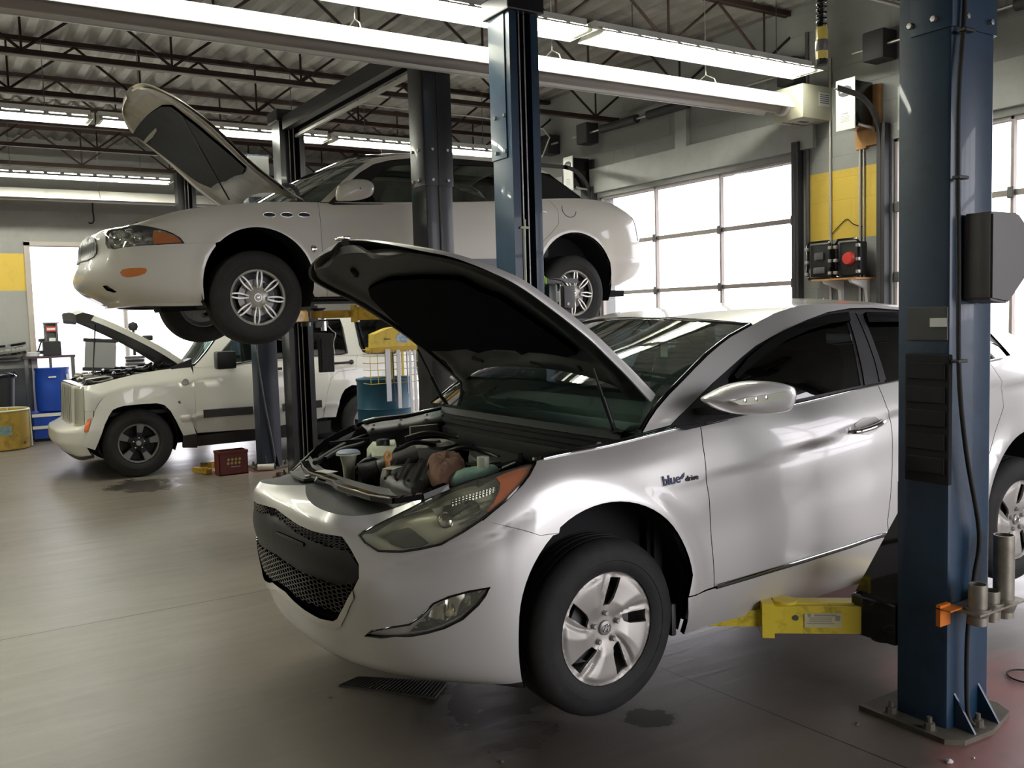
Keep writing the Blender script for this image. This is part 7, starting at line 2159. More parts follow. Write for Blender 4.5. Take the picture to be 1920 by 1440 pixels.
    # far strut tower, dusty pale metal
    c = P(.02, 1.42, .52)
    m = MB().lathe([(.17, -.2), (.15, -.05), (.13, .02), (.09, .035), (.06, .02), (.05, .04), (0, .045)], c, 2, 24)
    m.build('strut_tower', pbr('dusty_tower', (.16, .15, .13, 1), .7, var=.4, dirt=(20, 18, 15), dscale=8, damt=.9), R0, 50)
    m = MB().lathe([(.17, -.2), (.15, -.05), (.13, .02), (.09, .035), (.06, .02), (.05, .04), (0, .045)], P(.02, .34, .52), 2, 24)
    m.build('strut_tower', M_['underhood'], R0, 50)
    m = MB()
    for (x, y, z, a, b, c_) in ((795, 806, .6, .16, .02, .05), (840, 800, .58, .10, .03, .06), (858, 812, .55, .08, .05, .10)): m.box(at(x, y, z), (a, b, c_), bev=.006)
    m.build('wing_bracket', pbr('pale_bracket', (.22, .2, .17, 1), .6, .3, var=.5), R0, 40)
    # cowl: stepped black plastic with ridges under the windscreen
    m = MB(); ws = np.linspace(.14, 1.62, 40)
    def lc(w): return .20 - .10 * (1 - ((w - .88) / .74) ** 2)
    prof = [(-.0, .50), (-.02, .56), (-.015, .60), (.0, .605), (.0, .62), (-.012, .625), (-.012, .645), (.004, .65), (.004, .665), (-.008, .67), (.0, .70), (.05, .725), (.11, .725), (.14, .75)]
    G = np.array([[P(lc(w) + a, w, z + .02 * (1 - ((w - .88) / .74) ** 2)) for a, z in prof] for w in ws])
    m.grid(G); m.build('cowl', M_['dark_grey'], R0, 35)
    m = MB()
    for p0, p1 in (((1085, 775), (950, 748)), ((1220, 792), (1090, 762))):
        a = U(*p0, 1, o[1] + .60); b = U(*p1, 1, o[1] + .95); m.tube(smooth_line([a, (a + b) / 2 + (0, 0, .012), b], 6), .008, 6)
    m.tube(smooth_line([at(908, 738, .80), at(918, 755, .76), at(960, 768, .74), at(1010, 770, .74)], 6), .012, 8)
    m.build('wiper_arm', BPm, R0, 60)
    c = U(885, 756, 1, o[1] + 1.50); m = MB()
    for k in range(5): m.lathe([(.045, 0), (.055, .008), (.045, .016)], c + np.array((.012 * k - .02, -.03 * k + .05, .008 * k - .03)), (.3, -.9, .2), 20)
    m.build('bellows', BPm, R0, 60)
    MB().box(P(.98, .72, 1.045), (.02, .12, .04)).build('sensor_box', M_['cabin'], R0, None)
    # cloths left on the engine are things of their own
    def rag(name, pts, z0, mat, lab, hgt):
        q = np.array([at(x, y, z0) for x, y in pts]); q = smooth_line(q, 4, True); cc = q.mean(0); rows_ = []
        for k, dz in ((1.0, -.02), (1.0, 0), (.93, hgt * .5), (.75, hgt * .85), (.5, hgt), (.25, hgt * .92), (0, hgt * .95)):
            r_ = np.array([cc + (p - cc) * k + np.array((0, 0, dz)) for p in q]); r_[:, 2] += rng.normal(0, hgt * .07, len(q)) * (k > 0) * (k < 1); rows_.append(r_)
        ob = MB().grid(np.array(rows_), closed_v=True).build(name, mat, None, 80, loc=tuple(cc)); return tag(ob, lab, 'rag')
    rag('shop_rag', [(800, 872), (812, 862), (838, 856), (860, 860), (872, 872), (868, 886), (850, 896), (830, 906), (812, 902), (802, 890)], .575, M_['rag'], 'crumpled brown shop rag lying on the engine of the silver sedan', .045)
    rag('cloth', [(842, 900), (852, 890), (876, 884), (905, 880), (925, 876), (935, 880), (915, 890), (880, 897), (858, 901)], .575, M_['rag_green'], 'pale green cloth on the engine of the silver sedan beside the headlamp', .02)
    MB().lathe([(0, .035), (.022, .035), (.024, .03), (.024, 0), (.03, -.03)], at(906, 873, .60), 2, 16).build('filler_neck', M_['cream'], R0, 40)
engine_bay()
# ------------------------------------------------------------------ things around the shop
def solo(mb, name, mat, label, cat, loc, smooth=40, group=None):
    return tag(mb.build(name, mat, None, smooth, loc=loc), label, cat, group)
def text3(name, body, size, P, u, v, mat, par, ext=.001, bold=0.0, sc=1.0):
    tc = bpy.data.curves.new(name, 'FONT'); tc.body = body; tc.size = size; tc.extrude = ext; tc.offset = bold; tc.align_x = 'CENTER'; tc.align_y = 'CENTER'
    to = bpy.data.objects.new(name, tc); COL.objects.link(to)
    me = bpy.data.meshes.new_from_object(to.evaluated_get(bpy.context.evaluated_depsgraph_get()))
    bpy.data.objects.remove(to); bpy.data.curves.remove(tc)
    u = np.array(u, float); v = np.array(v, float); n = np.cross(u, v)
    V = np.array([x.co[:] for x in me.vertices]); F = [list(p.vertices) for p in me.polygons]; bpy.data.meshes.remove(me)
    return link_mesh(name, np.array(P) + V[:, :1] * u * sc + V[:, 1:2] * v + V[:, 2:3] * n, F, mat, par, 30)

# rubber mat, wire loop and debris on the floor
q = [U(a, b, 2, .0) for a, b in ((635, 1288), (672, 1271), (840, 1281), (816, 1311))]
m = MB(); n = 26
for i in range(n):
    t0, t1 = i / n, (i + .55) / n
    a0 = q[0] * (1 - t0) + q[3] * t0; b0 = q[1] * (1 - t0) + q[2] * t0; a1 = q[0] * (1 - t1) + q[3] * t1; b1 = q[1] * (1 - t1) + q[2] * t1
    m.add([a0 + (0, 0, .008), b0 + (0, 0, .008), b1 + (0, 0, .013), a1 + (0, 0, .013)], [(0, 1, 2, 3)])
m.add([p + np.array((0, 0, .0)) for p in q] + [p + np.array((0, 0, .009)) for p in q], [(3, 2, 1, 0), (4, 5, 6, 7), (0, 1, 5, 4), (1, 2, 6, 5), (2, 3, 7, 6), (3, 0, 4, 7)])
solo(m, 'rubber_mat', M_['mat_rubber'], 'dark ribbed rubber mat on the floor under the front bumper of the silver sedan', 'mat', tuple(np.mean(q, 0)), None)
c = U(1925, 1268, 2, .006); ring = [c + np.array((.075 * math.cos(t) , .075 * math.sin(t), 0)) for t in np.linspace(0, 2 * PI, 30, endpoint=False)]
solo(MB().tube(ring, .004, 6, closed=True), 'wire_loop', M_['rubber'], 'black wire loop lying on the floor at the right edge', 'wire', tuple(c), 60)
for k, (x, y, s, lab) in enumerate(((1607, 1357, .012, 'small brown stone left of the near lift post base'), (1780, 1427, .016, 'pale broken stone on the floor in front of the near lift post base'), (1826, 1421, .007, 'tiny dark stone on the floor beside the pale stone'), (941, 1428, .012, 'small dark scrap on the floor at the bottom edge'), (742, 1243, .008, 'dark crumb by the front lip of the silver sedan'), (620, 1307, .007, 'bright crumb on the floor left of the rubber mat'))):
    bm = bmesh.new(); bmesh.ops.create_icosphere(bm, subdivisions=1, radius=s)
    for v in bm.verts: v.co = Vector((v.co.x * rng.uniform(.6, 1.2), v.co.y * rng.uniform(.6, 1.2), v.co.z * rng.uniform(.4, .8)))
    p = U(x, y, 2, s * .4); m = MB().add([np.array(v.co[:]) + p for v in bm.verts], [[v.index for v in f.verts] for f in bm.faces]); bm.free()
    solo(m, 'stone', M_['debris'] if 'pale' not in lab else M_['paper'], lab, 'stone', tuple(p), None)

# ---- hanging yellow connector on a coiled cord
X0 = 4.5
top_, mid, lowp = U(1541, 5, 0, X0), U(1543, 48, 0, X0), U(1541, 122, 0, X0)
r = thing('cord_connector', 'yellow and black cord connector hanging from the ceiling above the heater box', 'connector', tuple(lowp))
m = MB(); ax_ = np.array((0, 0, 1.))
Hh = mid[2] - lowp[2]; cx, cy = lowp[0], lowp[1]
MB().lathe([(0, 0), (.03, 0), (.034, .012), (.034, .03), (.031, .035)], lowp, 2, 16).build('plug_face', M_['rubber'], r, 40)
MB().lathe([(.034, .03), (.036, .06), (.036, Hh * .35), (.032, Hh * .36)], lowp, 2, 8).build('plug_body', M_['yellow_clear'], r, 30)
MB().lathe([(.034, Hh * .35), (.037, Hh * .38), (.037, Hh * .62), (.033, Hh * .64)], lowp, 2, 12).build('plug_collar', pbr('grey_collar', (.12, .11, .1, 1), .4, var=.3), r, 30)
MB().lathe([(.033, Hh * .62), (.034, Hh * .9), (.026, Hh * 1.0), (.0, Hh)], lowp, 2, 8).build('plug_top', M_['yellow_clear'], r, 30)
hx = []; zc = lowp[2] + Hh
for k in range(260):
    t = k * .5; hx.append((cx + .024 * math.cos(t), cy + .024 * math.sin(t), zc + k * .0026 - .02))
MB().tube(hx, .009, 6).build('coiled_cord', M_['gloss_black'], r, 60)
MB().cyl((cx, cy, zc), (cx, cy, 4.44), .01, n=8).build('cord', M_['rubber'], r, 60)

# ---- door operators
def opener(Y0, Y1, z0, z1, xw, label, wood):
    r = thing('door_opener', label, 'door opener', (xw, (Y0 + Y1) / 2, z0))
    MB().bb(6.85, 6.862, Y0 - .005, Y1, z0 - .02, z1 + .02, .002).build('front_cover', M_['opener_white'], r, None)
    MB().bb(6.862, XW - .03, Y0 + .01, Y1 - .01, z0, z1, .01).build('housing', M_['gloss_black'], r, 40)
    yc, zc_ = (Y0 + Y1) / 2, z1 - .085
    oc = [(-.07, 0), (-.06, .028), (-.025, .045), (.025, .045), (.06, .028), (.07, 0), (.06, -.028), (.025, -.045), (-.025, -.045), (-.06, -.028)]
    MB().prism([(yc - a, zc_ + b) for a, b in oc], 0, 6.846, 6.85).build('brand_badge', M_['ink'], r, None)
    text3('badge_lettering', 'LiftMaster', .03, (6.845, yc, zc_), (0, -1, 0), (0, 0, 1), M_['opener_white'], r, sc=.78, bold=.0006)
    m = MB()
    for k in range(5): m.box((6.849, yc, z0 + .05 + k * .012), (.001, .09, .003))
    m.box((6.849, yc, z0 + .12), (.001, .06, .008))
    m.build('cover_print', M_['ink_grey'], r, None)
    MB().tube(smooth_line([(6.9, Y0, z0 + .02), (6.95, Y0 - .03, z0 + .0), (7.05, Y0 - .04, z0 - .01), (7.10, Y0 - .02, z0 - .03)], 5), .014, 8).build('wiring_conduit', M_['conduit'], r, 60)
    m = MB().bb(XW - .035, XW, Y0 - .06, Y0 + .08, z0 - .14, z1 - .02).bb(XW - .035, XW, Y1 - .11, Y1 - .0, z0 - .16, z0 + .1)
    m.build('mounting_board', M_['wood'] if wood else M_['track_dark'], r, None)
opener(5.145, 5.335, 3.18, 3.575, XW, 'white faced black door opener beside the heater box above the yellow panel', True)
opener(9.235, 9.425, 3.18, 3.56, XW, 'small white faced door opener in the far corner beyond the lifted car', False)
# conduits and wires on the wall between the doors
for k, (y, z0, z1, rr) in enumerate(((5.62, 1.5, 3.9, .012), (5.30, 1.6, 3.1, .012), (5.26, 1.6, 3.1, .008), (5.88, 2.0, 4.2, .02))):
    solo(MB().cyl((XW - .015, y, z0), (XW - .015, y, z1), rr, n=8), 'wall_conduit', M_['conduit'] if k != 3 else M_['track'], ['thin grey conduit down the left part of the yellow wall panel', 'grey conduit down the right part of the yellow wall panel', 'thin cable clipped beside the right conduit on the yellow panel', 'wide grey conduit between the garage door and the yellow panel'][k], 'conduit', (XW, y, z0), 60)
wr = [U(x, y, 0, XW - .01) for x, y in ((1560, 438), (1575, 422), (1588, 411), (1600, 420), (1620, 426))]
solo(MB().tube(smooth_line(wr, 5), .004, 5), 'wall_wire', M_['rubber'], 'thin dark wire sagging across the lower part of the yellow panel', 'wire', tuple(wr[0]), 60)
# shelf with two tool cases
r = thing('wall_shelf', 'small wooden wall shelf on white brackets below the yellow panel', 'shelf', (7.0, 5.4, 1.85))
MB().bb(6.86, XW, 5.14, 5.62, 1.862, 1.878).build('shelf_board', M_['wood'], r, None)
for y in (5.22, 5.50):
    MB().prism([(6.88, 1.862), (XW, 1.862), (XW, 1.66), (XW - .03, 1.66), (XW - .05, 1.78), (6.9, 1.835)], 1, y - .015, y + .015).build('bracket', M_['opener_white'], r, None)
for k, (y0, y1, lab) in enumerate(((5.455, 5.735, 'black tool case with silver corners on the wall shelf, left one'), (5.16, 5.415, 'black tool case with a red reel on the wall shelf, right one'))):
    r = thing('tool_case', lab, 'tool case', (6.95, (y0 + y1) / 2, 1.88))
    MB().bb(6.96, 7.08, y0 + .02, y1 - .02, 1.90, 2.20, .02).build('case_body', M_['dark_grey'], r, 40)
    m = MB(); fr = [(6.94, y0 + .03, 1.885), (6.94, y1 - .03, 1.885), (6.94, y1 - .01, 1.92), (6.94, y1 - .01, 2.19), (6.94, y1 - .03, 2.22), (6.94, y0 + .03, 2.22), (6.94, y0 + .01, 2.19), (6.94, y0 + .01, 1.92)]
    m.tube(fr, .012, 6, closed=True); m.build('frame_tube', M_['gloss_black'], r, 50)
    m = MB()
    for z in (1.93, 2.04, 2.16):
        for y in (y0 + .01, y1 - .01): m.box((6.935, y, z), (.03, .035, .03), bev=.006)
    m.build('corner_clip', M_['steel'], r, 30)
    if k == 1: MB().lathe([(0, .03), (.05, .03), (.06, .0), (.06, -.03)], (6.95, (y0 + y1) / 2 - .01, 2.05), (-1, 0, 0), 20).build('reel', M_['red'], r, 40)
    else: MB().box((6.95, (y0 + y1) / 2, 2.09), (.03, .1, .07), bev=.01).box((6.95, (y0 + y1) / 2, 1.96), (.03, .13, .06), bev=.01).build('case_panel', M_['steel_dark'], r, 30)
# exhaust hose under the ceiling near the garage door
hs = smooth_line([(6.9, 8.75, 3.72), (6.85, 8.3, 3.70), (6.85, 7.9, 3.78), (6.85, 7.5, 3.85), (6.9, 7.1, 3.88)], 10)
# ---- things hung on lift posts
def slab(name, label, cat, mb, mat, loc): return solo(mb, name, mat, label, cat, loc)
p = U(612, 660, 1, 9.32)
r = thing('door_guard', 'black ribbed rubber door guard hanging beside the far black lift post', 'door guard', tuple(p))
a = U(595, 626, 1, 9.32); b = U(627, 697, 1, 9.32)
m = MB().bb(a[0], b[0], 9.30, 9.34, b[2], a[2], .012)
for k in range(7): m.bb(a[0] + .03 + k * (b[0] - a[0] - .06) / 7, a[0] + .045 + k * (b[0] - a[0] - .06) / 7, 9.29, 9.30, b[2] + .02, a[2] - .05)
m.build('guard_pad', M_['rubber'], r, None)
c1 = U(606, 592, 1, 9.32); MB().cyl(c1 - (0, 0, .04), c1 + (0, 0, .05), .028, n=16).cyl(c1 - (0, 0, .16), c1 - (0, 0, .06), .03, n=16).build('release_cylinder', M_['chrome'], r, 60)
MB().box(c1 - np.array((.02, 0, .09)), (.14, .03, .07), bev=.01).build('bracket_plate', M_['steel_dark'], r, None)
MB().tube(smooth_line([c1 - (-.04, 0, .1), c1 - (-.09, 0, .16), c1 - (-.13, 0, .2), c1 - (-.10, 0, .3), c1 - (-.11, 0, .42)], 4), .006, 6).build('guard_cable', M_['steel'], r, 60)
# rod with a cross bar inside the channel of the far blue post
solo(MB().cyl((3.20, 4.84, 1.78), (3.20, 4.84, 2.18), .011, n=10).cyl((3.17, 4.83, 2.18), (3.23, 4.83, 2.18), .009, n=8).cyl((3.20, 4.83, 2.18), (3.20, 4.83, 2.23), .008, n=8), 'steel_rod', M_['cream'], 'pale rod with a small cross bar in the channel of the far blue lift post', 'rod', (3.20, 4.84, 1.78), 60)
# bottles hung to the right of the far blue post
yy = 4.96
r = thing('spray_bottle', 'dark bottle with a green trigger hung beside the far blue lift post', 'spray bottle', tuple(U(1030, 590, 1, yy)))
a = U(1021, 532, 1, yy); b = U(1040, 600, 1, yy)
MB().bb(a[0], b[0], yy - .05, yy + .05, b[2], a[2], .02).build('bottle_body', pbr('dark_green_bottle', (.03, .05, .03, 1), .3), r, 40)
g = [U(x, y, 1, yy) for x, y in ((1018, 518), (1022, 530), (1024, 538), (1031, 546))]
MB().tube(g, .012, 8).box(U(1020, 526, 1, yy), (.03, .03, .04), bev=.006).build('trigger', M_['green'], r, 40)
r = thing('spray_can', 'dark can with a white label hanging beside the far blue lift post', 'can', tuple(U(1046, 585, 1, yy)))
a = U(1046, 532, 1, yy); b = U(1046, 592, 1, yy); MB().lathe([(0, 0), (.018, 0), (.02, -.01), (.02, b[2] - a[2]), (0, b[2] - a[2])], a, 2, 20).build('can_body', M_['gloss_black'], r, 40)
a = U(1046, 546, 1, yy); b = U(1046, 566, 1, yy); MB().lathe([(.0206, 0), (.0206, b[2] - a[2])], a, 2, 20).build('can_label', M_['paper'], r, 60)
r = thing('switch_box', 'grey box hanging in front of the rear wheel of the raised cream sedan', 'box', tuple(U(1063, 578, 1, yy)))
a = U(1053, 536, 1, yy); b = U(1074, 577, 1, yy); MB().bb(a[0], b[0], yy - .03, yy + .03, b[2], a[2], .006).build('box_body', pbr('grey_cast_box', (.16, .15, .15, 1), .55, var=.2), r, 30)
MB().lathe([(0, .006), (.01, .005), (.012, 0)], U(1065, 570, 1, yy - .03), (0, -1, 0), 12).build('box_button', M_['steel'], r, 40)
MB().tube(smooth_line([U(x, y, 1, yy) for x, y in ((1030, 522), (1044, 524), (1056, 528), (1062, 536))], 4), .006, 6).build('box_hook', M_['rubber'], r, 60)
# hose down the slate post
hp = [U(x, y, 1, 9.975) for x, y in ((481, 645), (483, 674), (487, 700), (497, 760), (508, 815), (514, 850), (516, 866))]
solo(MB().tube(smooth_line(hp, 5), .010, 8), 'air_hose', M_['steel_dark'], 'dark hose hanging down the slate blue lift post to the floor', 'hose', tuple(hp[-1]), 60)
# floor level: can, gold cylinder, crate, yellow pads
c = U(483, 877, 2, .04); d = U(514, 875, 2, .04)
r = thing('paint_can', 'white spray can lying on the floor at the foot of the slate blue post', 'can', tuple((c + d) / 2))
MB().cyl(c, d, .036, n=20).build('can_body', pbr('white_can', (.66, .64, .58, 1), .35, dirt=(90, 70, 50), dscale=40), r, 60)
MB().cyl(d, d + (d - c) * .12, .02, n=12).build('can_cap', M_['rubber'], r, 60)
c = U(534, 868, 2, 0.0) + (.09, 0, 0)
r = thing('oil_filter_wrench', 'brass coloured steel tube standing beside the slate blue post', 'tube', tuple(c)); r.name = 'steel_tube'; ORG['steel_tube'] = np.array(c)
MB().lathe([(.035, 0), (.035, .12), (.05, .12), (.05, .15), (.03, .15), (.03, .26), (.022, .26), (0, .25)], c, 2, 20).build('tube_body', pbr('brassy_steel', (.36, .30, .18, 1), .35, .8), r, 40)
# crate
cr = thing('milk_crate', 'dark red plastic crate with yellow emblem on the floor by the slate blue post', 'crate', (2.70, 9.98, 0))
x0, x1, y0, y1, h = 2.53, 2.84, 9.86, 10.06, .262
m = MB(); m.bb(x0, x1, y0, y0 + .012, 0, h, .003).bb(x0, x1, y1 - .012, y1, 0, h, .003).bb(x0, x0 + .012, y0, y1, 0, h, .003).bb(x1 - .012, x1, y0, y1, 0, h, .003).bb(x0, x1, y0, y1, 0, .012)
m.bb(x0 - .006, x1 + .006, y0 - .006, y0 + .006, h - .03, h, .003).bb(x0 - .006, x0 + .006, y0, y1, h - .03, h, .003)
m.build('crate_shell', M_['red_crate'], cr, None)
m = MB()
for i in range(2):
    for j in range(4):
        c = np.array(((x0 + x1) / 2 - .06 + j * .04 + (0 if i else .006), y0 - .002, .168 - i * .04)); m.add([c + (0, 0, .022), c + (.016, 0, 0), c + (0, 0, -.018), c + (-.016, 0, 0)], [(0, 1, 2, 3)])
m.build('crate_emblem', pbr('gold_print', (.5, .42, .14, 1), .5), cr, None)
m = MB().box(((x0 + x1) / 2 + .02, y0 - .002, .09), (.10, .001, .012)); m.build('crate_print', M_['ink_grey'], cr, None)
for k in range(3): MB().box((x0 + .07 + k * .09, (y0 + y1) / 2, h - .08), (.05, .12, .10), bev=.01).build('crate_contents', M_['rubber'], cr, 40)
for k, (a, b, lab) in enumerate((((366, 880), (392, 884), 'flat yellow lift pad extension on the floor left of the red crate'), ((380, 871), (405, 873), 'second yellow lift piece lying behind the first beside the red crate'))):
    p, q_ = U(*a, 2, .035), U(*b, 2, .035)
    m = MB().bar(p, q_, .07, .05).box(p * .3 + q_ * .7 + (0, 0, .02), (.07, .08, .03), bev=.006)
    solo(m, 'lift_extension', M_['arm_ochre'], lab, 'lift extension', tuple(p))
# dark scrap near post D foot
c = U(524, 900, 2, .04); solo(MB().box(c, (.12, .10, .08), bev=.02).lathe([(0, .05), (.03, .05), (.04, 0)], c + (0, 0, .03), 2, 12), 'jack_block', pbr('rusty_block', (.07, .035, .025, 1), .8, var=.4), 'rusty brown block on the floor in front of the far black lift post', 'block', tuple(c))

# ---- teal drum with wiper blade rack
cx, cy = 4.36, 9.6
r = thing('steel_drum', 'teal steel drum under the wiper blade rack behind the open hood', 'drum', (cx, cy, 0))
MB().lathe([(0, .02), (.29, .02), (.30, 0), (.31, .02), (.305, .05), (.305, .30), (.315, .32), (.305, .34), (.305, .60), (.315, .62), (.305, .64), (.305, .92), (.315, .94), (.315, .96), (.30, .96), (.295, .93), (0, .925)], (cx, cy, 0), 2, 40).build('drum_body', M_['teal_drum'], r, 30)
yb_ = 9.26
r = thing('wiper_rack', 'yellow headed wire rack of wiper blades standing on the teal drum', 'rack', (4.25, yb_, .96))
hd = [U(x, y, 1, yb_)[[0, 2]] for x, y in ((702, 652), (702, 627), (713, 622), (730, 615), (742, 613), (756, 614), (775, 622), (796, 640), (796, 652))]
MB().prism([tuple(p) for p in hd], 1, yb_, yb_ + .16).build('rack_header', M_['yellow_plate'], r, 30)
a = U(697, 652, 1, yb_); b = U(800, 657, 1, yb_); MB().bb(a[0], b[0], yb_ - .02, yb_ + .18, b[2], a[2], .004).build('header_tray', pbr('deep_yellow', (.55, .36, .03, 1), .5), r, None)
text3('header_lettering', 'TRICO', .028, U(726, 636, 1, yb_ - .003), (1, 0, 0), (0, 0, 1), M_['ink'], r)
pa, pb = U(741, 624, 1, yb_ - .003), U(765, 642, 1, yb_ - .003)
MB().add([(pa[0], yb_ - .003, (pa[2] + pb[2]) / 2), ((pa[0] * 2 + pb[0]) / 3, yb_ - .003, pa[2]), (pb[0], yb_ - .003, pa[2] - .03), (pb[0], yb_ - .003, pb[2]), (pa[0] + .04, yb_ - .003, pb[2])], [(0, 1, 2, 3, 4)]).build('header_picture', pbr('blue_white_picture', (.35, .45, .6, 1), .4, var=.8, vscale=30), r, None)
w = MB(); a = U(693, 656, 1, yb_); b = U(792, 714, 1, yb_)
for z in np.linspace(a[2], b[2], 6): w.cyl((a[0], yb_, z), (b[0], yb_, z), .004, n=5).cyl((a[0], yb_, z), (a[0], yb_ + .2, z), .004, n=5).cyl((b[0], yb_, z), (b[0], yb_ + .2, z), .004, n=5)
for x in np.linspace(a[0], b[0], 8): w.cyl((x, yb_, a[2]), (x, yb_, b[2]), .004, n=5)
w.cyl((a[0] + .3, yb_ + .1, .93), (a[0] + .3, yb_ + .1, a[2]), .015, n=8)
w.build('wire_basket', M_['yellow_clear'], r, 50)
bl = ((722, 655, 735, 752, 'clear'), (737, 655, 741, 752, 'clear'), (743, 656, 754, 765, 'white'), (752, 660, 758, 705, 'yellow'), (762, 656, 767, 738, 'clear'), (766, 656, 775, 775, 'clear'), (775, 656, 784, 776, 'white'), (783, 655, 790, 760, 'blue'))
for k, (xa, ya, xb, yb2, kind) in enumerate(bl):
    a = U(xa, ya, 1, yb_ - .03 - .004 * k); b = U(xb, yb2, 1, yb_ - .03 - .004 * k); xm = (a[0] + b[0]) / 2
    lab = {'clear': 'clear sleeved wiper blade hanging on the yellow wire rack', 'white': 'white carded wiper blade hanging on the yellow wire rack', 'yellow': 'short yellow carded wiper pack on the wire rack', 'blue': 'dark blue wiper blade sleeve hanging at the right end of the rack'}[kind]
    g_ = {'clear': 'clear sleeved wiper blades on the rack', 'white': 'white carded wiper blades on the rack'}.get(kind)
    wb = thing('wiper_pack', lab, 'wiper blade', (xm, a[1], b[2]), group=g_)
    MB().bb(a[0], b[0], a[1] - .004, a[1] + .004, b[2], a[2], .002).build('sleeve', {'clear': M_['sleeve_clear'], 'white': M_['opener_white'], 'yellow': M_['yellow_plate'], 'blue': M_['ink_blue']}[kind], wb, None)
    MB().bb(xm - .006, xm + .006, a[1] + .004, a[1] + .012, b[2] + .02, a[2] - .03, .002).build('blade', M_['rubber'], wb, None)

# ---- back left corner
def box_px(px0, py0, px1, py1, Y, dep): a = U(px0, py1, 1, Y); b = U(px1, py0, 1, Y); return a[0], b[0], Y, Y + dep, a[2], b[2]
r = thing('plastic_drum', 'blue plastic drum standing on the blue parts washer cabinet by the bright doorway', 'drum', (1.5, 15.0, .41))
MB().lathe([(0, 0), (.20, 0), (.225, .02), (.235, .2), (.235, .45), (.225, .60), (.235, .62), (.235, .65), (.20, .655), (0, .645)], (1.5, 15.03, .41), 2, 36).build('drum_body', M_['blue_drum'], r, 40)
a = U(98, 707, 1, 14.79); MB().box(a, (.10, .004, .02)).box(U(127, 706, 1, 14.88), (.05, .004, .07)).build('drum_label', M_['paper'], r, None)
MB().cyl((1.49, 15.0, 1.05), (1.49, 15.0, 1.20), .02, n=8).build('drum_pump', M_['steel_dark'], r, 40)
x0, x1, y0, y1, z0, z1 = box_px(66, 776, 142, 829, 14.75, .5)
r = thing('parts_washer', 'low blue cabinet with two white stripes under the blue plastic drum', 'cabinet', ((x0 + x1) / 2, 14.9, 0))
MB().bb(x0, x1, 14.75, 15.3, 0.04, .405, .01).build('cabinet_body', M_['blue_drum'], r, None)
for z in (.385, .21): MB().bb(x0 - .02, x1, 14.74, 14.752, z - .025, z + .02).build('white_stripe', M_['opener_white'], r, None)
MB().bb(x0, x1, 14.78, 15.28, 0, .04).build('plinth', M_['rubber'], r, None)
r = thing('work_bench', 'dark metal bench frame behind the blue drum in front of the bright doorway', 'bench', (1.5, 15.2, 0))
MB().bb(1.15, 1.86, 15.28, 15.48, 1.19, 1.225).build('bench_top', pbr('dark_bench_top', (.05, .025, .03, 1), .5), r, None)
for x in (1.17, 1.80): MB().bb(x, x + .05, 15.30, 15.34, 0, 1.19).build('leg', M_['steel_dark'], r, None)
x0, x1, y0, y1, z0, z1 = box_px(82, 639, 114, 671, 15.3, .15)
r = thing('battery_charger', 'black boxy charger on the dark bench before the bright doorway', 'charger', ((x0 + x1) / 2, 15.35, 1.225))
MB().bb(x0, x1, 15.29, 15.45, 1.226, z1, .008).build('base_box', M_['black_plastic'], r, None)
xa, xb, _, _, za, zb = box_px(84, 604, 108, 637, 15.3, .1)
m = MB().bb(xa, xa + .03, 15.32, 15.42, z1, zb).bb(xb - .03, xb, 15.32, 15.42, z1, zb).bb(xa - .01, xb + .02, 15.31, 15.43, zb - .02, zb).bb(xa, xb, 15.38, 15.42, z1, zb)
m.build('upper_frame', M_['steel_dark'], r, None)
MB().box(((xa + xb) / 2, 15.31, zb - .10), (.13, .004, .07)).build('red_label', M_['red'], r, None)
MB().box(((xa + xb) / 2, 15.308, zb - .10), (.11, .003, .03)).box(((xa + xb) / 2 + .01, 15.31, zb - .26), (.09, .004, .05)).build('white_label', M_['paper'], r, None)
r = thing('grinder_pot', 'white tin with tools on the left end of the dark bench', 'tin', tuple(U(60, 680, 1, 15.3))); r.name = 'white_tin'; ORG['white_tin'] = np.array(r.location[:])
a = U(60, 674, 1, 15.35); MB().lathe([(0, -.03), (.10, -.03), (.12, .03), (.0, .03)], (a[0], 15.36, 1.257), 2, 20).build('tin_body', M_['opener_white'], r, 40)
MB().cyl((a[0] + .09, 15.36, 1.30), (a[0] + .15, 15.36, 1.47), .012, n=8).box((a[0] + .15, 15.36, 1.46), (.10, .03, .05), bev=.01).box((a[0] + .12, 15.36, 1.28), (.10, .06, .05), bev=.01).build('tin_tools', M_['rubber'], r, 40)
# yellow bin
bx, by = .76, 14.28
r = thing('waste_bin', 'worn yellow bin with a pale rim and faded blue stencil at the left edge', 'bin', (bx, by, 0))
zt = U(40, 768, 1, 14.1)[2]
MB().lathe([(0, .01), (.33, .01), (.345, .03), (.345, zt - .02), (.355, zt), (.335, zt), (.33, .04), (0, .04)], (bx, by, 0), 2, 40).build('bin_body', pbr('worn_yellow', (.46, .31, .06, 1), .55, dirt=(70, 50, 20), dscale=4, damt=.7), r, 40)
rg = [(bx + .35 * math.cos(t), by + .35 * math.sin(t), zt) for t in np.linspace(0, 2 * PI, 36, endpoint=False)]
MB().tube(rg, .012, 8, closed=True).tube(smooth_line([(bx - .06, by - .34, zt), (bx - .04, by - .34, zt + .05), (bx + .05, by - .34, zt + .05), (bx + .07, by - .34, zt)], 4), .01, 6).cyl((bx + .36, by - .05, .02), (bx + .35, by - .05, zt), .012, n=6).build('bin_rim', M_['cream'], r, 50)
st_ = [(bx + .3475 * math.sin(t), by - .3475 * math.cos(t)) for t in np.linspace(-.75, .30, 14)]
m = MB(); m.grid(np.array([[(x, y, z) for x, y in st_] for z in (.22, .34)])); m.build('bin_stencil', pbr('faded_blue_stencil', (.12, .19, .20, 1), .6, var=.6, vscale=20), r, 60)
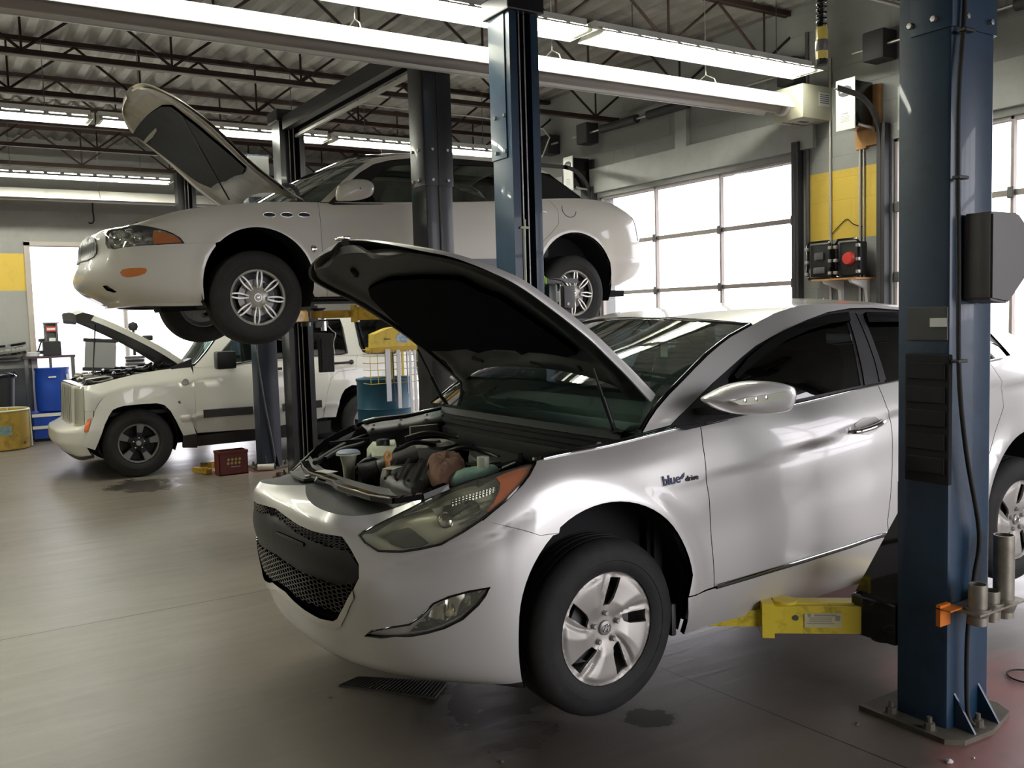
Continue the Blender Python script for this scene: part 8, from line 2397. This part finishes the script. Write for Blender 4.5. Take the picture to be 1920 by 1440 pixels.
MB().lathe([(0, .004), (.022, .004), (.024, 0)], (bx + .26, by - .235, .09), (.74, -.67, 0), 12).build('drain_plug', M_['red_crate'], r, 40)
r = thing('refuse_bin', 'black bin with a liner bag behind the yellow bin', 'bin', (.75, 15.05, 0))
MB().lathe([(0, 0), (.24, 0), (.30, .95), (.32, .97), (.30, 1.0), (.0, .98)], (.72, 15.06, 0), 2, 24).build('bin_body', M_['black_plastic'], r, 40)
MB().tube([(.72 + .31 * math.cos(t), 15.06 + .31 * math.sin(t), .98 + .02 * math.sin(5 * t)) for t in np.linspace(0, 2 * PI, 30, endpoint=False)], .03, 8, closed=True).build('liner_bag', M_['gloss_black'], r, 60)
r = thing('body_panel', 'dark and silver car trim pieces stacked on the wall above the black bin', 'trim piece', (.8, 15.3, 1.3)); r.name = 'trim_piece'; ORG['trim_piece'] = np.array((.8, 15.3, 1.3))
for k, (dz, mt) in enumerate(((0, M_['gloss_black']), (.07, M_['steel']), (.13, M_['gloss_black']))):
    P_ = smooth_line([(.2, 15.35, 1.22 + dz), (.6, 15.3, 1.24 + dz), (1.0, 15.28, 1.27 + dz), (1.18, 15.33, 1.30 + dz)], 5); m = MB()
    for i in range(len(P_) - 1): m.bar(P_[i], P_[i + 1], .14, .035)
    m.build('trim_strip', mt, r, 40)
MB().bb(.3, 1.1, 15.35, 15.5, 1.17, 1.19).build('shelf_bracket', M_['steel_dark'], r, None)
# behind the off-road car: radiator on a drum, and stacked parts on a cart
Yr = 13.2
x0, x1, y0, y1, z0, z1 = box_px(161, 632, 221, 690, Yr, .05)
r = thing('parts_tub', 'round dark tub full of parts behind the nose of the off-road car', 'tub', ((x0 + x1) / 2, Yr + .25, 0))
zz = U(180, 708, 1, Yr)[2]
MB().lathe([(0, .02), (.33, .02), (.35, zz), (.33, zz), (.31, .05), (0, .05)], ((x0 + x1) / 2, Yr + .30, 0), 2, 32).build('tub_body', M_['rubber'], r, 40)
m = MB()
for k in range(22): m.box(((x0 + x1) / 2 + rng.uniform(-.25, .25), Yr + .3 + rng.uniform(-.2, .2), zz - .02 + rng.uniform(0, .06)), (rng.uniform(.04, .12), rng.uniform(.04, .12), rng.uniform(.03, .09)), bev=.008)
m.build('tub_contents', M_['steel'], r, 30)
r = thing('radiator', 'grey car radiator standing upright in the tub behind the off-road car', 'radiator', ((x0 + x1) / 2, Yr + .3, zz))
c = np.array(((x0 + x1) / 2 + .02, Yr + .28, (z0 + z1) / 2 - .04)); Rm = np.array([[math.cos(.08), 0, math.sin(.08)], [0, 1, 0], [-math.sin(.08), 0, math.cos(.08)]])
MB().box(c, (x1 - x0 - .03, .03, z1 - z0), Rm).build('radiator_core', pbr('radiator_fins', (.26, .26, .26, 1), .55, .4, bmp=.2, bscale=200), r, None)
for s in (-1, 1): MB().box(c + Rm @ np.array((0, 0, s * (z1 - z0) / 2)), (x1 - x0 + .02, .05, .05), Rm, bev=.01).build('radiator_tank', M_['rubber'], r, None)
c = U(262, 690, 1, 14.3)
r = thing('strut_spring_stack', 'stack of dark discs and springs on a shelf seen behind the open hood of the off-road car', 'parts stack', (c[0], 14.3, 0)); r.name = 'brake_disc_stack'; ORG['brake_disc_stack'] = np.array((c[0], 14.3, 0))
r['label'] = 'stack of dark discs seen through the open hood gap of the off-road car'
MB().bb(c[0] - .5, c[0] + .35, 14.2, 14.6, 0, .95).build('stand', M_['cream'], r, None)
for k in range(5): MB().lathe([(0, 0), (.14 - .01 * (k % 2), 0), (.14 - .01 * (k % 2), .04), (0, .04)], (c[0] - .04, 14.4, .95 + .05 * k), 2, 24).build('disc', M_['rubber'] if k % 2 else M_['steel_dark'], r, 40)
MB().cyl((c[0] - .04, 14.4, 1.2), (c[0] - .04, 14.4, 1.62), .02, n=8).lathe([(0, .08), (.06, .05), (.07, 0), (.05, -.05), (0, -.06)], (c[0] - .04, 14.4, 1.62), 2, 16).box((c[0] + .15, 14.4, 1.45), (.15, .08, .08), bev=.02).build('stack_handle', M_['rubber'], r, 40)
# painted bay number and a wire dangling on the back wall
text3('bay_number', '2', .14, U(380, 356, 1, 13.8), (1, 0, 0), (0, 0, 1), M_['paper'], None, ext=.002, bold=.002)
tag(bpy.data.objects['bay_number'], 'white number 2 hanging in front of the back wall heater beside the farthest post', 'number')
hp = [(2.0, 15.45, 3.5), (2.0, 15.45, 3.2), (2.0, 15.44, 3.1), (1.95, 15.43, 3.05), (1.9, 15.44, 3.07)]
hp = [U(x, y, 1, 15.44) for x, y in ((173, 372), (174, 395), (176, 412), (172, 419), (166, 417))]
solo(MB().tube(smooth_line(hp, 5), .012, 6), 'wall_cable', M_['rubber'], 'short dark cable hooked down the back wall above the bright doorway', 'cable', tuple(hp[0]), 60)
# post of the back opening seen through it
solo(MB().cyl(U(238, 640, 1, 16.5) * (1, 1, 0), (U(238, 640, 1, 16.5)[0], 16.5, 2.9), .05, n=12), 'bollard', M_['conduit'], 'thin pale pole standing outside the bright doorway', 'pole', tuple(U(238, 640, 1, 16.5) * (1, 1, 0)), 60)
